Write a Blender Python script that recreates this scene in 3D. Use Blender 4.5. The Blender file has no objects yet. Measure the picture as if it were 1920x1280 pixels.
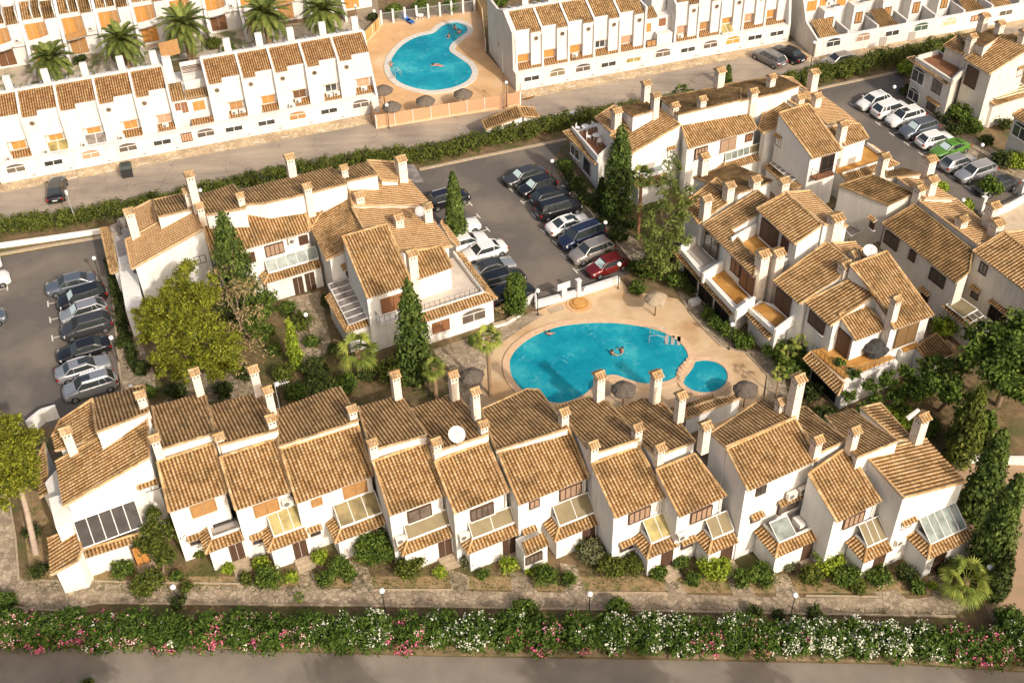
import bpy, math, random
import numpy as np
from mathutils import Vector, Matrix
random.seed(7); rng = np.random.default_rng(7)
S = bpy.context.scene
COL = S.collection
rad = math.radians
# ---------------------------------------------------------------- camera
CF, CTH, CRO, CH = 2170.0, rad(41.3), rad(1.7), 68.0     # focal length in photo pixels, pitch, roll, height
_fw = np.array([0, math.cos(CTH), -math.sin(CTH)]); _rt = np.array([1., 0, 0]); _up = np.cross(_rt, _fw)
_c, _s = math.cos(CRO), math.sin(CRO)
CR, CU = _c*_rt - _s*_up, _s*_rt + _c*_up
EYE = np.array([0, 0, CH])
cam_d = bpy.data.cameras.new('camera'); cam = bpy.data.objects.new('camera', cam_d); COL.objects.link(cam)
cam_d.sensor_width = 36; cam_d.lens = CF/1920*36; cam_d.clip_start = 1; cam_d.clip_end = 2000
M = Matrix.Identity(4)
for i in range(3):
    M[i][0] = CR[i]; M[i][1] = CU[i]; M[i][2] = -_fw[i]; M[i][3] = EYE[i]
cam.matrix_world = M
S.camera = cam
# ---------------------------------------------------------------- light
SUN_AZ, SUN_EL = 146.0, 34.0                              # clockwise from +Y, above the horizon
sd = np.array([math.sin(rad(SUN_AZ))*math.cos(rad(SUN_EL)), math.cos(rad(SUN_AZ))*math.cos(rad(SUN_EL)), math.sin(rad(SUN_EL))])
W = bpy.data.worlds.new('World'); S.world = W; W.use_nodes = True
wn = W.node_tree.nodes; wl = W.node_tree.links
sky = wn.new('ShaderNodeTexSky'); sky.sky_type = 'NISHITA'; sky.sun_disc = False
sky.sun_elevation = rad(SUN_EL); sky.sun_rotation = rad(SUN_AZ); sky.dust_density = 8.0; sky.air_density = 1.0; sky.ozone_density = 0.3
bg = wn['Background']; bg.inputs['Strength'].default_value = 0.15
wl.new(sky.outputs[0], bg.inputs[0])
sl = bpy.data.lights.new('sun', 'SUN'); sl.energy = 3.05; sl.angle = rad(1.2); sl.color = (1.0, 0.93, 0.845)
so = bpy.data.objects.new('sun', sl); COL.objects.link(so); so.location = (60, -60, 120)
so.rotation_mode = 'QUATERNION'; so.rotation_quaternion = Vector(sd).to_track_quat('Z', 'Y')
S.view_settings.view_transform = 'Standard'; S.view_settings.look = 'None'
S.view_settings.exposure = 0.16; S.view_settings.gamma = 1.0
S.render.engine = 'CYCLES'
# ---------------------------------------------------------------- measuring: a photo pixel meets a known plane
def ray(x, y): return ((x-960)*CR - (y-640)*CU)/CF + _fw
def at(x, y, z=0.0):
    d = ray(x, y); return EYE + (z-CH)/d[2]*d
def onp(x, y, P, n):
    d = ray(x, y); return EYE + np.dot(P-EYE, n)/np.dot(d, n)*d
def zp(ox, oy, s, pts): return [(ox+a/s, oy+b/s) for a, b in pts]
def frame(deg):
    a = rad(deg); u = np.array([math.cos(a), math.sin(a), 0.]); return u, np.array([-u[1], u[0], 0.])
UP = np.array([0, 0, 1.])
u0, v0 = frame(24.87)                                      # tiled houses
u1, v1 = frame(17.4)                                       # white terraces and the street
# ---------------------------------------------------------------- object helpers
def tag(o, label=None, cat=None, group=None, kind=None):
    if label: o['label'] = label
    if cat: o['category'] = cat
    if group: o['group'] = group
    if kind: o['kind'] = kind
    return o
def thing(name, loc, label, cat, group=None, rz=0.0):
    o = bpy.data.objects.new(name, None); COL.objects.link(o)
    o.location = Vector([float(c) for c in loc]); o.rotation_euler = (0, 0, rz); o.empty_display_size = .2
    return tag(o, label, cat, group)
def child(o, parent):
    # geometry is written in world space: put the parent's inverse on it
    o.parent = parent
    o.matrix_parent_inverse = (Matrix.Translation(parent.location) @ parent.rotation_euler.to_matrix().to_4x4()).inverted() if parent.parent is None else Matrix.Identity(4)
    return o
class MB:
    """collects geometry, then links it as one mesh object"""
    def __init__(s): s.v = []; s.f = []; s.m = []; s.uv = []; s.mi = 0
    def face(s, pts, uv=None):
        b = len(s.v); s.v += [tuple(map(float, p)) for p in pts]; s.f.append(tuple(range(b, b+len(pts)))); s.m.append(s.mi)
        s.uv += (uv if uv else [(0., 0.)]*len(pts))
    def mesh(s, pts, faces):
        b = len(s.v); s.v += [tuple(map(float, p)) for p in pts]
        for f in faces: s.f.append(tuple(b+i for i in f)); s.m.append(s.mi); s.uv += [(0., 0.)]*len(f)
    def box(s, c, U, V, N, w, d, h):
        """c = centre of the bottom face; half extents along U, V; height along N"""
        c = np.array(c, float); U = np.array(U)*w/2; V = np.array(V)*d/2; N = np.array(N)*h
        p = [c-U-V, c+U-V, c+U+V, c-U+V]; p += [q+N for q in p]
        s.mesh(p, [(3, 2, 1, 0), (4, 5, 6, 7), (0, 1, 5, 4), (1, 2, 6, 5), (2, 3, 7, 6), (3, 0, 4, 7)])
    def prism(s, base, top, cap=True):
        n = len(base); s.mesh(list(base)+list(top), ([tuple(range(n))[::-1], tuple(range(n, 2*n))] if cap else []) + [(i, (i+1) % n, n+(i+1) % n, n+i) for i in range(n)])
    def tube(s, a, b, r0, r1=None, k=6, cap=True):
        r1 = r0 if r1 is None else r1; a = np.array(a, float); b = np.array(b, float); d = b-a; L = np.linalg.norm(d)
        if L < 1e-6: return
        d /= L; x = np.cross(d, UP if abs(d[2]) < .9 else np.array([1., 0, 0])); x /= np.linalg.norm(x); y = np.cross(d, x)
        A = [a+(x*math.cos(2*math.pi*i/k)+y*math.sin(2*math.pi*i/k))*r0 for i in range(k)]
        B = [b+(x*math.cos(2*math.pi*i/k)+y*math.sin(2*math.pi*i/k))*r1 for i in range(k)]
        s.mesh(A+B, [(i, (i+1) % k, k+(i+1) % k, k+i) for i in range(k)] + ([tuple(range(k))[::-1], tuple(range(k, 2*k))] if cap else []))
    def ball(s, c, r, k=10, sc=(1, 1, 1)):
        c = np.array(c, float); pts = []; n = k//2
        for j in range(n+1):
            t = math.pi*j/n
            for i in range(k):
                a = 2*math.pi*i/k; pts.append(c+np.array([math.sin(t)*math.cos(a)*sc[0], math.sin(t)*math.sin(a)*sc[1], math.cos(t)*sc[2]])*r)
        s.mesh(pts, [(j*k+i, (j+1)*k+i, (j+1)*k+(i+1) % k, j*k+(i+1) % k) for j in range(n) for i in range(k)])
    def build(s, name, mat, parent=None, smooth=False):
        me = bpy.data.meshes.new(name); me.from_pydata(s.v, [], s.f)
        for m in (mat if isinstance(mat, (list, tuple)) else [mat]): me.materials.append(m)
        if any(s.m): me.polygons.foreach_set('material_index', s.m)
        uvl = me.uv_layers.new(name='UVMap'); uvl.data.foreach_set('uv', [c for t in s.uv for c in t])
        if smooth: me.shade_smooth()
        me.update(); o = bpy.data.objects.new(name, me); COL.objects.link(o)
        if parent is not None: child(o, parent)
        return o
def quads(name, V, UV, mat, parent=None, nper=4):
    """V (N,nper,3) numpy, UV (N,2) one value per face -> one mesh"""
    N = len(V); me = bpy.data.meshes.new(name)
    me.vertices.add(N*nper); me.vertices.foreach_set('co', V.reshape(-1).astype(np.float32))
    me.loops.add(N*nper); me.loops.foreach_set('vertex_index', np.arange(N*nper, dtype=np.int32))
    me.polygons.add(N); me.polygons.foreach_set('loop_start', np.arange(0, N*nper, nper, dtype=np.int32)); me.polygons.foreach_set('loop_total', np.full(N, nper, dtype=np.int32))
    uvl = me.uv_layers.new(name='UVMap'); uvl.data.foreach_set('uv', np.repeat(UV, nper, axis=0).reshape(-1).astype(np.float32))
    me.materials.append(mat); me.update(calc_edges=True); me.validate()
    o = bpy.data.objects.new(name, me); COL.objects.link(o)
    if parent is not None: child(o, parent)
    return o
# ---------------------------------------------------------------- materials
def newmat(name):
    m = bpy.data.materials.new(name); m.use_nodes = True; nt = m.node_tree
    return m, nt.nodes, nt.links, nt.nodes['Principled BSDF']
def setc(b, c, r=.8, spec=.3, metal=0.):
    b.inputs['Base Color'].default_value = (*c, 1); b.inputs['Roughness'].default_value = r
    b.inputs['Specular IOR Level'].default_value = spec; b.inputs['Metallic'].default_value = metal
def ramp(n, stops, interp='LINEAR'):
    r = n.new('ShaderNodeValToRGB'); cr = r.color_ramp; cr.interpolation = interp
    while len(cr.elements) < len(stops): cr.elements.new(.5)
    for e, (p, c) in zip(cr.elements, stops): e.position = p; e.color = (*c, 1)
    return r
def noise(n, l, sc, det=4, src=None, dim='3D', rough=.6):
    t = n.new('ShaderNodeTexNoise'); t.inputs['Scale'].default_value = sc; t.inputs['Detail'].default_value = det; t.inputs['Roughness'].default_value = rough
    if src is not None: l.new(src, t.inputs['Vector'])
    return t
def mixc(n, l, a, b, f, mode='MIX'):
    m = n.new('ShaderNodeMix'); m.data_type = 'RGBA'; m.blend_type = mode
    for sock, val in ((m.inputs[6], a), (m.inputs[7], b)):
        if isinstance(val, tuple): sock.default_value = (*val, 1)
        else: l.new(val, sock)
    if isinstance(f, float): m.inputs[0].default_value = f
    else: l.new(f, m.inputs[0])
    return m.outputs[2]
def bump(n, l, h, b, st=.3, dist=.02):
    bp = n.new('ShaderNodeBump'); bp.inputs['Strength'].default_value = st; bp.inputs['Distance'].default_value = dist
    l.new(h, bp.inputs['Height']); l.new(bp.outputs[0], b.inputs['Normal'])
def mat_noise(name, c1, c2, sc=1.0, rough=.85, spec=.2, bsc=None, bst=.3, c3=None, sc3=.2, lo=.35, hi=.65, f3=(.45, .62)):
    m, n, l, b = newmat(name); setc(b, c1, rough, spec)
    pos = n.new('ShaderNodeNewGeometry').outputs['Position']
    t = noise(n, l, sc, 5, pos); r = ramp(n, [(lo, c1), (hi, c2)]); l.new(t.outputs[0], r.inputs[0]); out = r.outputs[0]
    if c3:
        t3 = noise(n, l, sc3, 4, pos, rough=.55); r3 = ramp(n, [(f3[0], (0, 0, 0)), (f3[1], (1, 1, 1))]); l.new(t3.outputs[0], r3.inputs[0])
        out = mixc(n, l, out, c3, r3.outputs[0])
    l.new(out, b.inputs['Base Color'])
    if bsc: t2 = noise(n, l, bsc, 3, pos); bump(n, l, t2.outputs[0], b, bst)
    return m
def mat_plain(name, c, r=.7, spec=.3, metal=0.):
    m, n, l, b = newmat(name); setc(b, c, r, spec, metal); return m
def mat_tile(name, cols, dirt, dlo, dhi):
    """clay tiles: one colour per tile (uv = column, course), lichen and soot in patches"""
    m, n, l, b = newmat(name); setc(b, cols[0], .9, .1)
    uv = n.new('ShaderNodeUVMap').outputs[0]
    fl = n.new('ShaderNodeVectorMath'); fl.operation = 'FLOOR'; l.new(uv, fl.inputs[0])
    w = n.new('ShaderNodeTexWhiteNoise'); w.noise_dimensions = '2D'; l.new(fl.outputs[0], w.inputs['Vector'])
    r = ramp(n, [(i/(len(cols)-1), c) for i, c in enumerate(cols)]); l.new(w.outputs[0], r.inputs[0])
    pos = n.new('ShaderNodeNewGeometry').outputs['Position']
    t = noise(n, l, .55, 6, pos, rough=.7); rr = ramp(n, [(dlo, (0, 0, 0)), (dhi, (1, 1, 1))]); l.new(t.outputs[0], rr.inputs[0])
    c = mixc(n, l, r.outputs[0], dirt, rr.outputs[0])
    t2 = noise(n, l, 9, 3, pos); r2 = ramp(n, [(.3, (.72, .72, .72)), (.7, (1.1, 1.1, 1.1))]); l.new(t2.outputs[0], r2.inputs[0])
    c = mixc(n, l, c, r2.outputs[0], 1.0, 'MULTIPLY')
    # dark gutter line between the covers: shade of the channels painted into the colour
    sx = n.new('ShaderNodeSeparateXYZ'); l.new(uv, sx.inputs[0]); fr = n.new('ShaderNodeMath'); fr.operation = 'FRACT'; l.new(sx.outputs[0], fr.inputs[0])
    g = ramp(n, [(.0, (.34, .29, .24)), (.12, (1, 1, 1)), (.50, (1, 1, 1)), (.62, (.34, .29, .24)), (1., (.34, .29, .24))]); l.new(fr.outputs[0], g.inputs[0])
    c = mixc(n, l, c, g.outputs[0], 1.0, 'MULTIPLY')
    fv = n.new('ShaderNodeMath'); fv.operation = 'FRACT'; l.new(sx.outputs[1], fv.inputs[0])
    gv = ramp(n, [(0, (1.12, 1.1, 1.08)), (.25, (1.04, 1.04, 1.04)), (.66, (.9, .89, .88)), (.80, (.62, .59, .56)), (1, (.55, .52, .50))]); l.new(fv.outputs[0], gv.inputs[0])  # bright lower tile ends and the shadow under each lap, painted in
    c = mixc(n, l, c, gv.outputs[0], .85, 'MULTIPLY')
    l.new(c, b.inputs['Base Color']); return m
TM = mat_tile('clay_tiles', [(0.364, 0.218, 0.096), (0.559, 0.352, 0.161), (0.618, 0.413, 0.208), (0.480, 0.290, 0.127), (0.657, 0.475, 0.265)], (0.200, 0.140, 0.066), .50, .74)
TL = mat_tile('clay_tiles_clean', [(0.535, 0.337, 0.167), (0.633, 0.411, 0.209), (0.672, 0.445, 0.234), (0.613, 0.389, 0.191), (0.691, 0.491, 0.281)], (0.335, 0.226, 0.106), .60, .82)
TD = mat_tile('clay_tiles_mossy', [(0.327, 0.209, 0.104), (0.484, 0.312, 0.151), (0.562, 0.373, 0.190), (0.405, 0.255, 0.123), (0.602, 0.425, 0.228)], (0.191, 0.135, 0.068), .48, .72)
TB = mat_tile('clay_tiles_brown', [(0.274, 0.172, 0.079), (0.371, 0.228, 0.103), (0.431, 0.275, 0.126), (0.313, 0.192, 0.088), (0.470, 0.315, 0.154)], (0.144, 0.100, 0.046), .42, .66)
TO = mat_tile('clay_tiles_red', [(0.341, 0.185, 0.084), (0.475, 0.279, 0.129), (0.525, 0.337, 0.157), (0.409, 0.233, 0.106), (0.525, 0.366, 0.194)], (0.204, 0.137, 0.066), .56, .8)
def mat_wall(name, c, stain, lo=.56, hi=.80):
    m, n, l, b = newmat(name); setc(b, c, .9, .15)
    pos = n.new('ShaderNodeNewGeometry').outputs['Position']
    mp = n.new('ShaderNodeMapping'); mp.inputs['Scale'].default_value = (1.6, 1.6, .28); l.new(pos, mp.inputs[0])
    t = noise(n, l, 1.3, 6, mp.outputs[0], rough=.7); r = ramp(n, [(lo, (0, 0, 0)), (hi, (1, 1, 1))]); l.new(t.outputs[0], r.inputs[0])
    cc = mixc(n, l, c, stain, r.outputs[0])
    t3 = noise(n, l, .35, 3, pos); r3 = ramp(n, [(.3, (.95, .94, .92)), (.7, (1.03, 1.03, 1.03))]); l.new(t3.outputs[0], r3.inputs[0])
    l.new(mixc(n, l, cc, r3.outputs[0], 1.0, 'MULTIPLY'), b.inputs['Base Color'])
    t2 = noise(n, l, 14, 3, pos); bump(n, l, t2.outputs[0], b, .35, .015); return m
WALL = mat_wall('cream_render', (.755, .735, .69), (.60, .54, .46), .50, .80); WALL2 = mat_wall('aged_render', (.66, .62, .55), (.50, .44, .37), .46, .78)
WHITE = mat_wall('white_render', (.635, .62, .595), (.50, .465, .41), .50, .80)
MORT = mat_noise('mortar', (.60, .50, .40), (.42, .32, .22), 6)
CREAM = mat_noise('chimney_render', (.76, .68, .58), (.64, .53, .42), 3, bsc=15)
def mat_wood(name, c, sc=22):
    m, n, l, b = newmat(name); setc(b, c, .6, .3)
    pos = n.new('ShaderNodeNewGeometry').outputs['Position']; w = n.new('ShaderNodeTexWave'); w.bands_direction = 'Z'; w.inputs['Scale'].default_value = 5.5; w.inputs['Distortion'].default_value = .15
    l.new(pos, w.inputs[0]); r = ramp(n, [(.0, tuple(x*.55 for x in c)), (.35, c), (1., tuple(min(1, x*1.12) for x in c))]); l.new(w.outputs[0], r.inputs[0])
    t = noise(n, l, 3, 3, pos); r2 = ramp(n, [(.3, (.85, .85, .85)), (.7, (1.1, 1.1, 1.1))]); l.new(t.outputs[0], r2.inputs[0])
    l.new(mixc(n, l, r.outputs[0], r2.outputs[0], 1.0, 'MULTIPLY'), b.inputs['Base Color']); return m
ORANGE = mat_wood('orange_wood', (.56, .255, .065)); TAN = mat_wood('tan_wood', (.40, .215, .08)); BROWN = mat_wood('brown_wood', (.16, .075, .035)); DBROWN = mat_wood('dark_brown_wood', (.085, .045, .028)); PINKW = mat_wood('salmon_wood', (.56, .31, .19))
def mat_glass(name, c, r=.12, spec=.8):
    m, n, l, b = newmat(name); setc(b, c, r, spec)
    t = noise(n, l, 1.2, 2, n.new('ShaderNodeNewGeometry').outputs['Position']); rr = ramp(n, [(.35, tuple(x*.7 for x in c)), (.65, tuple(x*1.35 for x in c))]); l.new(t.outputs[0], rr.inputs[0]); l.new(rr.outputs[0], b.inputs['Base Color']); return m
GLASS = mat_glass('window_glass', (.045, .045, .045)); GREYG = mat_glass('grey_curtained_glass', (.12, .095, .075), .3); PALEG = mat_glass('pale_green_glass', (.20, .225, .20), .45, .3); SMOKE = mat_glass('smoked_glass', (.040, .034, .030), .5, .15); DULLY = mat_glass('dull_yellow_sheet', (.20, .155, .07), .5, .2); MORTW = mat_plain('white_mortar', (.66, .58, .48), .9, .1)
YELG = mat_glass('yellowed_polycarbonate', (.30, .24, .09), .5, .25); AWN = mat_noise('beige_awning_cloth', (.235, .19, .11), (.19, .155, .09), 1.5); GREYP = mat_glass('grey_polycarbonate', (.22, .19, .165), .4, .3)
WMET = mat_plain('white_metal', (.78, .75, .70), .4, .5); BMET = mat_plain('black_metal', (.03, .03, .03), .45, .5); GMET = mat_plain('grey_metal', (.33, .32, .31), .45, .5)
DARK = mat_plain('dark_opening', (.02, .017, .015), .9, .1)
ACW = mat_plain('ac_casing', (.70, .65, .57), .5, .4); ACD = mat_plain('ac_grille', (.16, .15, .14), .6, .3)
TERRA = mat_noise('ochre_terrace_floor', (.42, .21, .05), (.33, .155, .035), 1.6, .7, c3=(.50, .27, .08), sc3=.8)
TERRR = mat_noise('red_terrace_floor', (.26, .12, .06), (.20, .09, .045), 2); GREYT = mat_noise('grey_terrace_floor', (.42, .37, .33), (.34, .30, .27), 2)
STONEW = mat_noise('stone_kerb', (.46, .37, .26), (.34, .26, .17), 5, bsc=9)
# ================================================================ ground
def sheet(name, pts, z, mat, kind='structure', flat=False, u=None, label=None, cat=None):
    P = [(*at(*p, 0)[:2], z) if len(p) == 2 else (p[0], p[1], z) for p in pts]
    m = MB(); m.face(P); o = m.build(name, mat)
    me = o.data
    if me.polygons[0].normal.z < 0: me.flip_normals()
    tag(o, label, cat, None, kind); return o
SOIL = mat_noise('garden_soil', (.215, .145, .075), (.13, .09, .05), 1.5, bsc=6, c3=(.10, .095, .035), sc3=.35, f3=(.5, .62))
m, n, l, b = newmat('street_asphalt'); setc(b, (.3, .26, .22), .9, .2)
pos = n.new('ShaderNodeNewGeometry').outputs['Position']
mp = n.new('ShaderNodeMapping'); mp.inputs['Rotation'].default_value = (0, 0, -rad(17.4)); mp.inputs['Scale'].default_value = (.12, .9, 1); l.new(pos, mp.inputs[0])
t = noise(n, l, 1.0, 6, mp.outputs[0], rough=.65); r = ramp(n, [(.35, (.285, .235, .185)), (.65, (.37, .305, .235))]); l.new(t.outputs[0], r.inputs[0])
t2 = noise(n, l, .16, 4, pos); r2 = ramp(n, [(.42, (.80, .80, .82)), (.6, (1.08, 1.06, 1.03))]); l.new(t2.outputs[0], r2.inputs[0])
cc = mixc(n, l, r.outputs[0], r2.outputs[0], 1.0, 'MULTIPLY')
vo = n.new('ShaderNodeTexVoronoi'); vo.feature = 'DISTANCE_TO_EDGE'; vo.inputs['Scale'].default_value = .17
nz = noise(n, l, .9, 4, pos); ad = n.new('ShaderNodeVectorMath'); ad.operation = 'MULTIPLY_ADD'; l.new(nz.outputs[1], ad.inputs[0]); ad.inputs[1].default_value = (2.2, 2.2, 0); l.new(pos, ad.inputs[2]); l.new(ad.outputs[0], vo.inputs['Vector'])
rc = ramp(n, [(0, (.45, .42, .38)), (.0065, (1, 1, 1))]); l.new(vo.outputs[0], rc.inputs[0])
cc = mixc(n, l, cc, rc.outputs[0], .8, 'MULTIPLY')
t5 = noise(n, l, 30, 2, pos); r5 = ramp(n, [(.3, (.88, .88, .88)), (.7, (1.1, 1.1, 1.1))]); l.new(t5.outputs[0], r5.inputs[0])
l.new(mixc(n, l, cc, r5.outputs[0], 1.0, 'MULTIPLY'), b.inputs['Base Color']); bump(n, l, t5.outputs[0], b, .4, .01); ASPH = m
ROAD = mat_noise('road_asphalt', (.235, .198, .16), (.18, .153, .125), .35, bsc=30, c3=(.275, .23, .185), sc3=.12, f3=(.5, .66))
LOT = mat_noise('car_park_asphalt', (.098, .087, .077), (.140, .122, .105), 25, bsc=30, c3=(.19, .158, .125), sc3=.16, f3=(.46, .66))
def mat_stones(name, sc, c1, c2, joint, jw=.05):
    m, n, l, b = newmat(name); setc(b, c1, .85, .2); pos = n.new('ShaderNodeNewGeometry').outputs['Position']
    v = n.new('ShaderNodeTexVoronoi'); v.inputs['Scale'].default_value = sc; l.new(pos, v.inputs['Vector'])
    ve = n.new('ShaderNodeTexVoronoi'); ve.feature = 'DISTANCE_TO_EDGE'; ve.inputs['Scale'].default_value = sc; l.new(pos, ve.inputs['Vector'])
    sx = n.new('ShaderNodeSeparateXYZ'); l.new(v.outputs['Color'], sx.inputs[0])
    r = ramp(n, [(.1, c1), (.9, c2)]); l.new(sx.outputs[0], r.inputs[0]); re = ramp(n, [(.0, (0, 0, 0)), (jw, (1, 1, 1))]); l.new(ve.outputs[0], re.inputs[0])
    c = mixc(n, l, joint, r.outputs[0], re.outputs[0])
    t = noise(n, l, .5, 4, pos); r3 = ramp(n, [(.35, (.75, .74, .72)), (.65, (1.12, 1.1, 1.05))]); l.new(t.outputs[0], r3.inputs[0])
    l.new(mixc(n, l, c, r3.outputs[0], 1.0, 'MULTIPLY'), b.inputs['Base Color']); bump(n, l, re.outputs[0], b, .4, .02); return m
PAVE = mat_stones('crazy_paving', 2.6, (.30, .235, .165), (.46, .37, .27), (.20, .16, .11), .08)
WALK = mat_stones('street_walk_paving', 2.2, (.48, .36, .22), (.60, .47, .32), (.32, .24, .15), .1)
DECK = mat_noise('pool_deck_concrete', (.60, .44, .27), (.52, .36, .21), .7, bsc=10, c3=(.44, .27, .13), sc3=.22, f3=(.52, .68))
DECK2 = mat_noise('upper_pool_deck', (.62, .39, .20), (.52, .31, .15), .6, bsc=10, c3=(.68, .50, .31), sc3=.15, f3=(.5, .7))
GRAV = mat_noise('gravel_yard', (.40, .27, .17), (.32, .21, .13), 12, bsc=18, c3=(.27, .20, .12), sc3=.3)
VERGE = mat_noise('dusty_verge', (.38, .27, .17), (.24, .165, .10), 2.5, bsc=8, c3=(.18, .14, .07), sc3=.5)
COPING = mat_noise('pool_coping_stone', (.66, .46, .29), (.56, .37, .22), 3, bsc=8); COPW = mat_noise('white_tile_coping', (.66, .60, .50), (.52, .50, .45), 3, .4)
g = MB(); g.face([(-400, -60, 0), (400, -60, 0), (400, 700, 0), (-400, 700, 0)]); tag(g.build('ground', SOIL), kind='structure')
def Wl(s, d, O, u=u1, v=v1): return O + u*s + v*d
OL = at(0, 345)                                             # foot of the white terrace, left
# street between the white terraces and the hedge
sheet('street', [(-260, 395), (0, 347), (697, 215), (977, 172), (1478, 79), (1500, 75), (1920, 38), (2200, -10), (2200, 20), (1920, 70), (1690, 106), (1500, 150), (1300, 170), (1060, 226), (940, 262), (700, 305), (480, 352), (240, 402), (0, 430), (-260, 480)], .008, ASPH)
sheet('street_footway', [(-260, 395), (0, 345.5), (697, 213.5), (705, 228), (690, 233), (0, 362), (-260, 411)], .014, WALK)
sheet('street_footway', [(977, 170.5), (1478, 77.5), (1530, 107), (1520, 118), (1480, 92), (983, 186)], .014, WALK)
sheet('street_footway', [(1530, 107), (1920, 36), (2200, -14), (2200, -2), (1920, 47), (1535, 119)], .014, WALK)
sheet('alley', [(1478, 78), (1530, 108), (1505, 118), (1440, 60), (1380, -30), (1460, -30)], .020, WALK)
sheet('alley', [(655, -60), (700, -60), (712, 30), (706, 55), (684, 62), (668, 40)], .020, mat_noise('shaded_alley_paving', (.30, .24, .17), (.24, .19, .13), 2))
sheet('car_park', [(-200, 540), (0, 483), (190, 447), (208, 500), (218, 560), (232, 640), (236, 700), (250, 800), (60, 800), (0, 793), (-200, 850)], .008, LOT)
sheet('car_park', [(760, 325), (1060, 263), (1036, 300), (1048, 330), (1120, 400), (1160, 450), (1190, 490), (1175, 515), (1110, 545), (1010, 578), (990, 575), (930, 590), (850, 540), (760, 420)], .008, LOT)
sheet('car_park', [(1500, 168), (1690, 132), (1700, 170), (1745, 215), (1800, 268), (1860, 300), (1930, 340), (1960, 350), (1900, 372), (1850, 392), (1760, 400), (1600, 330)], .008, LOT)
sheet('car_park_footway', [(192, 447), (212, 505), (240, 590), (290, 700), (292, 735), (232, 760), (222, 690), (214, 600), (206, 520)], .012, PAVE)
sheet('car_park_footway', [(1036, 297), (1060, 300), (1135, 390), (1185, 440), (1215, 480), (1190, 495), (1130, 425), (1070, 360)], .012, PAVE)
sheet('car_park_footway', [(1690, 160), (1712, 170), (1790, 235), (1870, 285), (1940, 300), (1960, 350), (1900, 330), (1830, 305), (1740, 225)], .012, PAVE)
sheet('pool_deck', [(870, 760), (842, 690), (930, 620), (985, 600), (1010, 582), (1160, 520), (1180, 545), (1270, 560), (1300, 590), (1330, 625), (1360, 650), (1400, 660), (1440, 700), (1425, 760), (1350, 800), (1150, 830), (900, 800)], .010, DECK)
sheet('pool_path', [(1270, 545), (1312, 565), (1345, 615), (1400, 650), (1440, 665), (1470, 700), (1480, 760), (1430, 780), (1440, 705), (1400, 663), (1350, 648), (1322, 620), (1290, 585)], .014, PAVE)
sheet('pool_path', [(842, 690), (810, 655), (860, 640), (940, 615), (1000, 583), (1020, 590), (985, 612), (930, 650), (905, 700), (900, 770), (862, 780)], .016, PAVE)
sheet('upper_pool_deck', [(684, 64), (712, 38), (905, 20), (908, 97), (977, 172), (977, 200), (707, 240), (697, 215), (690, 140)], .012, DECK2)
sheet('front_footpath', [(0, 1098), (30, 1092), (60, 1088), (130, 1090), (300, 1096), (560, 1100), (900, 1108), (1200, 1112), (1500, 1120), (1720, 1122), (1800, 1110), (1815, 1140), (1790, 1153), (1500, 1148), (1100, 1140), (700, 1133), (400, 1130), (180, 1128), (110, 1142), (60, 1140), (30, 1130), (0, 1128)], .016, PAVE)
sheet('garden_path', [(0, 905), (14, 905), (30, 1000), (35, 1080), (62, 1092), (30, 1132), (-30, 1140), (-40, 905)], .012, PAVE)
for q in ([(438, 1098), (480, 1099), (470, 1080), (442, 1075)], [(562, 1100), (600, 1101), (580, 1060), (553, 1060)], [(660, 1102), (702, 1104), (690, 1065), (655, 1050)], [(845, 1107), (880, 1109), (880, 1080), (840, 1065)], [(960, 1110), (1010, 1112), (985, 1075), (955, 1070)], [(1060, 1112), (1100, 1113), (1080, 1060), (1050, 1055)], [(1250, 1114), (1290, 1115), (1265, 1078), (1242, 1080)], [(1375, 1116), (1420, 1118), (1380, 1072), (1360, 1075)], [(1455, 1118), (1500, 1120), (1475, 1075), (1450, 1080)], [(1650, 1122), (1700, 1123), (1680, 1105), (1640, 1110)], [(1750, 1117), (1800, 1112), (1770, 1075), (1740, 1080)]):
    sheet('garden_path', q, .02, PAVE)
for q in ([(540, 560), (600, 545), (620, 640), (560, 640)], [(560, 640), (620, 640), (590, 700), (550, 690)], [(360, 700), (480, 690), (500, 745), (300, 760)]):
    sheet('garden_path', q, .012, PAVE)
sheet('verge', [(-40, 1195), (2000, 1230), (2000, 1262), (1700, 1243), (1200, 1232), (800, 1228), (400, 1215), (-40, 1210)], .012, VERGE)
sheet('road', [(-400, 1208), (0, 1214), (400, 1217), (800, 1230), (1200, 1236), (1700, 1246), (1950, 1262), (2400, 1290), (2400, 1800), (-400, 1800)], .008, ROAD)
sheet('gravel_yard', [(1790, 865), (1960, 870), (1960, 1160), (1900, 1150), (1860, 1165), (1840, 1120), (1810, 1060), (1790, 980)], .010, GRAV)
sheet('car_park_yard', [(1850, 395), (1990, 330), (1990, 470), (1880, 470), (1840, 420)], .010, mat_noise('pale_yard_paving', (.52, .42, .30), (.42, .33, .22), 1.5))
sheet('garden_ground', [(60, 1092), (30, 905), (80, 905), (300, 1080), (1800, 1080), (1790, 1112), (1200, 1110), (600, 1100)], .006, mat_noise('dry_garden_soil', (.36, .25, .13), (.25, .17, .085), 1.6, bsc=6, c3=(.15, .15, .05), sc3=.7, f3=(.55, .7)))
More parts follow.
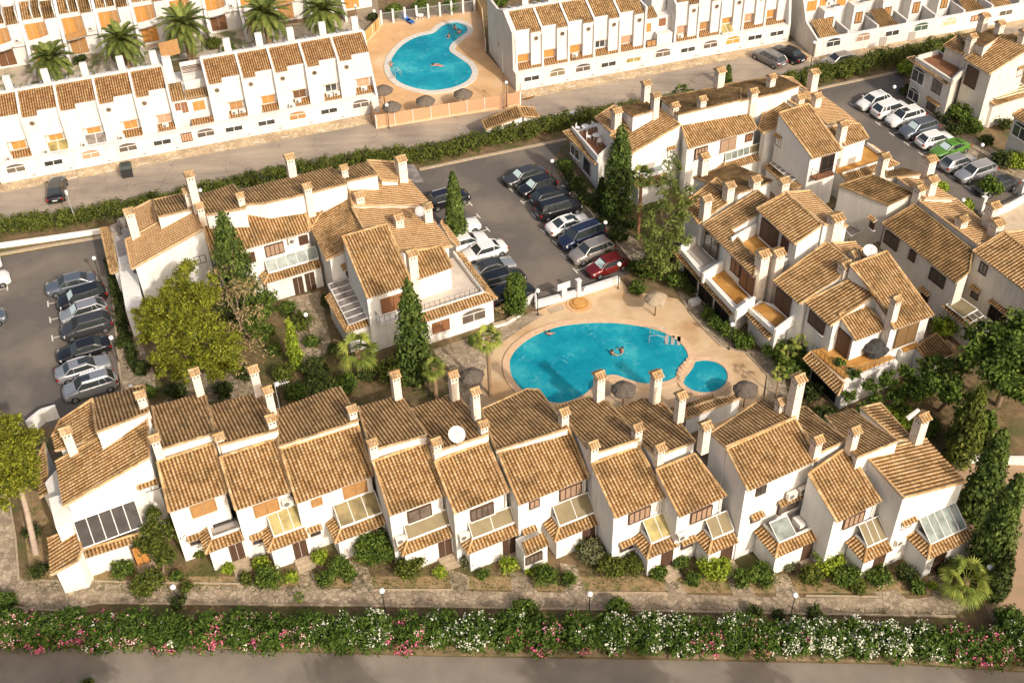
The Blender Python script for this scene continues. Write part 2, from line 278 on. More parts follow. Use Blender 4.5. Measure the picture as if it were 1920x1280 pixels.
# kerbs and low walls: a bar of masonry along a pixel line
def kerb(name, pts, w, h, mat, label=None, cat=None, z=0.0, kind='structure', group=None):
    P = [at(*p, 0) for p in pts]; m = MB()
    L = []; R = []
    for i, p in enumerate(P):
        d = (P[min(i+1, len(P)-1)]-P[max(i-1, 0)]); d[2] = 0; d /= np.linalg.norm(d); nn = np.array([-d[1], d[0], 0])*w/2
        L.append(p+nn); R.append(p-nn)
    for i in range(len(P)-1):
        base = [R[i], R[i+1], L[i+1], L[i]]; m.prism([q+UP*z for q in base], [q+UP*(z+h) for q in base])
    return tag(m.build(name, mat), label, cat, group, kind)
kerb('kerb', [(-200, 548), (0, 478), (100, 460), (192, 445)], .35, .14, STONEW)
kerb('kerb', [(786, 319), (900, 295), (1062, 262)], .35, .14, STONEW)
kerb('kerb', [(1500, 176), (1560, 162), (1692, 134)], .35, .14, STONEW)
kerb('kerb', [(1038, 300), (1066, 350), (1125, 420), (1185, 490)], .2, .13, STONEW)
kerb('kerb', [(206, 470), (208, 520), (216, 600), (224, 690), (234, 760)], .2, .13, STONEW)
kerb('kerb', [(1700, 172), (1745, 215), (1800, 262), (1900, 325)], .2, .13, STONEW)
kerb('kerb', [(0, 1133), (60, 1143), (112, 1145), (185, 1131), (400, 1133), (700, 1136), (1100, 1143), (1500, 1151), (1792, 1156)], .14, .12, STONEW)
kerb('kerb', [(62, 1088), (300, 1092), (450, 1095)], .12, .12, STONEW); kerb('kerb', [(18, 940), (30, 1010), (36, 1085)], .15, .15, STONEW)
kerb('kerb', [(700, 1106), (850, 1106)], .12, .12, STONEW); kerb('kerb', [(1100, 1111), (1250, 1112)], .12, .12, STONEW); kerb('kerb', [(1510, 1117), (1650, 1119)], .12, .12, STONEW)
kerb('kerb', [(1292, 585), (1322, 620), (1350, 648), (1400, 663), (1440, 705), (1432, 770)], .16, .1, STONEW)
# street paint: white dashes at the footway edge and bay marks in the car parks
PAINT = mat_plain('worn_white_paint', (.62, .58, .50), .7); PM = MB()
for x, y in [(1806/3, 733/3), (1605/3, 771/3), (1445/3, 802/3), (1230/3, 843/3), (985/3, 891/3), (815/3, 922/3), (618/3, 962/3), (412/3, 1000/3), (640+1135/3, 517/3), (640+1297/3, 489/3), (640+1437/3, 462/3), (640+1573/3, 440/3), (640+1725/3, 412/3), (1280+92/3, 360/3), (1280+220/3, 338/3), (1850, 60), (1790, 70), (1735, 79), (1690, 88)]:
    p = at(x, y); PM.box(p+UP*.016, u1, v1, UP, .9, .16, .006)
tag(PM.build('street_dashes', PAINT), kind='structure')
def bay(x0, y0, x1, y1, m):
    a, b2 = at(x0, y0), at(x1, y1); d = b2-a; L = np.linalg.norm(d); d /= L; e = np.array([-d[1], d[0], 0])
    m.box((a+b2)/2+UP*.012, d, e, UP, L, .1, .005); m.box(a+UP*.0125, d, e, UP, .12, .9, .005)
m = MB()
for q in [(90, 570, 108, 566), (94, 600, 114, 595), (98, 634, 118, 629), (14, 540, -10, 545), (882, 382, 852, 391), (897, 405, 872, 413), (915, 430, 890, 438), (958, 356, 975, 350), (980, 380, 998, 374), (1000, 404, 1020, 398), (1018, 434, 1035, 428), (1040, 455, 1058, 449), (1057, 480, 1078, 473), (1079, 508, 1100, 501), (1598, 197, 1625, 188), (1625, 215, 1650, 206), (1646, 232, 1672, 225), (1672, 252, 1700, 243), (1700, 270, 1728, 261), (1727, 289, 1756, 280), (1756, 312, 1780, 303), (1785, 333, 1806, 325), (1815, 352, 1840, 345)]:
    bay(*q, m)
tag(m.build('bay_markings', PAINT), kind='structure')
# ================================================================ building kit
def tiles(P, e, s, name, mat, parent, col=.27, course=.25, nsub=6, amp=.055, capl=(), bed=(.12, .02)):
    """barrel tiles over a planar polygon: e = along the eave, s = up the slope"""
    P = [np.array(p, float) for p in P]; n = np.cross(e, s); n = n if n[2] > 0 else -n; o = P[0]
    st = [((p-o)@e, (p-o)@s) for p in P]; smin, smax = min(a for a, _ in st), max(a for a, _ in st); tmn = min(b for _, b in st)
    step = col/nsub; xs = [smin+1e-4] + [k*step for k in range(math.ceil(smin/step+.2), math.floor(smax/step-.2)+1)] + [smax-1e-4]
    def interval(x):
        ts = []
        for i in range(len(st)):
            (a, ta), (b, tb) = st[i], st[(i+1) % len(st)]
            if (a <= x < b) or (b <= x < a): ts.append(ta+(tb-ta)*(x-a)/(b-a))
        return (min(ts), max(ts)) if len(ts) >= 2 else None
    def h(x):
        f = (x/col) % 1.0; return amp*math.sin(math.pi*f/.62) if f < .62 else -amp*.45*math.sin(math.pi*(f-.62)/.38)
    m = MB(); I = [interval(x) for x in xs]; H = [h(x) for x in xs]
    for i in range(len(xs)-1):
        A, B = I[i], I[i+1]
        if A is None or B is None: continue
        lo, hi = min(A[0], B[0]), max(A[1], B[1]); k0 = math.floor((lo-tmn)/course); k1 = math.ceil((hi-tmn)/course)
        cidx = math.floor((xs[i]+xs[i+1])/2/col); fu0 = xs[i]/col-cidx; fu1 = xs[i+1]/col-cidx; fu0 = min(max(fu0, .001), .999); fu1 = min(max(fu1, .001), .999)
        jit = ((cidx*7919) % 13)/13*course*.5
        for k in range(k0-1, k1+1):
            t0, t1 = tmn+k*course+jit, tmn+(k+1)*course+jit
            a0, a1 = max(t0, A[0]), min(t1, A[1]); b0, b1 = max(t0, B[0]), min(t1, B[1])
            if a1-a0 < 1e-3 and b1-b0 < 1e-3: continue
            a1 = max(a0, a1); b1 = max(b0, b1)
            def pt(x, t, hh): return o+e*x+s*t+n*(hh+.03*(1-(t-t0)/course))
            u_ = 37+cidx
            q = [pt(xs[i], a0, H[i]), pt(xs[i+1], b0, H[i+1]), pt(xs[i+1], b1, H[i+1]), pt(xs[i], a1, H[i])]
            m.face(q, [(u_+fu0, k+50+(a0-t0)/course*.9+.04), (u_+fu1, k+50+(b0-t0)/course*.9+.04), (u_+fu1, k+50+(b1-t0)/course*.9+.04), (u_+fu0, k+50+(a1-t0)/course*.9+.04)])
            if fu0 < .60 and a0 == A[0] and b0 == B[0] and A[0]-tmn < .3 and nsub > 4:
                m.mi = 1; m.face([q[0]-n*(H[i]+.03)+s*.015, q[1]-n*(H[i+1]+.03)+s*.015, q[1]-n*.008+s*.015, q[0]-n*.008+s*.015]); m.mi = 0
            if k > k0 and a0 == t0 and b0 == t0:   # the little step where one course laps the next
                m.face([q[0]-n*.035, q[1]-n*.035, q[1], q[0]], [(u_+fu0, k+50.5)]*4)
    for a, b2, nn in capl: caps(m, a, b2, .10, nn)
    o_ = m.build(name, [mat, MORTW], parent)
    if bed and parent is not None:
        k = MB(); k.prism([p-n*bed[0] for p in P], [p-n*bed[1] for p in P]); k.build('eave_mortar', MORT, o_)
    return o_
def caps(m, a, b, r=.10, n=UP):
    a = np.array(a); b = np.array(b); L = np.linalg.norm(b-a); k = max(1, int(round(L/.42))); d = (b-a)/L
    side = np.cross(d, n); side /= np.linalg.norm(side); nn = np.cross(side, d)
    for i in range(k):
        p, q = a+d*L*i/k, a+d*L*(i+1)/k; r0, r1 = r*1.08, r*.92; uu = (random.randint(0, 60)+.3, random.randint(0, 60)+.5)
        A = [p+side*math.cos(t)*r0+nn*(math.sin(t)*r0*.8) for t in np.linspace(0, math.pi, 6)]; B = [q+side*math.cos(t)*r1+nn*(math.sin(t)*r1*.8) for t in np.linspace(0, math.pi, 6)]
        for j in range(5): m.face([A[j], A[j+1], B[j+1], B[j]], [uu]*4)
        m.face(A, [uu]*6)
RPOLY = []
def roof_z(p):
    best = None
    for P, nn in RPOLY:
        ins = False
        for i in range(len(P)):
            a, b = P[i], P[(i+1) % len(P)]
            if (a[1] > p[1]) != (b[1] > p[1]) and p[0] < (b[0]-a[0])*(p[1]-a[1])/(b[1]-a[1])+a[0]: ins = not ins
        if ins:
            z = P[0][2]-((p[0]-P[0][0])*nn[0]+(p[1]-P[0][1])*nn[1])/nn[2]
            best = z if best is None else max(best, z)
    return best
VIS = {(364, 697): 45, (289, 821): 30, (410, 818): 30, (474, 692): 45, (501, 731): 44, (507, 783): 27, (659, 766): 26, (740, 702): 48, (697, 829): 25, (849, 702): 44, (817, 827): 24, (905, 794): 24, (890, 733): 50, (1057, 771): 26, (1124, 703): 50, (1112, 833): 24, (1195, 800): 24, (1231, 702): 48, (1237, 838): 22, (1277, 741): 38, (1323, 797): 34, (1465, 751): 28, (1533, 823): 28, (1498, 709): 50, (1603, 806): 33, (1730, 781): 47, (122, 807): 50, (262, 739): 34,
 (241, 396): 50, (351, 358): 28, (354, 327): 44, (374, 387): 25, (450, 367): 26, (542, 294): 44, (575, 349): 34, (644, 315): 25, (751, 298): 42, (672, 365): 22, (800, 387): 38, (747, 407): 26, (771, 474): 62, (1156, 208): 41, (1212, 157): 38, (1229, 179): 24, (1265, 198): 22, (1317, 186): 23, (1350, 132): 40, (1412, 172): 33, (1447, 144): 25, (1527, 135): 38, (1500, 183): 16, (1532, 180): 27, (1581, 232): 41, (1659, 292): 40,
 (1321, 292): 44, (1367, 347): 35, (1324, 372): 48, (1416, 336): 22, (1470, 338): 24, (1431, 475): 72, (1459, 473): 58, (1568, 407): 50, (1586, 496): 30, (1603, 475): 18, (1681, 560): 52, (1745, 298): 36, (1747, 336): 36, (1726, 352): 28, (1805, 410): 20, (1864, 385): 40, (1870, 417): 32, (1823, 69): 38, (1847, 30): 34, (1876, 44): 26, (1921, 59): 25}
def chim_z(x, y, z):
    q = min(VIS, key=lambda k: abs(k[0]-x)+abs(k[1]-y))
    if abs(q[0]-x)+abs(q[1]-y) > 6: return z
    best = None
    for zz in np.arange(z+1.0, z-5, -.08):
        c = at(x, y, zz); r = roof_z(c)
        if r is None or zz < r+.5: continue
        D = np.linalg.norm(EYE-c); dep = math.asin((EYE[2]-c[2])/D); e = abs((zz-r)*CF/D*math.cos(dep)-max(10, VIS[q]*.80-3))
        if best is None or e < best[0]: best = (e, zz)
    return best[1] if best else z-.8
class House:
    def __init__(s, name, label, cat='house', group=None, u=u0, v=v0, wall=None, base=None):
        s.u, s.v = u, v; s.D = {'F': v, 'B': -v, 'L': u, 'R': -u}; s.N = {'F': -v, 'B': v, 'L': -u, 'R': u}
        s.root = thing(name, at(*base) if base is not None and len(base) == 2 else (base if base is not None else (0, 0, 0)), label, cat, group)
        s.w = MB(); s.wall = wall or WALL; s.cap = MB(); s.pl = {}; s.planes = {}; s.mo = MB()
    def plane(s, t, px, z, pitch=22):
        up = s.D[t]; return at(*px, z), UP-up*math.tan(rad(pitch)), t, up, pitch
    def roof(s, key, t, anchor, z, pts, pitch=22, mat=None, z0=0.0, over=.35, walls=True, cap=True, plane=None, col=.27, dz=0):
        pl = plane or s.plane(t, anchor, z, pitch); O, n, t, up, pitch = pl; O = O+UP*dz
        P = [onp(x, y, O, n) for x, y in pts]
        return s.roof3(key, t, P, pitch, mat, z0, over, walls, cap, col)
    def roof3(s, key, t, P, pitch, mat=None, z0=0.0, over=.35, walls=True, cap=True, col=.27):
        RPOLY.append((P, -s.D[t]*math.sin(rad(pitch))+UP*math.cos(rad(pitch))))
        up = s.D[t]; a = rad(pitch); sl_ = up*math.cos(a)+UP*math.sin(a); e = s.u if t in 'FB' else s.v; nn = -up*math.sin(a)+UP*math.cos(a)
        T = [p@sl_ for p in P]; tm = min(T); low = [x < tm+.45 for x in T]
        c = sum(P)/len(P); cl = []
        if cap:
            for i in range(len(P)):
                j = (i+1) % len(P)
                if not (low[i] and low[j]) and np.linalg.norm(P[i]-P[j]) > .4: cl.append((P[i]+nn*.05, P[j]+nn*.05, nn))
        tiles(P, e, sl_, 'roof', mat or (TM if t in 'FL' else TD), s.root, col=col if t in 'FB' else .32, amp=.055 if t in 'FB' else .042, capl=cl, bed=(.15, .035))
        if walls:
            Q = []
            for p, lw in zip(P, low):
                d = c-p; d[2] = 0; d /= np.linalg.norm(d); q = p+d*.07
                if lw: q = q+sl_*(over-.03)
                Q.append(q-nn*.10)
            s.addwall([np.array([q[0], q[1], z0]) for q in Q], Q)
        eave = min(P, key=lambda p: p@sl_); s.pl[key] = (eave+up*over*math.cos(a)*1.0, s.N[t])
        s.planes[key] = (P[0], nn); return P
    def addwall(s, base, top, name='wall', mat=None):
        m = MB(); m.prism(base, top); return m.build(name, mat or s.wall, s.root)
    def block(s, pts, z, z0=0.0):
        P = [at(*p, z) for p in pts]; s.addwall([np.array([p[0], p[1], z0]) for p in P], P); return P
    def chimney(s, x, y, z, h=2.0, w=.62, flip=False, d=None, label=None):
        """x, y = photo pixel of the middle of its tiled cap, z = height of that cap"""
        z = chim_z(x, y, z); c = at(x, y, z); w = w*.93; d = (d or w/.93)*.93; m = MB(); U, V = (s.u, s.v) if not flip else (s.v, -s.u)
        m.box(c-UP*h, U, V, UP, w, d, h-.02); m.box(c-UP*.10, U, V, UP, w+.08, d+.08, .07)
        m.mi = 1
        for sg in (-1, 1):
            for k in (-1, 1):
                for N_, T_, hw in ((-V, U, d/2), (U, V, w/2), (-U, V, w/2)):
                    q = c-UP*.42+N_*(hw+.003)*1.0+T_*k*.13
                    m.mesh([q-T_*.06, q+T_*.06, q+T_*.065+UP*.10, q+UP*.16, q-T_*.065+UP*.10], [(0, 1, 2, 3, 4)])
            break
        o = m.build('chimney', [CREAM, DARK], s.root)
        k = MB()
        # two small slopes of four cover tiles meeting at a ridge
        nc = 4; W_ = w+.22; hw = d/2+.17
        for sg in (-1, 1):
            for i in range(nc):
                x0 = -W_/2+(i+.5)*W_/nc; r = W_/nc*.44
                for part in range(2):
                    t0, t1 = part/2, (part+1)/2
                    a = c+U*x0+V*sg*hw*(1-t0)+UP*(.0+.26*t0+.02); b_ = c+U*x0+V*sg*hw*(1-t1)+UP*(.26*t1); uu = (random.randint(0, 90)+.3, random.randint(0, 90)+.5)
                    A = [a+U*math.cos(t)*r+UP*math.sin(t)*r*.9 for t in np.linspace(0, math.pi, 6)]; B = [b_+U*math.cos(t)*r*.9+UP*math.sin(t)*r*.8 for t in np.linspace(0, math.pi, 6)]
                    for j in range(5): k.face([A[j], A[j+1], B[j+1], B[j]], [uu]*4)
                    if part == 0: k.face(A, [uu]*6)
        caps(k, c-U*W_/2+UP*.31, c+U*W_/2+UP*.31, .085)
        k.build('chimney_cap', TM, o)
        k = MB(); k.prism([c-U*W_/2-V*hw-UP*.03, c+U*W_/2-V*hw-UP*.03, c+U*W_/2+V*hw-UP*.03, c-U*W_/2+V*hw-UP*.03], [c-U*W_/2-V*hw, c+U*W_/2-V*hw, c+U*W_/2+V*hw, c-U*W_/2+V*hw])
        k.prism([c-U*(W_/2-.02)-V*hw*.9, c-U*(W_/2-.02)+V*hw*.9, c-U*(W_/2-.02)+UP*.23], [c+U*(W_/2-.02)-V*hw*.9, c+U*(W_/2-.02)+V*hw*.9, c+U*(W_/2-.02)+UP*.23])
        k.build('cap_bed', MORT, o)
        return o
    def gable(s, key, p1, p2, off=.06):
        P0, nn = s.planes[key]; a, b = onp(*p1, P0, nn), onp(*p2, P0, nn); d = b-a; d[2] = 0; d /= np.linalg.norm(d); N = np.array([d[1], -d[0], 0])
        if np.dot(N, EYE-a) < 0: N = -N
        return a-N*(.16-off), N
    def win(s, x, y, w, h, kind='shutter', key=None, pl=None, mat=None, hood=False, sill=True):
        """a window whose middle is seen at pixel x, y on the wall plane `pl`"""
        P0, N = pl or s.pl[key]; c = onp(x, y, P0, N); return s.win3(c, N, w, h, kind, mat, hood, sill)
    def win3(s, c, N, w, h, kind='shutter', mat=None, hood=False, sill=True):
        T = np.cross(UP, N); c = np.array(c)+N*.0
        fr = MB(); F = {'shutter': mat or BROWN, 'glass': WMET, 'dark': DBROWN, 'grille': DBROWN, 'door': DBROWN, 'arch': WMET, 'black': BMET}.get(kind, WMET)
        def bar(x0, z0, x1, z1, t=.06, mb=fr, d=.05):
            cx, cz = (x0+x1)/2, (z0+z1)/2; mb.box(c+T*cx+UP*(min(z0, z1)-0), T, N, UP, abs(x1-x0) or t, d*2, abs(z1-z0) or t)
        hw, hh = w/2, h/2
        fr.box(c-UP*hh+T*(-hw), T, N, UP, .07, .13, h); fr.box(c-UP*hh+T*hw, T, N, UP, .07, .13, h)
        fr.box(c-UP*(hh+.03), T, N, UP, w+.07, .135, .07); fr.box(c+UP*(hh-.03), T, N, UP, w+.07, .135, .07)
        if kind in ('glass', 'dark', 'arch', 'black'): fr.box(c-UP*(hh-.035), T, N, UP, .06, .128, h-.08)
        nm = 'door' if kind == 'door' else 'window'
        o = fr.build(nm, F, s.root)
        p = MB()
        if kind == 'shutter' or kind == 'door':
            g_ = .02
            p.box(c-UP*(hh-.04)-T*(hw/2-.015), T, N, UP, hw-.05-g_, .10, h-.075); p.box(c-UP*(hh-.04)+T*(hw/2-.015), T, N, UP, hw-.05-g_, .10, h-.075)
            p.build('shutter' if nm == 'window' else 'leaf', mat or (BROWN if kind == 'shutter' else DBROWN), o)
        elif kind == 'grille':
            p.box(c-UP*(hh-.04), T, N, UP, w-.07, .06, h-.075); p.build('shutter', mat or PALEB, o)
            b_ = MB()
            for k in range(1, 4): b_.box(c-UP*(hh-.04)+T*(-hw+w*k/4), T, N, UP, .06, .14, h-.075)
            b_.build('grille', DBROWN, o)
        else:
            p.box(c-UP*(hh-.04), T, N, UP, w-.07, .07, h-.075); p.build('pane', mat or GLASS, o)
            if kind == 'arch':
                a_ = MB(); R = hw+.05; k = 9
                pts = [c+UP*hh+T*R*math.cos(t)+UP*R*.42*math.sin(t) for t in np.linspace(0, math.pi, k)]
                a_.prism([q+N*.0 for q in pts], [q+N*.05 for q in pts]); a_.build('arched_head', mat or GLASS, o)
                a_ = MB()
                for i in range(k-1): a_.tube(pts[i]+N*.05, pts[i+1]+N*.05, .045, k=4)
                a_.build('arch_rim', WALL, o)
        if sill and kind not in ('door',):
            q = MB(); q.box(c-UP*(hh+.09), T, N, UP, w+.2, .3, .05); q.build('sill', s.wall, o)
        if hood: s.hood(c+UP*(hh+.10), N, w+.3)
        return o
    def hood(s, c, N, w, d=.42):
        T = np.cross(UP, N); a = rad(25)
        P = [c+N*d-T*w/2, c+N*d+T*w/2, c+T*w/2+UP*d*math.tan(a), c-T*w/2+UP*d*math.tan(a)]
        tiles(P, T, -N*math.cos(a)+UP*math.sin(a), 'window_hood', TM, s.root, amp=.05)
    def ac(s, c, N, big=1.0):
        T = np.cross(UP, N); m = MB(); c = np.array(c)+N*.2
        m.box(c, T, N, UP, .82*big, .32, .6*big); m.mi = 1
        k = 12; q = c+N*.165+UP*.3*big-T*.12; m.mesh([q+T*.22*big*math.cos(2*math.pi*i/k)+UP*.22*big*math.sin(2*math.pi*i/k) for i in range(k)], [tuple(range(k))])
        m.mi = 0; m.box(c-UP*.06-T*.3, T, N, UP, .05, .36, .06); m.box(c-UP*.06+T*.3, T, N, UP, .05, .36, .06)
        return m.build('air_conditioner', [ACW, ACD], s.root)
    def acpx(s, x, y, key=None, pl=None, big=1.0):
        P0, N = pl or s.pl[key]; return s.ac(onp(x, y, P0, N)-UP*.3, N, big)
    def slab(s, name, P, th, mat, nn=UP):
        m = MB(); m.prism([p-nn*th for p in P], list(P)); return m.build(name, mat, s.root)
    def glazed(s, P, mat, nb=3, name='glazed_canopy', frame_mat=None, side=True):
        """P = outer-left, outer-right, inner-right, inner-left corners of a sloping canopy"""
        P = [np.array(p) for p in P]; nn = np.cross(P[1]-P[0], P[3]-P[0]); nn /= np.linalg.norm(nn); nn = nn if nn[2] > 0 else -nn
        m = MB(); m.prism([p-nn*.03 for p in P], P); o = m.build(name, mat, s.root)
        f = MB()
        for i in range(nb+1):
            t = i/nb; f.tube(P[0]+(P[1]-P[0])*t+nn*.02, P[3]+(P[2]-P[3])*t+nn*.02, .035, k=4)
        f.tube(P[0]+nn*.02, P[1]+nn*.02, .05, k=4); f.tube(P[3]+nn*.02, P[2]+nn*.02, .05, k=4)
        f.build('frame', frame_mat or WMET, o); return o
    def rail(s, pts, h=.9, mat=None, n=None):
        m = MB(); pts = [np.array(p) for p in pts]
        for i in range(len(pts)-1):
            a, b = pts[i], pts[i+1]; m.tube(a+UP*h, b+UP*h, .025, k=4); m.tube(a+UP*.12, b+UP*.12, .018, k=4); L = np.linalg.norm(b-a); k = max(1, int(L/.45))
            for j in range(k+1): q = a+(b-a)*j/k; m.tube(q, q+UP*h, .016 if j % 3 else .025, k=4)
        return m.build('railing', mat or BMET, s.root)
    def skirt(s, C, w, d, z, left=True, right=False, sw=.75, rise=.38, body=True, floor=True, fmat=None, dright=None, mat=None, bodybase=0.0):
        """single-storey porch with a tiled skirt. C = outer front-left corner of the tile edge (xy), w along u, d back along v"""
        u, v = s.u, s.v; C = np.array([C[0], C[1], z]); R = C+u*w; a = math.atan2(rise, sw); l = sw if left else 0.0; r = sw if right else 0.0
        i0 = C+u*l+v*sw+UP*rise; i1 = R-u*r+v*sw+UP*rise; mt = mat or TM
        e_ = math.cos(a), math.sin(a)
        P = [C, R, i1, i0]; tiles(P, u, v*e_[0]+UP*e_[1], 'porch_roof', mt, s.root, capl=[(C+UP*.06, i0+UP*.06, UP)] if left else [])
        if left:
            B = C+v*d; P = [C, i0, B+u*sw+UP*rise, B]; tiles(P, v, u*e_[0]+UP*e_[1], 'porch_roof', mt, s.root)
        if right:
            dr = dright or d; B = R+v*dr; P = [R, B, B-u*sw+UP*rise, i1]; tiles(P, v, -u*e_[0]+UP*e_[1], 'porch_roof', mt, s.root, capl=[(R+UP*.06, i1+UP*.06, UP)])
        if body:
            ov = .32; q0 = C+u*(ov if left else .01)+v*ov; q1 = R-u*(ov if right else .01)+v*ov; dd = d-ov
            base = [q0, q1, q1+v*dd, q0+v*dd]; s.addwall([np.array([p[0], p[1], bodybase]) for p in base], [p+UP*.02 for p in base], 'porch')
        # parapet round the terrace behind the skirt
        zt = z+rise+.12; pm = MB(); i0z = np.array([i0[0], i0[1], zt-.35]); i1z = np.array([i1[0], i1[1], zt-.35])
        pm.box((i0z+i1z)/2+v*.08, u, v, UP, np.linalg.norm(i1z-i0z), .16, .37)
        if left: Bz = i0z+v*(d-sw); pm.box((i0z+Bz)/2+u*.08+v*.08, v, u, UP, d-sw-.16, .16, .368)
        if right: Bz = i1z+v*((dright or d)-sw); pm.box((i1z+Bz)/2-u*.08+v*.08, v, u, UP, (dright or d)-sw-.16, .16, .368)
        pm.build('parapet', s.wall, s.root)
        if floor:
            g0 = i0+u*.1+v*.1; g1 = i1-u*.1+v*.1; dd = d-sw; F = [g0, g1, g1+v*dd, g0+v*dd]; s.slab('terrace_floor', [np.array([p[0], p[1], z+.08]) for p in F], .06, fmat or GREYT)
        return C, R, i0, i1
    def done(s):
        return s.root
PALEB = mat_wood('weathered_shutter', (.36, .24, .16))
# ================================================================ front row of tiled townhouses
FG = 'tiled townhouses of the front row'
T6 = (280, 900, 6.4)
def unit(key, label, BL, BR, TL, TR, rl, rear, porch, wins=(), acs=(), chims=(), ze=5.9, pitch=24, canopy=None, nb=3, strip=None, doorw=.95, wmat=None, door=True, small=None, zr=None, depthx=0.0, rmat=None, fm=None):
    H = House('townhouse', label, 'house', FG, base=BL, wall=wmat)
    F = H.roof('F', 'F', BL, ze, [BL, BR, TR, TL], pitch, mat=fm or TM)
    A = F[0]; w = float((F[1]-F[0])@u0); zt = F[3][2] if zr is None else zr
    z2 = zt+(strip if strip is not None else .75)
    R = H.roof('B', 'B', rl, z2, rear, 14, mat=rmat or TD)
    wallp = A+v0*.35
    if porch:
        C = at(*porch[0], 2.45); E_ = at(*porch[1], 2.45); pw = float((E_-C)@u0); d = float((wallp-C)@v0)
        C_, R_, i0, i1 = H.skirt(C, pw, d, 2.45)
        zp_ = 3.02; o0 = i0+u0*.05; o1 = i1; o0 = np.array([o0[0], o0[1], zp_]); o1 = np.array([o1[0], o1[1], zp_]); dd = d-.75-.02
        if canopy is not None:
            H.glazed([o0, o1, o1+v0*dd+UP*1.0, o0+v0*dd+UP*1.0], canopy, nb)
        if door:
            Pd = (C+v0*.32, -v0); c = C+u0*(pw-.72)+v0*.32; c[2] = 1.25
            H.win3(c, -v0, doorw, 2.05, 'door', DBROWN if door is True else door)
            st = MB()
            for k in range(3):
                q = C+u0*(pw-.72)-v0*(.15+.42*k)+v0*.32; q[2] = 0; st.box(q, u0, v0, UP, 1.3+.001*k, .42, .30-.09*k)
            tag(st.build('steps', STONEW, H.root), 'shallow stone steps before the door')
    dp = MB(); q = wallp+u0*(w-.22)-v0*.06; dp.tube([q[0], q[1], .1], [q[0], q[1], ze-.2], .045, k=6); dp.build('downpipe', ACW, H.root)
    for x, y, ww, hh, kd, mt, hd in wins: H.win(x, y, ww, hh, kd, key='F', mat=mt, hood=hd)
    for x, y in acs: H.acpx(x, y, key='F')
    for c in chims: H.chimney(*c)
    return H, A, w, z2
H, A, w, z2 = unit('U2', 'front-row townhouse with an open porch terrace, next to the corner house at the left end', (317, 961), (425, 924), (400, 830) and (295, 865), (400, 830), (300, 843), [(300, 843), (402, 812), (385, 742), (370, 738), (362, 742), (285, 762)], ((385, 1039), (457, 1007)),
     [(382, 953, 1.75, 1.1, 'shutter', TAN, 0), (367.5, 1012, .85, .7, 'dark', None, 1), (424, 985, 1.7, .95, 'black', GLASS, 0)], (), [(364, 697, 10.4, 4.2, .66), (289, 821, 9.4, 1.9), (410, 818, 9.45, 1.9)]); H.done()
H, A, w, z2 = unit('U3', 'front-row townhouse with a narrow yellow glazed porch canopy of three bays', (442, 957), (546, 922), (412, 857), (517, 822), (412, 835), [(412, 835), (520, 806), (491, 743), (475, 737), (392, 761)], ((502, 1036), (575, 998)),
     [(500, 952, 1.75, 1.1, 'shutter', TAN, 0), (485, 1010, .85, .7, 'dark', None, 1)], [(538, 938)], [(474, 692, 10.4, 4.2, .66), (501, 731, 10.2, 2.8, .62), (507, 783, 9.45, 1.9)], canopy=YELG, nb=3); H.done()
H, A, w, z2 = unit('U4', 'wide front-row townhouse with brown shutters and a three-bay yellow glazed canopy', (557, 944), (700, 892), (526, 842), (671, 796), (522, 837), [(522, 837), (672, 789), (655, 756), (637, 726), (625, 727), (520, 767)], ((628, 1019), (722, 977)),
     [(594, 941, .75, .65, 'shutter', TAN, 0), (666, 917, 1.75, 1.1, 'shutter', TAN, 0), (591, 996, .7, .7, 'dark', None, 1)], (), [(659, 766, 9.4, 1.9), (740, 702, 10.3, 3.6, .64)], canopy=DULLY, nb=3, strip=.35); H.done()
H, A, w, z2 = unit('U5', 'front-row townhouse with a plain cream porch awning and one air conditioner, behind a round bush', (732, 967), (834, 930), (699, 865), (797, 830), (695, 845), [(695, 845), (800, 816), (755, 747), (734, 745), (671, 763)], ((750, 1042), (858, 1013)) and ((754, 1043), (858, 1013)),
     [(787, 962, 1.75, 1.1, 'dark', GREYG, 0), (771, 1019, .9, .8, 'dark', None, 1)], [(750, 1008)], [(697, 829, 9.4, 1.9), (849, 702, 10.3, 3.6, .64)], canopy=AWN, nb=1); H.done()
H, A, w, z2 = unit('U6', 'front-row townhouse with a white satellite dish on its ridge and a beige porch awning', (853, 963), (955, 922), (815, 865), (913, 827), (812, 848), [(812, 848), (915, 815), (898, 790), (860, 745), (837, 742), (770, 766)], ((876, 1040), (978, 1007)),
     [(904, 959, 1.75, 1.1, 'grille', GREYG, 0), (885, 1017, .9, .8, 'dark', None, 1)], [(869, 1001)], [(817, 827, 9.4, 1.9), (905, 794, 9.4, 1.9), (890, 733, 10.2, 2.9, .60)], canopy=AWN, nb=2); HU6 = H; H.done()
H, A, w, z2 = unit('U7', 'wide front-row townhouse with a broad brown porch awning and a second tiled lean-to', (974, 947), (1105, 895), (934, 850), (1065, 800), (930, 845), [(930, 845), (1065, 803), (1053, 790), (1010, 731), (987, 730), (902, 768)], ((1040, 1016), (1125, 983)),
     [(1002, 944, .75, .75, 'dark', PALEB, 0), (1070, 921, 1.75, 1.15, 'grille', PALEB, 0), (991, 999, .8, .7, 'dark', None, 1)], (), [(1057, 771, 9.4, 1.9), (1124, 703, 10.3, 3.7, .70)], canopy=AWN, nb=2, strip=.35)
P = [at(x, y, z) for x, y, z in ((986, 1043, 2.3), (1030, 1021, 2.3), (1018, 998, 2.75), (978, 1016, 2.75))]
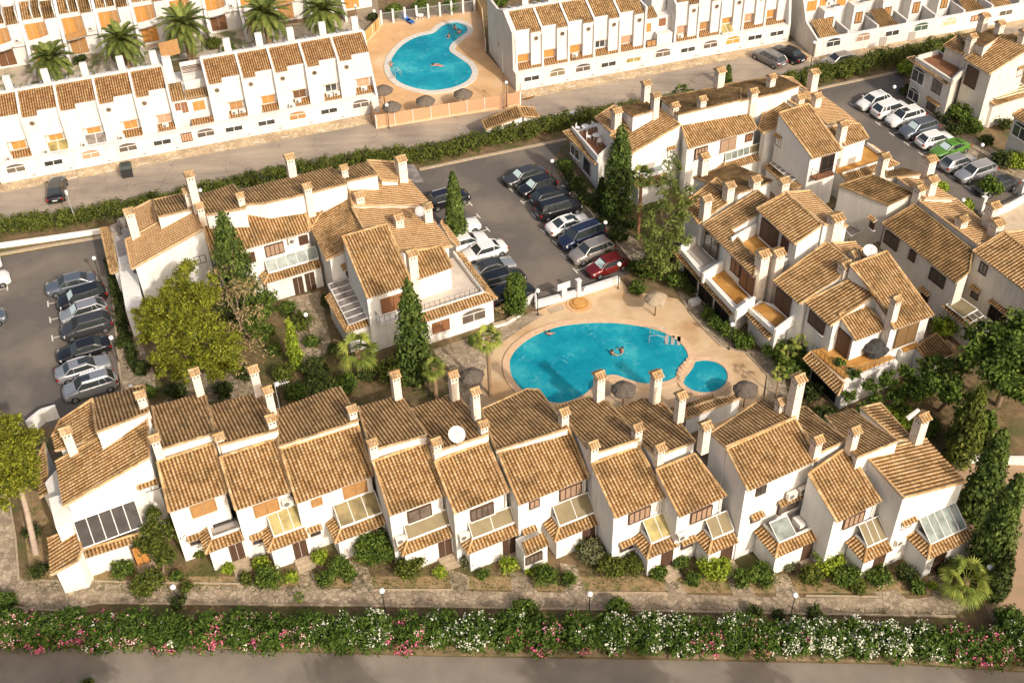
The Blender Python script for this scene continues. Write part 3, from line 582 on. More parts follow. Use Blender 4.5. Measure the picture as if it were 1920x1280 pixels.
tiles(P, u0, v0*.86+UP*.5, 'porch_roof', TM, H.root); H.addwall([np.array([p[0], p[1], 0]) for p in [P[0]+v0*.3, P[1]+v0*.3, P[1]+v0*1.7, P[0]+v0*1.7]], [np.array([p[0], p[1], 2.35]) for p in [P[0]+v0*.3, P[1]+v0*.3, P[1]+v0*1.7, P[0]+v0*1.7]]); H.win(1001, 1046, 1.3, .8, 'grille', pl=(P[0]+v0*.3, -v0), mat=GREYG); H.done()
H, A, w, z2 = unit('U8', 'front-row townhouse with a small two-pane yellow porch canopy, left of the two-storey front', (1155, 972), (1249, 932), (1109, 870), (1197, 835), (1109, 852), [(1109, 852), (1197, 824), (1190, 812), (1140, 755), (1100, 745), (1042, 761)], ((1213, 1049), (1270, 1019)),
     [(1199, 965, 1.7, 1.1, 'grille', PALEB, 0), (1175, 1023, 1.0, .75, 'dark', None, 1)], (), [(1112, 833, 9.4, 1.9), (1195, 800, 9.4, 1.9), (1231, 702, 10.3, 3.7, .70)], canopy=YELG, nb=2); H.done()
H, A, w, z2 = unit('U9', 'front-row townhouse with a beige porch awning half hidden by a yellow-green shrub', (1275, 970), (1362, 930), (1230, 880), (1302, 850), (1232, 856), [(1232, 856), (1303, 828), (1240, 752), (1202, 747), (1152, 766), (1190, 820)], ((1326, 1040), (1387, 1027)) and ((1328, 1041), (1390, 1022)),
     [(1315, 964, 1.7, 1.1, 'grille', PALEB, 0), (1288, 1019, .9, .75, 'dark', None, 1)], [(1277, 1001)], [(1237, 838, 9.4, 1.9), (1277, 741, 9.8, 2.6, .60), (1323, 797, 11.2, 2.6, .66)], canopy=AWN, nb=2, ze=5.9); H.done()
# the taller three-storey one
H, A, w, z2 = unit('U10', 'tallest front-row townhouse, three storeys, with two air conditioners and a half-open terrace', (1403, 921), (1533, 863), (1362, 841), (1490, 783), (1360, 838), [(1360, 838), (1492, 781), (1470, 768), (1432, 745), (1332, 812)], ((1454, 1047), (1535, 1004)),
     [(1427, 919, .75, .75, 'dark', None, 0), (1417, 971, .75, .6, 'dark', None, 1), (1478, 946, 1.7, 1.15, 'dark', GREYG, 1)], [(1482, 924), (1503, 914)], [(1465, 751, 11.6, 2.2), (1533, 823, 9.5, 2.0), (1498, 709, 11.6, 4.5, .75)], ze=7.9, strip=.12, pitch=21); H10 = H
Cc = at(1454, 1047, 2.45); i0 = Cc+u0*.75+v0*.75; i0[2] = 3.0
H.glazed([i0, i0+u0*1.5, i0+u0*1.5+v0*1.3+UP*.75, i0+v0*1.3+UP*.75], PALEG, 1)
m = MB(); q = i0+u0*2.4+v0*.9; q[2] = 2.6; m.box(q, u0, v0, UP, .5, .9, .5); m.build('terrace_bench', WMET, H.root); H.done()
H, A, w, z2 = unit('U11', 'front-row townhouse with a latticed brown porch canopy between the two taller ends', (1570, 980), (1652, 940), (1515, 888), (1587, 838), (1537, 849), [(1537, 849), (1588, 825), (1560, 805), (1510, 763), (1480, 765), (1490, 785)], ((1620, 1056), (1672, 1029)),
     [(1601, 974, 1.7, 1.1, 'grille', PALEB, 0)], (), [(1603, 806, 9.6, 2.2)], canopy=AWN, nb=3, zr=7.4); H.done()
# U12: end house, roof falls to the right
H = House('townhouse', 'right end house of the front row with a five-bay pale glazed porch canopy', 'house', FG, base=(1700, 1040))
H.roof('R', 'R', (1812, 903), 6.3, [(1694, 933), (1812, 903), (1737, 823), (1620, 851)], 13, mat=TM, over=.2)
H.roof('B', 'B', (1607, 858), 8.3, [(1607, 858), (1684, 827), (1640, 800), (1597, 767), (1547, 780)], 17, mat=TD)
H.roof('R2', 'R', (1690, 815), 6.6, [(1684, 826), (1712, 825), (1650, 756), (1613, 765)], 16, mat=TM)
H.pl['G'] = H.gable('R', (1694, 933), (1812, 903))
g0 = H.pl['G'][0]
C = at(1740, 1050, 2.6); E_ = at(1832, 998, 2.6); d = float((g0-C)@v0)
C_, R_, i0, i1 = H.skirt(C, float((E_-C)@u0), d, 2.6, right=True)
a0 = np.array([i0[0], i0[1], 3.15]); a1 = np.array([i1[0], i1[1], 3.15]); dd = d-.8
H.glazed([a0, a1, a1+v0*dd+UP*1.1, a0+v0*dd+UP*1.1], PALEG, 5)
c = C+u0*1.6+v0*.32; c[2] = 1.25; H.win3(c, -v0, .95, 2.05, 'door')
H.win(1699, 982, .9, .7, 'dark', key='G', hood=True); H.acpx(1684, 1011, key='G')
H.chimney(1730, 781, 10.6, 3.4, .80); H.chimney(1603, 809, 9.6, 2.2) if False else None
m = MB(); q = at(1722, 776, 9.6); m.tube(q-u0*1.0, q-u0*.1+UP*.5, .2, .14); m.build('flue_pipe', ACW, H.root)
H.done()
# U1: corner house on the left, roof falls to the left
H = House('townhouse', 'left corner house of the front row with low wing and white-framed sloping glazing', 'house', FG, base=(200, 1050))
pl = H.plane('L', (118, 950), 5.6, 17)
H.roof('L', 'L', (118, 950), 5.6, [(104, 866), (118, 950), (280, 857), (276, 768), (182, 822), (140, 845)], 17, plane=pl, mat=TM)
H.roof('L2', 'L', (96, 820), 5.6, [(97, 820), (104, 845), (184, 822), (173, 748), (112, 789)], 17, plane=pl, mat=TM, dz=-.05)
H.roof('B', 'B', (181, 811), 8.6, [(181, 811), (278, 773), (270, 722), (240, 730), (172, 748)], 19, mat=TD)
zg = H.roof('B2', 'B', (300, 841), 8.5, [(285, 800), (300, 800), (283, 760), (272, 750)], 19, mat=TD, cap=False)
f5 = lambda x, y: (x/3.37, 900+y/3.37)
H.roof('wing', 'L', f5(320, 600), 2.4, [f5(300, 370), f5(320, 600), f5(490, 510), f5(520, 440), f5(480, 300)], 20, mat=TM)
H.roof('wing2', 'F', f5(490, 510), 2.4, [f5(492, 510), f5(880, 385), f5(892, 330), f5(522, 440)], 24, mat=TM)
wp = H.pl['wing2'][0]
Pw = [at(*f5(520, 432), 3.0), at(*f5(905, 290), 3.0)]; Pw += [Pw[1]+v0*1.35+UP*1.5, Pw[0]+v0*1.35+UP*1.5]
H.glazed(Pw, SMOKE, 5, 'sloping_window')
gp = (Pw[3]+v0*.05, -v0)
H.addwall([np.array([p[0], p[1], 0]) for p in (Pw[3]-u0*1.2, Pw[2]+u0*.9, Pw[2]+u0*.9+v0*3, Pw[3]-u0*1.2+v0*3)], [np.array([p[0], p[1], 4.6]) for p in (Pw[3]-u0*1.2, Pw[2]+u0*.9, Pw[2]+u0*.9+v0*3, Pw[3]-u0*1.2+v0*3)])
H.win(282, 912, 1.5, .7, 'dark', pl=H.gable('L', (118, 950), (280, 857)), hood=True)
c = at(*f5(890, 470), 1.2); H.win3(c, -v0, 1.0, 2.0, 'door', ORANGE)
st = MB(); q = at(*f5(925, 545), 0)
for k in range(4): st.box(q+v0*(.9-.4*k), u0, v0, UP, 1.3, .42, .42-.1*k)
st.build('steps', STONEW, H.root)
H.chimney(122, 807, 8.2, 3.0, .70); H.chimney(262, 739, 10.0, 2.6, .66); H.chimney(292, 712+30, 9.9, .1, .3) if False else None
P_ = [at(68, 905, 2.2), at(80, 985-10, 2.2)]
H.roof('side', 'L', (76, 935), 2.3, [(66, 870), (74, 933), (92, 920), (84, 830)], 20, mat=TM)
H.block([(84, 905), (112, 985), (135, 960), (105, 880)], 3.4)
H.done()
# ================================================================ tiled clusters behind
CG = 'tiled houses of the inner courts'
a1_ = lambda *pts: zp(180, 280, 5.3333, pts); a2_ = lambda *pts: zp(500, 280, 5.3333, pts); a3_ = lambda *pts: zp(590, 420, 5.3333, pts)
a4_ = lambda *pts: zp(1040, 120, 5.3333, pts); a5_ = lambda *pts: zp(1340, 120, 5.3333, pts); a6_ = lambda *pts: zp(1180, 300, 5.3333, pts)
a7_ = lambda *pts: zp(1250, 400, 5.3333, pts); a8_ = lambda *pts: zp(1440, 520, 5.3333, pts); a9_ = lambda *pts: zp(1560, 280, 5.3333, pts)
b0_ = lambda *pts: zp(1560, 440, 5.3333, pts); b1_ = lambda *pts: zp(1620, 0, 6.4, pts)
def one(f, x, y): return f((x, y))[0]
def pergola(H, P, nb, mat=WMET):
    """open or clear-roofed canopy of parallel bars"""
    P = [np.array(p) for p in P]; m = MB()
    for i in range(nb+1):
        t = i/nb; m.tube(P[0]+(P[1]-P[0])*t, P[3]+(P[2]-P[3])*t, .045, k=4)
    m.tube(P[0], P[1], .05, k=4); m.tube(P[3], P[2], .05, k=4); return m.build('pergola', mat, H.root)
# ---- left inner court: gabled house at its left end
H = House('courtyard_house', 'left end house of the left court with grey roof terrace and outdoor armchairs', 'house', CG, base=one(a1_, 420, 1270))
pl = H.plane('L', one(a1_, 355, 1200), 5.7, 17)
H.roof('L', 'L', None, 0, a1_((295, 905), (355, 1200), (1078, 800), (1000, 555), (610, 742), (425, 845)), 17, plane=pl, mat=TL)
H.roof('L2', 'L', None, 0, a1_((380, 600), (405, 850), (612, 745), (552, 510)), 17, plane=pl, mat=TL, dz=-.05)
H.roof('B', 'B', one(a1_, 620, 680), 8.1, a1_((620, 682), (960, 600), (900, 440), (568, 512)), 14, mat=TD)
tz = 3.2
P = H.block(a1_((150, 760), (330, 700), (420, 1000), (240, 1190)), tz+.02); H.slab('terrace_floor', [at(x, y, tz+.06) for x, y in a1_((158, 790), (320, 760), (380, 1020), (225, 1080))], .04, GREYT)
H.roof('sk', 'L', one(a1_, 150, 1240), 2.9, a1_((45, 790), (150, 1245), (220, 1220), (150, 780)), 26, mat=TM)
H.block(a1_((215, 1120), (330, 1080), (420, 1270), (470, 1560), (300, 1620)), 3.0)
for q, rz in ((one(a1_, 205, 845), 0), (one(a1_, 275, 770), 0)):
    c = at(*q, tz+.06); m = MB(); m.box(c, u0, v0, UP, .8, .75, .35); m.box(c+v0*.32, u0, v0, UP, .8, .14, .8); m.box(c-u0*.38, u0, v0, UP, .12, .75, .6); m.box(c+u0*.38, u0, v0, UP, .12, .75, .6)
    o = m.build('armchair', GREYP); tag(o, 'grey outdoor armchair on the left court roof terrace, '+('nearer the camera' if q[1] > 430 else 'beside the chimney'), 'chair')
H.win(one(a1_, 1040, 1100)[0], one(a1_, 1040, 1100)[1], 1.0, .8, 'dark', pl=H.gable('L', one(a1_, 355, 1200), one(a1_, 1078, 800)))
H.win(*one(a1_, 385, 1235), 1.2, 1.0, 'dark', pl=H.pl['L'])
H.chimney(*one(a1_, 325, 620), 9.3, 3.6, .85); H.chimney(*one(a1_, 910, 415), 9.9, 2.4, .72); H.chimney(*one(a1_, 930, 250), 11.6, 4.2, .78)
H.done()
# ---- second: long front slope with the cypress before it
H = House('courtyard_house', 'left court house with long front slope and glass-roofed porch behind the big cypress', 'house', CG, base=(480, 560))
H.roof('F', 'F', (581, 434), 5.9, [(398, 484), (581, 434), (567, 374), (381, 423)], 22)
z2 = H.planes['F'][0][2]+2.4
H.roof('B1', 'B', one(a1_, 1100, 662), 8.6, a1_((1100, 662), (1500, 590), (1440, 450), (1372, 350), (1000, 465)), 14, mat=TD)
H.roof('B2', 'B', one(a2_, 0, 540), 8.6, a2_((0, 538), (395, 450), (805, 345), (640, 182), (310, 260), (-260, 410), (-250, 560)), 14, mat=TD)
H.win(*one(a2_, 80, 1000), 1.7, 1.15, 'grille', key='F', mat=PALEB); H.win(*one(a2_, 368, 905), .8, .9, 'dark', key='F', mat=DBROWN); H.win(*one(a1_, 1545, 1085), .8, 1.0, 'dark', key='F', mat=DBROWN)
H.acpx(*one(a2_, 250, 900), key='F')
C = at(495, 533, 2.5); E_ = at(605, 503, 2.5); wp = H.pl['F'][0]; d = float((wp-C)@v0)
C_, R_, i0, i1 = H.skirt(C, float((E_-C)@u0), d, 2.5)
a0 = np.array([i0[0], i0[1], 3.05]); a1 = np.array([i1[0], i1[1], 3.05]); dd = d-.8; H.glazed([a0, a1, a1+v0*dd+UP*.9, a0+v0*dd+UP*.9], PALEG, 5)
for x, y in ((560, 536), (582, 528)): H.win(x, y, .85, 2.0, 'door', pl=(C+v0*.32, -v0))
H.chimney(*one(a1_, 1035, 570), 9.7, 2.0); H.chimney(*one(a1_, 1440, 465), 9.6, 2.0); H.chimney(*one(a2_, 225, 75), 11.6, 4.2, .80); H.chimney(*one(a2_, 400, 370), 9.9, 3.2, .72)
H.done()
# ---- third: wing stepping out (slope to the left) with clean slopes to the right
H = House('courtyard_house', 'left court corner house with bright clean roofs and a tall round-capped chimney', 'house', CG, base=(640, 560))
H.roof('L', 'L', one(a2_, 590, 1112), 5.7, [(612, 381), (582, 428), (611, 488), (644, 473), (678, 432), (652, 362)], 17)
H.roof('F3', 'F', one(a2_, 445, 795), 5.9, a2_((395, 590), (445, 795), (600, 545)), 22, walls=False)
H.roof('R1', 'R', one(a2_, 1650, 560), 6.0, [(650, 340), (661, 386), (811, 385), (770, 339)], 12, mat=TL)
H.roof('R0', 'R', (746, 340), 6.9, [(689, 301), (700, 315), (716, 339), (746, 340), (738, 304)], 12, mat=TL)
H.roof('B', 'B', one(a2_, 830, 322), 8.4, a2_((800, 325), (1110, 258), (1000, 128), (690, 210)), 13, mat=TD)
H.roof('R2', 'R', (849, 462), 5.9, [(659, 388), (682, 430), (725, 421), (749, 471), (781, 470), (849, 462), (826, 428), (792, 386)], 12, mat=TL)
P = [at(x, y, 3.0) for x, y in a2_((1380, 150), (1470, 150), (1570, 320), (1400, 330))]; H.slab('canopy', P, .08, GREYP)
H.chimney(*one(a2_, 770, 185), 9.7, 2.2); H.chimney(*one(a2_, 1340, 95), 10.6, 4.2, .9); H.chimney(*one(a2_, 920, 455), 9.2, 2.2, .8); H.chimney(*one(a2_, 1600, 570), 9.0, 3.6, .8); H.chimney(*one(a2_, 1315, 680), 8.9, 2.6, .8)
c = at(*one(a2_, 1530, 620), 8.0); m = MB(); k = 14
for r0, r1, z0_, z1_ in ((0, .25, 0, .03), (.25, .48, .03, .11)):
    for i in range(k):
        A_, B_ = 2*math.pi*i/k, 2*math.pi*(i+1)/k; ax = -v0*.8+UP*.6; tx = u0; ty = np.cross(ax, tx)
        m.face([c+tx*math.cos(t)*r+ty*math.sin(t)*r+ax*z for t, r, z in ((A_, r0, z0_), (B_, r0, z0_), (B_, r1, z1_), (A_, r1, z1_))])
m.tube(c, c-UP*1.0, .03); m.build('satellite_dish', GMET, H.root)
H.roof('skR', 'R', (857, 480), 3.2, a2_((1760, 700), (1740, 740), (1830, 900), (1900, 970), (1930, 930), (1880, 860)), 22, mat=TL)
H.done()
# ---- fourth: front gable block with the big terrace towards the pool
H = House('courtyard_house', 'left court house with a large paved roof terrace and arched window facing the swimming pool', 'house', CG, base=(760, 640))
H.roof('F', 'F', one(a3_, 530, 745), 6.4, a3_((530, 745), (972, 600), (722, 0), (275, 125)), 21)
H.roof('F2', 'F', one(a3_, 1030, 560), 5.5, a3_((1030, 560), (1382, 432), (1270, 215), (1010, 275)), 21)
C = at(*one(a3_, 1050, 1000), 2.9); E_ = at(*one(a3_, 1830, 745), 2.9); C = C-u0*1.0
tw = float((E_-C)@u0); td = 7.2
C_, R_, i0, i1 = H.skirt(C, tw, td, 2.9, left=False, right=True, dright=7.6, fmat=mat_noise('pale_terrace_tiles', (.58, .50, .42), (.48, .41, .34), 1.5), sw=.85, rise=.42)
H.rail([i0+UP*.05+v0*.05+u0*.5, i1+UP*.05+v0*.05, i1+UP*.05+v0*4.5], .75)
H.win(*one(a3_, 790, 790), 2.2, 1.5, 'shutter', key='F', mat=mat_wood('red_brown_wood', (.27, .12, .055)))
RB = bpy.data.materials['red_brown_wood']
fp = (C+v0*.32, -v0)
H.win(*one(a3_, 1262, 1020), 1.6, 1.15, 'shutter', pl=fp, mat=RB); H.win(*one(a3_, 1590, 930), 2.3, .95, 'arch', pl=fp, mat=GREYG)
H.chimney(*one(a3_, 965, 290), 9.0, 5.2, .85)
# side pergola and its skirt on the left
C2 = at(*one(a3_, 310, 1090), 2.7); w2 = float((H.pl['F'][0]-C2)@u0)+.6; d2 = 5.6
C_, R_, j0, j1 = H.skirt(C2, w2+1.3, d2, 2.7, sw=.7)
b0 = at(*one(a3_, 345, 1010), 3.2); b1 = at(*one(a3_, 530, 940), 3.6); b2 = at(*one(a3_, 340, 540), 3.6); b3 = at(*one(a3_, 135, 605), 3.2)
H.glazed([b0, b3, b2, b1], GREYP, 7)
H.block([one(a3_, 530, 760), one(a3_, 880, 900), one(a3_, 880, 600), one(a3_, 600, 650)], 2.9) if False else None
H.win(*one(a3_, 325, 480), .7, .9, 'dark', pl=H.gable('F', one(a3_, 530, 745), one(a3_, 275, 125)), hood=True)
bb = onp(*one(a3_, 790, 960), H.pl['F'][0]-v0*.9, -v0); H.slab('balcony', [bb-u0*1.3, bb+u0*1.2, bb+u0*1.2+v0*1.0, bb-u0*1.3+v0*1.0], .15, WALL); H.rail([bb-u0*1.25+v0*.9, bb-u0*1.25, bb+u0*1.15, bb+u0*1.15+v0*.9], .8)
H.done()
# ---- upper court: house with the brown-tiled terrace
RG = 'tiled houses of the upper court'
H = House('courtyard_house', 'upper court end house with two white tables on its red roof terrace', 'house', RG, base=(1130, 360))
pl = H.plane('L', one(a4_, 740, 915), 5.7, 17)
H.roof('L', 'L', None, 0, a4_((550, 720), (740, 915), (1255, 610), (1050, 450), (785, 590)), 17, plane=pl)
H.roof('L2', 'L', None, 0, a4_((400, 540), (560, 690), (785, 590), (640, 430), (590, 418)), 17, plane=pl, dz=-.05, mat=TL)
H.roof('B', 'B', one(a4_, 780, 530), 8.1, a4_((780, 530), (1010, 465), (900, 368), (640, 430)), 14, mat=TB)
H.block(a4_((180, 680), (420, 590), (560, 850), (440, 1000)), 3.3)
H.slab('terrace_floor', [at(x, y, 3.36) for x, y in a4_((200, 690), (420, 625), (520, 830), (430, 930))], .04, TERRR)
P = [at(x, y, 3.4) for x, y in a4_((175, 660), (435, 965))]; d_ = P[1]-P[0]; L_ = np.linalg.norm(d_); m = MB(); m.box((P[0]+P[1])/2, d_/L_, np.cross(UP, d_/L_), UP, L_, .16, .45); m.build('parapet', H.wall, H.root)
P = [at(x, y, 3.4) for x, y in a4_((435, 965), (560, 850))]; d_ = P[1]-P[0]; L_ = np.linalg.norm(d_); m = MB(); m.box((P[0]+P[1])/2, d_/L_, np.cross(UP, d_/L_), UP, L_-.2, .16, .6); m.build('parapet', H.wall, H.root)
H.roof('sk', 'L', one(a4_, 400, 1010), 2.95, a4_((80, 680), (400, 1012), (440, 980), (165, 655)), 26, walls=False)
wl_ = (H.pl['sk'][0]+u0*.1, -u0)
H.win(*one(a4_, 205, 880), 1.9, 1.2, 'glass', pl=wl_); H.win(*one(a4_, 330, 1030), 1.6, 1.5, 'dark', pl=wl_)
H.win(*one(a4_, 1155, 885), .7, .95, 'dark', pl=H.gable('L', one(a4_, 740, 915), one(a4_, 1255, 610)), hood=True)
P = H.block(a4_((740, 1290), (1080, 1290), (1020, 1180), (800, 1100)), 2.6) if False else None
H.chimney(*one(a4_, 620, 470), 9.2, 3.2, .85); H.chimney(*one(a4_, 915, 195), 11.0, 4.2, .75); H.chimney(*one(a4_, 1010, 315), 9.8, 2.6, .7)
C = at(*one(a4_, 830, 1250), 2.5)
H.skirt(C, 3.6, 3.0, 2.5); H.glazed([C+u0*1+v0*.9+UP*.6, C+u0*3.6+v0*.9+UP*.6, C+u0*3.6+v0*2.9+UP*1.4, C+u0*1+v0*2.9+UP*1.4], PALEG, 3)
H.done()
for k, (x, y) in enumerate([one(a4_, 305, 680), one(a4_, 415, 770)]):
    c = at(x, y, 3.36); t_ = thing('garden_table', c, 'white plastic table with chairs on the red roof terrace, '+('farther from the camera' if k == 0 else 'nearer the camera'), 'table')
    m = MB(); m.tube(c+UP*.70, c+UP*.74, .42, k=12); m.build('table_top', WMET, t_)
    for i in range(4):
        a = i*math.pi/2+.4; m = MB(); p = c+np.array([math.cos(a), math.sin(a), 0])*.3; m.tube(p, p+UP*.7, .025); m.build('leg', WMET, t_)
    for i in range(2+k):
        a = .6+i*2.2; p = c+np.array([math.cos(a), math.sin(a), 0])*.8; f = np.array([math.cos(a), math.sin(a), 0]); e_ = np.cross(UP, f)
        q = thing('garden_chair', p, 'white plastic chair by the '+('far' if k == 0 else 'near')+' terrace table, '+['on its camera side', 'behind it', 'to its left'][i], 'chair')
        m = MB(); m.box(p+UP*.40, f, e_, UP, .45, .45, .04); m.build('seat', WMET, q); m = MB(); m.box(p+UP*.44+f*.21, f, e_, UP, .04, .42, .45); m.build('backrest', WMET, q)
        for sx in (-1, 1):
            for sy in (-1, 1): m = MB(); m.tube(p+f*.19*sx+e_*.19*sy, p+f*.19*sx+e_*.19*sy+UP*.4, .02, k=4); m.build('leg', WMET, q)
H = House('courtyard_house', 'upper court house with a long golden front slope and a glass porch roof', 'house', RG, base=(1330, 330))
H.roof('F', 'F', one(a4_, 1340, 850), 5.9, [(1276, 229), (1291, 279), (1420, 243), (1394, 195)], 22)
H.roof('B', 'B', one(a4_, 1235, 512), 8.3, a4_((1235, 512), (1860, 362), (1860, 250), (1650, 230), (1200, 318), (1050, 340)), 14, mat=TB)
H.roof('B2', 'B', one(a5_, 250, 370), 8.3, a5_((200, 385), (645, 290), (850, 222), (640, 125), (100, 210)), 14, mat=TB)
H.win(*one(a4_, 1465, 890), 1.4, 1.2, 'grille', key='F', mat=PALEB); H.win(*one(a4_, 1735, 810), 1.8, 1.4, 'shutter', key='F', mat=PALEB); H.win(*one(a5_, 342, 735), .8, .8, 'dark', key='F', mat=RB)
C = at(1355, 322, 2.4); E_ = at(1440, 296, 2.4); wp = H.pl['F'][0]; d = float((wp-C)@v0)
C_, R_, i0, i1 = H.skirt(C, float((E_-C)@u0), d, 2.4)
a0 = np.array([i0[0], i0[1], 3.0]); a1 = np.array([i1[0], i1[1], 3.0]); dd = d-.8; H.glazed([a0, a0+(a1-a0)*.6, a0+(a1-a0)*.6+v0*dd+UP*.9, a0+v0*dd+UP*.9], PALEG, 4); H.glazed([a0+(a1-a0)*.61, a1, a1+v0*dd+UP*.9, a0+(a1-a0)*.61+v0*dd+UP*.9], AWN, 1, 'awning')
H.chimney(*one(a4_, 1200, 415), 9.5, 2.2, .72); H.chimney(*one(a4_, 1475, 350), 9.5, 2.2, .72); H.chimney(*one(a4_, 1655, 65), 11.2, 4.4, .9); H.chimney(*one(a5_, 385, 275), 9.9, 3.2, .8); H.chimney(*one(a5_, 570, 130), 9.9, 2.6, .72)
H.done()
H = House('courtyard_house', 'upper court corner house with broad front gable, dark balcony and orange terrace', 'house', RG, base=(1540, 330))
H.roof('L', 'L', one(a5_, 480, 700), 5.9, [(1431, 212), (1422, 243), (1430, 251), (1456, 240), (1484, 203), (1462, 187)], 16)
H.roof('R', 'R', one(a5_, 1450, 600), 6.2, a5_((620, 260), (700, 350), (830, 420), (935, 400), (1010, 480), (1115, 600), (1450, 603), (1270, 450), (1030, 282), (850, 225)), 12, mat=TL)
H.roof('R0', 'R', one(a5_, 930, 260), 6.9, a5_((620, 122), (850, 222), (930, 262), (790, 142)), 12, mat=TL)
H.roof('F', 'F', one(a5_, 980, 950), 6.4, [(1460, 212), (1524, 298), (1579, 282), (1516, 195)], 21)
H.roof('F2', 'F', one(a5_, 1310, 815), 5.6, a5_((1120, 655), (1310, 818), (1540, 745), (1450, 600), (1350, 570)), 21)
H.win(*one(a5_, 1125, 1000), 1.5, 1.9, 'dark', key='F', mat=DARK)
bb = onp(*one(a5_, 1110, 1130), H.pl['F'][0]-v0*.8, -v0); H.slab('balcony', [bb-u0*1.2, bb+u0*1.2, bb+u0*1.2+v0*.9, bb-u0*1.2+v0*.9], .12, TERRR); H.rail([bb-u0*1.15+v0*.8, bb-u0*1.15, bb+u0*1.15, bb+u0*1.15+v0*.8], .9)
H.win(*one(a5_, 640, 775), .8, 1.0, 'dark', pl=H.gable('F', (1524, 298), (1460, 212)), hood=True); H.acpx(*one(a5_, 525, 735), pl=(H.pl['L'][0]-v0*.2, -u0)) if False else None
C = at(*one(a5_, 1320, 1175), 2.7); E_ = at(*one(a5_, 1850, 1005), 2.7); H.skirt(C, float((E_-C)@u0), 4.2, 2.7, left=False, right=True, fmat=TERRA)
pg = [at(x, y, 3.0) for x, y in a5_((550, 990), (770, 1170), (900, 1135), (680, 950))]; H.glazed([pg[0], pg[1], pg[2]+UP*.2, pg[3]+UP*.2], GREYP, 5)
H.roof('sk', 'L', one(a5_, 780, 1260), 2.4, a5_((490, 1030), (780, 1265), (930, 1190), (900, 1150), (780, 1190), (550, 995)), 22)
H.chimney(*one(a5_, 995, 80), 10.6, 3.8, .9); H.chimney(*one(a5_, 855, 335), 8.6, 2.0, .75); H.chimney(*one(a5_, 1025, 320), 9.0, 2.8, .8); H.chimney(*one(a5_, 1285, 600), 8.6, 3.8, .8); H.chimney(*one(a5_, 1700, 920), 6.4, 4.2, .85)
H.done()
# ---- court beside the pool
H = House('courtyard_house', 'pool-side house with ochre terraces on two levels and twin chimneys', 'house', CG, base=(1340, 560))
H.roof('B', 'B', one(a6_, 1190, 300), 7.6, a6_((1090, 335), (1200, 305), (1430, 212), (1020, 40), (640, 180)), 12, mat=TB)
H.roof('La', 'L', one(a6_, 690, 640), 5.7, a6_((550, 430), (690, 640), (970, 440), (1040, 330), (870, 182)), 17)
H.roof('L', 'L', one(a6_, 1240, 1170), 5.7, a6_((730, 652), (1240, 1172), (1275, 1010), (1022, 705), (1290, 540), (1395, 400), (1280, 308)), 17, mat=TD)
H.roof('L2', 'L', one(a6_, 1650, 850), 8.0, [(1418, 392), (1489, 459), (1541, 422), (1473, 361)], 16)
H.roof('R2', 'R', (1589, 424), 8.4, [(1474, 361), (1545, 421), (1589, 425), (1518, 358)], 12, mat=TL)
lw = (H.pl['L2'][0], -u0)
H.win(*one(a6_, 1395, 740), 2.4, 2.0, 'shutter', pl=lw, mat=DBROWN); H.win(*one(a6_, 1553, 845), .9, 1.4, 'shutter', pl=lw, mat=DBROWN)
lw = (H.pl['L'][0], -u0)
H.win(*one(a6_, 820, 850), 2.0, 2.1, 'dark', pl=lw); H.win(*one(a7_, 690, 520), 1.3, 1.8, 'dark', pl=lw, mat=RB); H.win(*one(a7_, 805, 680), 2.0, 2.0, 'dark', pl=lw, mat=RB)
tf = lambda pts, z, mt: H.slab('terrace_floor', [at(x, y, z) for x, y in pts], .15, mt)
tf(a7_((690, 255), (885, 187), (1085, 380), (1060, 400), (885, 470)), 5.2, TERRA)
H.block(a7_((140, 375), (330, 240), (560, 400), (890, 770), (700, 975)), 2.9)
vp = at(*one(a7_, 140, 375), 2.9); vq = at(*one(a7_, 700, 975), 2.9); vd = vq-vp; vL = np.linalg.norm(vd); vd /= vL; vn = np.cross(vd, UP); vn = vn if np.dot(vn, EYE-vp) > 0 else -vn
for k_ in (.22, .5, .78): H.win3(vp+vd*vL*k_-UP*1.65+vn*.01, vn, vL*.24, 2.0, 'dark', mat=DARK, sill=False)  # near-black panels painted in for the shade of an open veranda
tf(a7_((410, 600), (625, 520), (860, 790), (700, 905)), 2.98, TERRA); tf(a7_((150, 320), (330, 250), (560, 420), (360, 540)), 2.97, GREYT)
def wallbar(H, p, q, z, h, th=.18, name='parapet'):
    a, b_ = at(*p, z+h), at(*q, z+h); a[2] = b_[2] = z; d_ = b_-a; L_ = np.linalg.norm(d_); d_ /= L_; m = MB(); m.box((a+b_)/2, d_, np.cross(UP, d_), UP, L_, th, h); return m.build(name, H.wall, H.root)
wallbar(H, one(a7_, 135, 340), one(a7_, 345, 590), 2.95, .55); wallbar(H, one(a7_, 365, 600), one(a7_, 690, 955), 2.95, .55)
wallbar(H, one(a7_, 365, 600), one(a7_, 570, 470), 2.95, 1.1, .22); wallbar(H, one(a7_, 700, 965), one(a7_, 880, 830), 2.95, 1.1, .22); wallbar(H, one(a7_, 645, 235), one(a7_, 880, 480), 5.15, .5)
wallbar(H, one(a7_, 650, 245), one(a7_, 900, 100), 5.1, 1.3, .2); wallbar(H, one(a7_, 1090, 500), one(a7_, 1300, 400), 5.1, .8, .22); wallbar(H, one(a7_, 135, 330), one(a7_, 290, 230), 2.95, .9, .22)
H.roof('sk', 'L', one(a7_, 640, 1030), 2.6, a7_((55, 385), (640, 1032), (690, 960), (125, 355)), 24, walls=False)
H.chimney(*one(a6_, 750, -40), 9.4, 4.6, .8); H.chimney(*one(a6_, 1000, 250), 9.0, 3.0, .85); H.chimney(*one(a6_, 770, 385), 8.8, 3.6, .85); H.chimney(*one(a6_, 1260, 190), 8.8, 2.0, .85); H.chimney(*one(a6_, 1545, 205), 9.2, 2.6, .9)
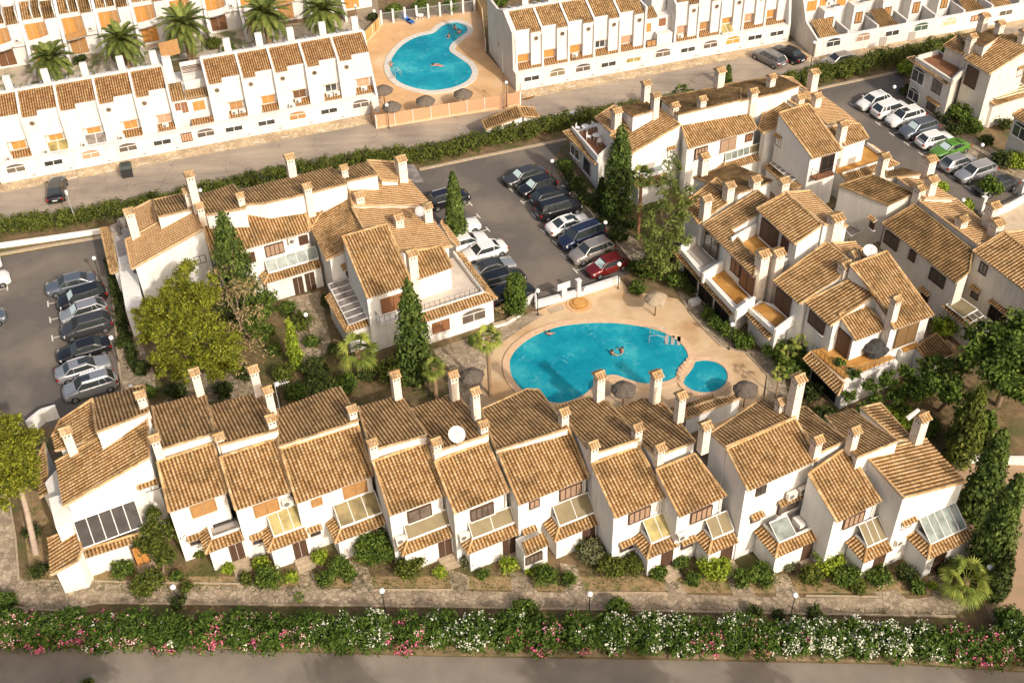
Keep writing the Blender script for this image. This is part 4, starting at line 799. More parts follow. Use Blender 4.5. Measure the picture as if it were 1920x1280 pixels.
H.chimney(*one(a7_, 965, 400), 8.2, 7.6, .95); H.chimney(*one(a7_, 1115, 390), 8.2, 7.6, .95); H.chimney(*one(a7_, 1695, 40), 9.4, 4.6, 1.1)
H.done()
H = House('courtyard_house', 'pool-side house with a large white satellite dish, right of the twin chimneys', 'house', CG, base=(1440, 620))
H.roof('L3', 'L', one(a7_, 1320, 905), 5.8, a7_((1065, 680), (1325, 908), (1705, 655), (1860, 500), (1600, 288)), 17)
H.roof('L4', 'L', one(a8_, 620, 485), 5.8, a8_((360, 250), (620, 487), (930, 270), (1092, 160), (905, -10), (745, 55)), 17)
H.roof('R', 'R', one(a7_, 1905, 330), 6.9, a7_((1660, 300), (1850, 480), (1960, 350), (1890, 290)), 12, mat=TL)
lw = (H.pl['L3'][0], -u0); H.win(*one(a7_, 1160, 885), 2.0, 1.9, 'dark', pl=lw, mat=DBROWN)
lw = (H.pl['L4'][0], -u0); H.win(*one(a7_, 1500, 1080), 2.0, 1.5, 'dark', pl=lw, mat=DBROWN)
H.block(a7_((840, 950), (930, 870), (1310, 980), (1085, 1195)), 2.9); tf(a7_((870, 935), (965, 885), (1200, 1040), (1090, 1130)), 2.98, TERRA)
wallbar(H, one(a7_, 830, 940), one(a7_, 1075, 1165), 2.95, .5); wallbar(H, one(a7_, 1085, 1160), one(a7_, 1310, 990), 2.95, 1.0, .22)
H.roof('sk', 'L', one(a7_, 1015, 1265), 2.6, a7_((760, 985), (1015, 1265), (1080, 1190), (830, 920)), 24, walls=False)
H.chimney(*one(a7_, 1790, 510), 9.2, 2.6, .9); H.chimney(*one(a9_, 230, 1040), 9.0, 2.4, .8)
def dish(H, c, r, face, mat=None):
    ax = face/np.linalg.norm(face); tx = np.cross(UP, ax); tx /= np.linalg.norm(tx); ty = np.cross(ax, tx); m = MB(); k = 16; prev = None
    R_ = [(0, 0), (.4, .04), (.75, .13), (1, .25)]
    for (ra, za), (rb, zb) in zip(R_, R_[1:]):
        for i in range(k):
            A_, B_ = 2*math.pi*i/k, 2*math.pi*(i+1)/k
            m.face([c+tx*math.cos(t)*q*r+ty*math.sin(t)*q*r+ax*z*r for t, q, z in ((A_, ra, za), (B_, ra, za), (B_, rb, zb), (A_, rb, zb))])
    o = m.build('satellite_dish', mat or ACW, H.root); m = MB(); m.tube(c, c-UP*1.2, .04); m.tube(c-ty*r*.9+ax*.2*r, c+ax*r*.9, .02); m.ball(c+ax*r*.9, .06, 6); m.build('dish_arm', GMET, o)
dish(H, at(*one(a9_, 380, 1020), 8.6), .6, UP*.9-v0*.4-u0*.2)
H.done()
dish(HU6, at(856, 815, 9.6), .62, UP*.9-v0*.6)
H = House('courtyard_house', 'pool-side corner house with a planted ochre roof terrace and a covered grey table', 'house', CG, base=(1640, 740))
H.roof('F', 'F', (1677, 617), 6.1, [(1593, 497), (1662, 471), (1751, 592), (1677, 618), (1643, 553)], 21)
H.roof('F2', 'F', (1605, 638), 5.3, [(1573, 589), (1605, 639), (1667, 615), (1619, 569)], 21)
H.win(*one(a8_, 1385, 570), 2.1, 2.2, 'shutter', key='F', mat=mat_wood('olive_wood', (.20, .12, .05)))
H.win(*one(a8_, 730, 640), 2.0, 2.2, 'door', pl=(H.pl['F2'][0]+u0*.0, -u0), mat=BROWN)
P = H.block(a8_((435, 760), (620, 670), (1250, 790), (1300, 840), (762, 1080)), 2.7)
vp = at(*one(a8_, 435, 760), 2.7); vq = at(*one(a8_, 762, 1080), 2.7); vd = vq-vp; vL = np.linalg.norm(vd); vd /= vL; vn = np.cross(vd, UP); vn = vn if np.dot(vn, EYE-vp) > 0 else -vn; H.win3((vp+vq)/2-UP*1.5+vn*.01, vn, vL*.72, 2.0, 'dark', mat=DARK, sill=False)  # one dark panel stands in for the veranda's shade, no real window
tf(a8_((440, 730), (620, 680), (1150, 740), (1270, 800), (760, 1010)), 2.82, TERRA)
H.roof('sk', 'L', one(a8_, 690, 1180), 2.45, a8_((350, 820), (700, 1185), (760, 1060), (430, 740)), 24, walls=False)
H.rail([at(x, y, 2.85) for x, y in a8_((440, 740), (760, 1010), (1250, 860))], .8)
H.roof('R', 'F', one(a8_, 1610, 865), 2.8, a8_((1480, 690), (1610, 868), (1860, 760), (1680, 560)), 14, mat=TB)
H.block(a8_((1240, 620), (1500, 560), (1500, 690), (1340, 740)), 3.2); tf(a8_((1330, 690), (1490, 640), (1490, 690), (1360, 740)), 3.27, TERRA)
H.chimney(*one(a8_, 1285, 215), 9.0, 5.0, .66)
H.done()
c = at(*one(a8_, 1060, 770), 2.85); t_ = thing('covered_table', c, 'bulky dark grey covered garden table on the ochre roof terrace', 'table')
m = MB(); k = 14; rings = []
for z, r in ((.25, 1.0), (.8, 1.05), (1.15, .8), (1.3, .5), (1.55, .35), (1.6, .1)):
    rings.append([c+np.array([math.cos(a)*r*(1+.14*math.sin(3*a+z*4)), math.sin(a)*r*.8*(1+.12*math.cos(4*a+z*3)), z]) for a in [2*math.pi*i/k for i in range(k)]])
for A_, B_ in zip(rings, rings[1:]): m.mesh(A_+B_, [(i, (i+1) % k, k+(i+1) % k, k+i) for i in range(k)])
m.face(rings[-1]); m.build('cover', mat_noise('grey_cover_cloth', (.06, .058, .056), (.035, .034, .033), 3), t_)
for i in range(4): m = MB(); a = i*1.57+.7; m.tube(c+np.array([math.cos(a)*.7, math.sin(a)*.55, 0]), c+np.array([math.cos(a)*.7, math.sin(a)*.55, .3]), .04); m.build('leg', WMET, t_)
# ---- right court: shaded walls towards the camera-left
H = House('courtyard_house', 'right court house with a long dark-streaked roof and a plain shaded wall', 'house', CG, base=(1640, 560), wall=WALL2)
H.roof('L1', 'L', one(a9_, 565, 560), 6.5, a9_((68, 362), (565, 562), (825, 440), (400, 258)), 6, mat=TB, over=.05)
H.roof('L2', 'L', (1791, 530), 5.4, [(1654, 419), (1791, 531), (1817, 510), (1823, 469), (1714, 383)], 17, mat=TB)
H.roof('R', 'R', one(a9_, 1500, 720), 6.2, a9_((870, 520), (1450, 950), (1590, 940), (1570, 780), (1240, 500), (930, 490)), 11, mat=TL)
H.roof('R1', 'R', one(a9_, 1240, 495), 6.6, a9_((650, 290), (830, 420), (930, 490), (1240, 497), (890, 270)), 11, mat=TL)
H.roof('B', 'B', one(a9_, 640, 290), 7.2, a9_((540, 290), (890, 250), (700, 188), (540, 220)), 12, mat=TB)
lw = (H.pl['L2'][0], -u0)
H.win(*one(a9_, 590, 915), 1.7, 1.3, 'dark', pl=lw); H.win(*one(a9_, 800, 1065), .7, 1.0, 'dark', pl=lw); H.win(*one(b0_, 1050, 435), 1.8, 1.2, 'dark', pl=lw); H.win(*one(b0_, 925, 615), .9, 1.0, 'dark', pl=lw, mat=DARK, hood=True)
H.win(*one(a9_, 405, 745), .6, 1.0, 'dark', pl=(H.pl['L1'][0], -u0), hood=True)
H.chimney(*one(a9_, 985, 95), 10.0, 4.2, .95); H.chimney(*one(a9_, 1000, 300), 9.0, 2.8, .9); H.chimney(*one(a9_, 885, 385), 8.6, 2.4, .85); H.chimney(*one(a9_, 1305, 695), 8.0, 1.8, .85); H.chimney(*one(a9_, 1620, 560), 9.0, 3.8, .9); H.chimney(*one(a9_, 1655, 730), 8.6, 3.4, .95)
P = [at(x, y, 2.6) for x, y in b0_((400, 90), (690, 300), (720, 270), (470, 60))]; H.slab('awning', P, .06, AWN)
P = [at(x, y, 2.6) for x, y in a9_((0, 640), (190, 870), (320, 810), (40, 580))]; H.glazed(P, GREYP, 3)
H.done()
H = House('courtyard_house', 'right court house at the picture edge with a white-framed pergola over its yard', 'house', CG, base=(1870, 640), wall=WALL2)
H.roof('L', 'L', (1823, 472), 6.6, [(1823, 471), (1965, 578), (2010, 530), (1882, 435)], 17)
H.roof('R', 'R', (2010, 500), 7.0, [(1882, 436), (2010, 530), (2040, 500), (1920, 433)], 11, mat=TL)
lw = (H.pl['L'][0], -u0)
H.win(*one(b0_, 1512, 340), .8, 1.0, 'dark', pl=lw); H.win(*one(b0_, 1430, 590), .8, 1.0, 'dark', pl=lw, hood=True); H.win(*one(b0_, 1655, 800), 1.9, 1.6, 'dark', pl=lw, mat=DARK, hood=True)
P = [at(x, y, 2.7) for x, y in b0_((1140, 700), (1310, 830), (1455, 745), (1290, 630))]; H.glazed(P, AWN, 1, 'awning')
P = [at(x, y, 2.7) for x, y in b0_((1310, 830), (1500, 1000), (1640, 930), (1455, 750))]; pergola(H, P, 3); pergola(H, [P[1], P[2], P[3], P[0]], 3)
H.roof('sk', 'L', one(b0_, 1500, 1060), 2.3, b0_((1100, 720), (1500, 1065), (1540, 1010), (1160, 700)), 22, walls=True)
H.done()
# ---- top right corner house and its neighbour at the edge
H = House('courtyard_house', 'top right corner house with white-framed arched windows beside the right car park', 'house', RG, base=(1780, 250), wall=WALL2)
H.roof('L', 'L', one(b1_, 1500, 890), 6.9, b1_((1205, 710), (1500, 892), (2000, 580), (1980, 400), (1650, 430)), 17)
H.roof('L2', 'L', one(b1_, 1195, 655), 6.9, b1_((945, 552), (1200, 660), (1440, 560), (1250, 480), (1130, 425)), 17)
H.roof('B', 'B', one(b1_, 1440, 560), 8.6, b1_((1440, 560), (1650, 430), (1640, 330), (1300, 390), (1130, 425), (1250, 485)), 13, mat=TB)
TZ = 5.0
H.block(b1_((620, 690), (900, 600), (1200, 840), (1056, 985)), TZ)
H.slab('terrace_floor', [at(x, y, TZ+.05) for x, y in b1_((680, 690), (900, 620), (1150, 830), (1050, 930))], .04, TERRR)
H.roof('sk', 'L', one(b1_, 1000, 1015), TZ-.4, b1_((510, 700), (1000, 1018), (1055, 975), (610, 678)), 25, walls=False)
wallbar(H, one(b1_, 625, 685), one(b1_, 1055, 955), TZ, .45); wallbar(H, one(b1_, 1070, 950), one(b1_, 1200, 830), TZ, .7); wallbar(H, one(b1_, 650, 670), one(b1_, 900, 600), TZ, .6)
lw = (H.pl['sk'][0]+u0*.05, -u0)
H.win(*one(b1_, 650, 925), 1.9, 1.4, 'arch', pl=lw); H.win(*one(b1_, 875, 1045), 1.4, 1.4, 'dark', pl=lw, mat=GREYG); H.win(*one(b1_, 595, 1150), 1.7, 1.1, 'arch', pl=lw); H.win(1749, 193+8, 1.8, 1.2, 'dark', pl=lw, mat=GREYG, hood=True)
H.win(*one(b1_, 1285, 930), 1.6, 2.2, 'dark', pl=(H.pl['L'][0], -u0), mat=DBROWN); H.win(*one(b1_, 1865, 865), .8, 1.0, 'dark', pl=H.gable('L', one(b1_, 1500, 892), one(b1_, 2000, 580)), hood=True)
P = [at(x, y, 3.6) for x, y in b1_((1480, 1130), (1600, 1190), (1990, 1080), (1860, 980))]; H.glazed(P, YELG, 4)
H.roof('sk2', 'F', one(b1_, 1580, 1265), 3.0, b1_((1420, 1150), (1580, 1268), (2000, 1140), (1990, 1090), (1600, 1190)), 20)
H.chimney(*one(b1_, 1300, 440), 9.6, 3.6, .8); H.chimney(*one(b1_, 1450, 190), 10.8, 4.0, .85); H.chimney(*one(b1_, 1640, 280), 10.2, 3.4, .8); H.chimney(*one(b1_, 1930, 380), 10.0, 3.4, .8)
H.done()
f2 = lambda *p: zp(1620, 150, 6.4, p)
H = House('courtyard_house', 'cream house cut by the right edge below the corner house, with an arched window', 'house', RG, base=(1900, 300), wall=WALL2)
H.roof('L', 'L', f2((1780, 420))[0], 5.0, f2((1775, 420), (2100, 640), (2200, 560), (1900, 350)), 20)
H.win(*f2((1870, 630))[0], 1.9, 1.3, 'arch', key='L'); H.done()
# utility hut by the street with a rusty dish
H = House('hut', 'small tiled transformer hut with a rusty satellite dish beside the street', 'hut', u=u1, v=v1, base=(930, 250))
h_ = lambda *p: zp(640, 0, 3, p)
H.roof('F', 'F', h_((810, 728))[0], 1.8, h_((790, 680), (812, 730), (1020, 655), (985, 600)), 16, mat=TB); H.roof('F2', 'F', h_((1025, 655))[0], 1.8, h_((1025, 658), (1115, 662), (1080, 605), (990, 600)), 14, mat=TM)
dish(H, at(*h_((1055, 560))[0], 3.4), .85, UP*.8+v0*.55, mat_noise('rusty_dish', (.42, .22, .08), (.30, .13, .04), 2)); H.done()
# ================================================================ white terraces along the street
UL = (at(697, 213)-at(0, 345)); UL /= np.linalg.norm(UL); VL = np.array([-UL[1], UL[0], 0])
UM = (at(1478, 77)-at(977, 170)); UM /= np.linalg.norm(UM); VM = np.array([-UM[1], UM[0], 0])
UR = (at(1900, 40)-at(1530, 107)); UR /= np.linalg.norm(UR); VR = np.array([-UR[1], UR[0], 0])
def arch_win(H, c, w, h, kind, mat=None):
    return H.win3(c, -H.v, w, h, 'arch' if kind == 'arch' else kind, mat, sill=False)
def white_unit(O, u, v, s0, w, label, flip, shut, low, rnd=True, ac=(), awn='tile', chim=True, lowmat=None, shutmat=None, rm=None, glassf=False):
    """one narrow white townhouse: street wall, lean-to strip, two bays, fin walls and tiled roof"""
    H = House('white_townhouse', label, 'house', 'white terraced houses along the street', u=u, v=v, wall=WHITE, base=O+u*(s0+w/2))
    H.u, H.v = u, v
    P = lambda s, d, z: O+u*s+v*d+UP*z
    fw = .24
    bx = lambda a, b, c, d, z0, z1: H.addwall([P(a, c, z0), P(b, c, z0), P(b, d, z0), P(a, d, z0)], [P(a, c, z1), P(b, c, z1), P(b, d, z1), P(a, d, z1)])
    bx(s0, s0+w, 0, .85, 0, 2.15)                            # street wall with the low windows
    ze, zr, dr, de = 6.75, 8.05, 4.3, 1.25
    bx(s0+fw, s0+w, 1.75, 8.4, 0, 5.6)                     # body
    bx(s0, s0+fw, .86, 8.41, 0, 6.2)                          # fin wall
    fin = [P(s0, 1.0, 6.0), P(s0+fw, 1.0, 6.0), P(s0+fw, dr, 6.0), P(s0, dr, 6.0)]
    H.addwall(fin, [P(s0, 1.0, ze+.16), P(s0+fw, 1.0, ze+.16), P(s0+fw, dr, zr+.2), P(s0, dr, zr+.2)])
    bx(s0, s0+w, dr-.05, dr+.25, 5.5, zr+.22)
    m1 = s0+fw; m2 = s0+w; ws = (m2-m1)*.42                   # the forward bay with the round window
    a, b_ = (m1, m1+ws) if not flip else (m2-ws, m2)          # forward bay
    c_, d_ = (m1+ws, m2) if not flip else (m1, m2-ws)
    bx(a, b_, 1.1, 1.74, 0, ze-.1); bx(c_, d_, 1.45, 1.745, 3.9, ze+.12)   # forward bay; upper blind wall over the shutter
    sl = math.atan2(zr-ze, dr-de); e = u; s_ = v*math.cos(sl)+UP*math.sin(sl)
    zz = lambda d: ze+(d-de)*math.tan(sl)
    dl, dh = 1.0, 1.55
    if not flip: R = [P(m1, dl, zz(dl)), P(b_, dl, zz(dl)), P(b_, dh, zz(dh)), P(m2, dh, zz(dh)), P(m2, dr, zz(dr)), P(m1, dr, zz(dr))]
    else: R = [P(m1, dh, zz(dh)), P(a, dh, zz(dh)), P(a, dl, zz(dl)), P(m2, dl, zz(dl)), P(m2, dr, zz(dr)), P(m1, dr, zz(dr))]
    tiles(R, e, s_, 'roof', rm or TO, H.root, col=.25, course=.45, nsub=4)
    bx(m1, m2, 1.75, dr, 5.5, 6.6)
    # back part: small slopes between ribs, and the chimney slab
    sb = -v*math.cos(.3)+UP*math.sin(.3); db = dr+.3
    for k in range(3):
        x0 = m1+(m2-m1)*k/3; x1 = m1+(m2-m1)*(k+1)/3-.16
        zz2 = lambda d: zr-.35-(d-db)*math.tan(.3)
        tiles([P(x1, db+2.2, zz2(db+2.2)), P(x0, db+2.2, zz2(db+2.2)), P(x0, db, zz2(db)), P(x1, db, zz2(db))], -u, sb, 'rear_roof', rm or TO, H.root, nsub=4)
        H.addwall([P(x1, db, 5.6), P(x1+.14, db, 5.6), P(x1+.14, db+2.4, 5.6), P(x1, db+2.4, 5.6)], [P(x1, db, zr+.1), P(x1+.14, db, zr+.1), P(x1+.14, db+2.4, zr-.6), P(x1, db+2.4, zr-.6)], 'rib')
    bx(m1, m2, db, 8.38, 5.4, 6.5)
    if chim:
        cx = m2-.9; H.addwall([P(cx, db+.5, 6), P(cx+.75, db+.5, 6), P(cx+.75, db+.9, 6), P(cx, db+.9, 6)], [P(cx, db+.5, 9.5), P(cx+.75, db+.5, 9.5), P(cx+.75, db+.9, 9.5), P(cx, db+.9, 9.5)], 'chimney')
    fb = P((a+b_)/2, 1.1, 5.75)
    if rnd:
        m = MB(); k = 14; c = fb-v*.01; pts = [c+u*.27*math.cos(2*math.pi*i/k)+UP*.27*math.sin(2*math.pi*i/k) for i in range(k)]
        m.prism(pts, [p-v*.02 for p in pts]); o = m.build('round_window', GREYG, H.root)
        m = MB()
        for i in range(k): m.tube(pts[i]-v*.03, pts[(i+1) % k]-v*.03, .035, k=4)
        m.build('rim', MORT, o)
    cb = (c_+d_)/2
    if shut: H.win3(P(cb, 1.75, 3.95-.55), -v, 1.3, 1.15, 'shutter' if shut != 'open' else 'glass', shutmat or shut if shut != 'open' else None, sill=False)
    m = MB(); m.box(P(cb, 1.40, 3.86), u, v, UP, d_-c_-.1, .12, .08); m.build('string_course', MORT, H.root)
    for k in range(len(ac)): H.ac(P(cb-.35+.85*k+(.3 if len(ac) == 1 else 0), 1.5, 2.35), -v, .85) if ac[k] == 'in' else H.ac(P(b_-.2 if not flip else a+.2, .9, 2.2), -v, .85)
    if awn == 'tile':
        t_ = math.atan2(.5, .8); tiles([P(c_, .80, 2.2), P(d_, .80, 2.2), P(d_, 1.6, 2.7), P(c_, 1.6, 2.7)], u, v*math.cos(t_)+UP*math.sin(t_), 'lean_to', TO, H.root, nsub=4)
        if flip: tiles([P(a, .80, 2.2), P(b_, .80, 2.2), P(b_, 1.2, 2.45), P(a, 1.2, 2.45)], u, v*math.cos(t_)+UP*math.sin(t_), 'lean_to', TO, H.root, nsub=4)
    elif awn: H.glazed([P(c_, .5, 2.3), P(d_, .5, 2.3), P(d_, 1.6, 3.0), P(c_, 1.6, 3.0)], awn, 2, side=False)
    lc = P(s0+w*.5, 0, 1.35)
    arch_win(H, lc, 1.9, .62, low, lowmat)
    m = MB(); m.box(P(s0+w-.35, -.03, .25), u, v, UP, .34, .08, .16); m.build('vent_grille', GMET, H.root)
    H.done(); return H
OLp = at(0, 345)
divs = [onp(x, y, OLp+VL*1.0, -VL) for x, y in ((35.6, 218), (104, 195), (177, 180), (247, 170), (310, 160), (387, 159), (452, 148), (512, 137), (572, 127), (632, 114), (687, 101))]
sv = [float((p-OLp)@UL) for p in divs]
PKB = mat_wood('pale_wood', (.62, .46, .30))
spec = [  # label, shutter, low window, low mat, ac, lean-to
 ('white townhouse at the left edge of the long terrace, blue-grey low window', ORANGE, 'arch', GREYG, (), 'tile'),
 ('white townhouse with a pale glazed lean-to and a two-pane low window, second visible from the left edge', ORANGE, 'arch', GLASS, ('out',), YELG),
 ('white townhouse with a grey-green glazed lean-to above a salmon low shutter', TAN, 'arch', PKB, ('out',), GREYP),
 ('white townhouse with a red tiled lean-to and an air conditioner left of it, grey arched low window', ORANGE, 'arch', GREYG, ('out',), 'tile'),
 ('white townhouse with salmon shutter, left of the recessed house in the long terrace', PINKW, 'glass', GLASS, ('in',), 'tile')]
sL = [sv[0]-3.85*2, sv[0]-3.85] + sv[:5]
SP = [('white townhouse mostly beyond the left edge of the photo', ORANGE, 'arch', GREYG, (), 'tile')]*1
for i, (lb, sh, lo, lm, ac, aw) in enumerate([('white townhouse almost wholly beyond the left edge of the photo', ORANGE, 'arch', GREYG, (), 'tile')]+spec+[]):
    s0 = sv[0]-3.85+0 if i == 0 else sv[i-1]; 
    w_ = (sv[i]-s0) if i < 5 else 3.6
    if i == 0: lb = 'white townhouse at the left edge of the long terrace, cut by the photo edge'
    elif i == 1: lb = 'white townhouse with a yellowish glazed lean-to, second from the left edge of the photo'
    elif i == 2: lb = 'white townhouse with grey-green glazed lean-to above a salmon latticed low window'
    elif i == 3: lb = 'white townhouse with a grey arched low window and an air conditioner beside its lean-to'
    elif i == 4: lb = 'white townhouse with salmon shutter next to the recessed house with roof pergola'
    sh, lo, lm, ac, aw = [(ORANGE, 'arch', GREYG, ('out',), 'tile'), (ORANGE, 'glass', GLASS, ('out',), YELG), (ORANGE, 'arch', PINKW, ('out',), GREYP), (ORANGE, 'arch', GREYG, ('out',), 'tile'), (PINKW, 'glass', GLASS, ('in',), 'tile')][i] if i < 5 else (None,)*5
    if i < 5: white_unit(OLp, UL, VL, s0, w_, lb, False, sh, lo, ac=ac, awn=aw, lowmat=lm, rnd=(i != 2))
for k, (dx, lb2) in enumerate(((-7.7, 'white townhouse left of the photo edge'), )): pass
# recessed house with the lattice screen and roof pergola, left terrace
s0 = sv[4]; w_ = sv[5]-sv[4]
H = House('white_townhouse', 'recessed white townhouse with brown doors, roof pergola and latticed screen, left terrace', 'house', 'white terraced houses along the street', u=UL, v=VL, wall=WHITE, base=OLp+UL*(s0+w_/2))
P = lambda s, d, z: OLp+UL*s+VL*d+UP*z
bx = lambda a, b, c, d, z0, z1: H.addwall([P(a, c, z0), P(b, c, z0), P(b, d, z0), P(a, d, z0)], [P(a, c, z1), P(b, c, z1), P(b, d, z1), P(a, d, z1)])
bx(s0, s0+w_, 0, .85, 0, 2.15); bx(s0, s0+.24, .86, 8.4, 0, 7.4); bx(s0+.25, s0+w_, 1.9, 8.4, 0, 5.0); bx(s0+.25, s0+1.2, 5.4, 8.0, 5, 8.2); bx(s0+2.0, s0+w_, 3.4, 3.6, 5, 6.2); bx(s0+2.0, s0+w_, 5.6, 5.8, 5, 7.4)
a_ = .45
tiles([P(s0+.3, 1.75, 5.0), P(s0+1.7, 1.75, 5.0), P(s0+1.7, 3.9, 6.0), P(s0+.3, 3.9, 6.0)], UL, VL*math.cos(a_)+UP*math.sin(a_), 'roof', TD, H.root, nsub=4)
tiles([P(s0+1.8, 1.75, 4.9), P(s0+w_, 1.75, 4.9), P(s0+w_, 2.9, 5.45), P(s0+1.8, 2.9, 5.45)], UL, VL*math.cos(a_)+UP*math.sin(a_), 'roof', TD, H.root, nsub=4)
tiles([P(s0+1.8, .8, 2.2), P(s0+w_, .8, 2.2), P(s0+w_, 1.5, 2.6), P(s0+1.8, 1.5, 2.6)], UL, VL*.86+UP*.5, 'lean_to', TO, H.root, nsub=4)
H.slab('lattice_screen', [P(s0+.3, 6.2, 8.1), P(s0+2.4, 6.2, 8.3), P(s0+2.4, 7.9, 9.2), P(s0+.3, 7.9, 9.0)], .08, TAN)
m = MB()
for k in range(5): m.tube(P(s0+2.1, 4.0+k*.35, 7.0), P(s0+w_, 4.0+k*.35, 7.0), .05, k=4)
m.build('pergola', BROWN, H.root)
for x, wd, hh, zc in ((.75, .5, .8, 4.2), (1.45, .6, 1.2, 4.0)): H.win3(P(s0+x, 1.9, zc), -VL, wd, hh, 'shutter', mat=RB, sill=False)
H.win3(P(s0+3.0, 1.9, 3.9), -VL, 1.2, 1.0, 'shutter', mat=ORANGE, sill=False)
H.win3(P(s0+.9, 0, 1.4), -VL, 1.1, 1.0, 'grille', mat=PINKW, sill=False); H.win3(P(s0+3.0, 0, 1.35), -VL, 1.9, .62, 'arch', mat=GREYG, sill=False); H.done()
lab = [('white townhouse with two air conditioners under its tan shutter, right of the recessed house', TAN, 'glass', GLASS, ('in', 'in'), 'tile'),
 ('white townhouse with a bright orange shutter and a blue-framed low window', ORANGE, 'glass', GLASS, (), 'tile'),
 ('white townhouse with a brown window, one air conditioner and an orange latticed low window', BROWN, 'arch', TAN, ('in', 'out'), 'tile'),
 ('white townhouse with open shutters and pale mottled lean-to in the left terrace', 'open', 'glass', GLASS, ('in', 'in'), 'tile'),
 ('white townhouse at the pool end of the left terrace, beside the fenced pool', PINKW, 'arch', GREYG, ('in',), 'tile')]
for i, (lb, sh, lo, lm, ac, aw) in enumerate(lab):
    s0 = sv[5+i]; e_ = sv[6+i] if i < 4 else sv[9]+3.75
    white_unit(OLp, UL, VL, s0, e_-s0, lb, False, sh, lo, ac=ac, awn=aw, lowmat=lm)
sE = sv[9]+3.75
H = House('end_wall', 'white end wall of the left terrace beside the pool deck', 'wall', u=UL, v=VL, wall=WHITE, base=P(sE, 2, 0))
H.addwall([P(sE, 0, 0), P(sE+.22, 0, 0), P(sE+.22, 4.3, 0), P(sE, 4.3, 0)], [P(sE, 0, 2.2), P(sE+.22, 0, 2.2), P(sE+.22, 4.3, 8.2), P(sE, 4.3, 8.2)]); H.addwall([P(sE, 4.31, 0), P(sE+.22, 4.31, 0), P(sE+.22, 8.4, 0), P(sE, 8.4, 0)], [P(sE, 4.31, 8.2), P(sE+.22, 4.31, 8.2), P(sE+.22, 8.4, 6.9), P(sE, 8.4, 6.9)]); H.done()
# ---- middle terrace (mirror bays)
OM = at(977, 170)
dm = [onp(x, y, OM+VM*1.0, -VM) for x, y in ((962, 57), (1013, 53), (1062, 45), (1111, 35), (1159, 28), (1207, 22))]
sm = [float((p-OM)@UM) for p in dm]
shift = -.15
st_ = (35.2-(-.25))/10.6; 
mids = [('white townhouse at the pool end of the middle terrace with a wide dark low window', ORANGE, 'glass', GLASS, (), 'tile'),
 ('white townhouse of the middle terrace with a cream boarded low window', ORANGE, 'arch', AWN, (), 'tile'),
 ('white townhouse of the middle terrace with a speckled lean-to and grey barred low window', ORANGE, 'arch', GREYG, ('in',), 'tile'),
 ('white townhouse of the middle terrace with one open window leaf and a three-part low window', 'open', 'glass', GLASS, (), 'tile'),
 ('white townhouse of the middle terrace with a salmon shutter over a yellow low window', PINKW, 'glass', YELG, (), 'tile')]
w3 = 3.24; s0 = -.3; smx = []
for i, (lb, sh, lo, lm, ac, aw) in enumerate(mids):
    white_unit(OM, UM, VM, s0, w3, lb, True, sh, lo, ac=ac, awn=aw, lowmat=lm, rm=TM); s0 += w3
# recessed one
P = lambda s, d, z: OM+UM*s+VM*d+UP*z
H = House('white_townhouse', 'recessed white townhouse with a small terrace wall in the middle terrace', 'house', 'white terraced houses along the street', u=UM, v=VM, wall=WHITE, base=P(s0+2, 0, 0))
bx = lambda a, b, c, d, z0, z1: H.addwall([P(a, c, z0), P(b, c, z0), P(b, d, z0), P(a, d, z0)], [P(a, c, z1), P(b, c, z1), P(b, d, z1), P(a, d, z1)])
w4 = 4.0; bx(s0, s0+w4, 0, .85, 0, 2.15); bx(s0, s0+.24, .86, 8.4, 0, 7.4); bx(s0+.25, s0+w4, 2.2, 8.4, 0, 5.2); bx(s0+1.9, s0+w4-.1, 1.2, 2.19, 0, 3.4); bx(s0+2, s0+w4-.1, 3.6, 5.6, 5.2, 7.2)
tiles([P(s0+.3, 2.1, 5.2), P(s0+2.2, 2.1, 5.2), P(s0+2.2, 3.6, 5.9), P(s0+.3, 3.6, 5.9)], UM, VM*math.cos(a_)+UP*math.sin(a_), 'roof', TD, H.root, nsub=4)
tiles([P(s0+1.9, 3.5, 7.3), P(s0+w4, 3.5, 7.3), P(s0+w4, 5.8, 8.2), P(s0+1.9, 5.8, 8.2)], UM, VM*math.cos(.38)+UP*math.sin(.38), 'roof', TB, H.root, nsub=4)
H.win3(P(s0+1.0, 2.2, 4.0), -VM, .8, 1.0, 'shutter', mat=ORANGE, sill=False); H.win3(P(s0+2.9, 2.2, 4.4), -VM, .8, .9, 'shutter', mat=RB, sill=False); H.win3(P(s0+1.0, .86-.0, 2.6), -VM, 1.2, .8, 'dark', mat=TAN, sill=False); H.win3(P(s0+2.2, 0, 1.35), -VM, 2.0, .65, 'arch', mat=GREYG, sill=False); H.done()
s0 += w4
mids2 = [('white townhouse with a small salmon shutter, right of the recessed house, middle terrace', PINKW, 'glass', GLASS, ('in',), 'tile'),
 ('white townhouse with a dark recessed balcony door over a grey arched low window, middle terrace', TAN, 'arch', GREYG, (), 'tile'),
 ('white townhouse with a small awning and a bright orange low window, middle terrace', ORANGE, 'arch', ORANGE, (), YELG),
 ('second last white townhouse of the middle terrace, four-pane low window', PINKW, 'glass', GLASS, (), 'tile'),
 ('last white townhouse of the middle terrace, by the alley', ORANGE, 'glass', GLASS, (), 'tile')]
wr = (35.25-s0-.3)/5
for i, (lb, sh, lo, lm, ac, aw) in enumerate(mids2):
    white_unit(OM, UM, VM, s0, wr, lb, True, sh, lo, ac=ac, awn=aw, lowmat=lm, rm=TM); s0 += wr
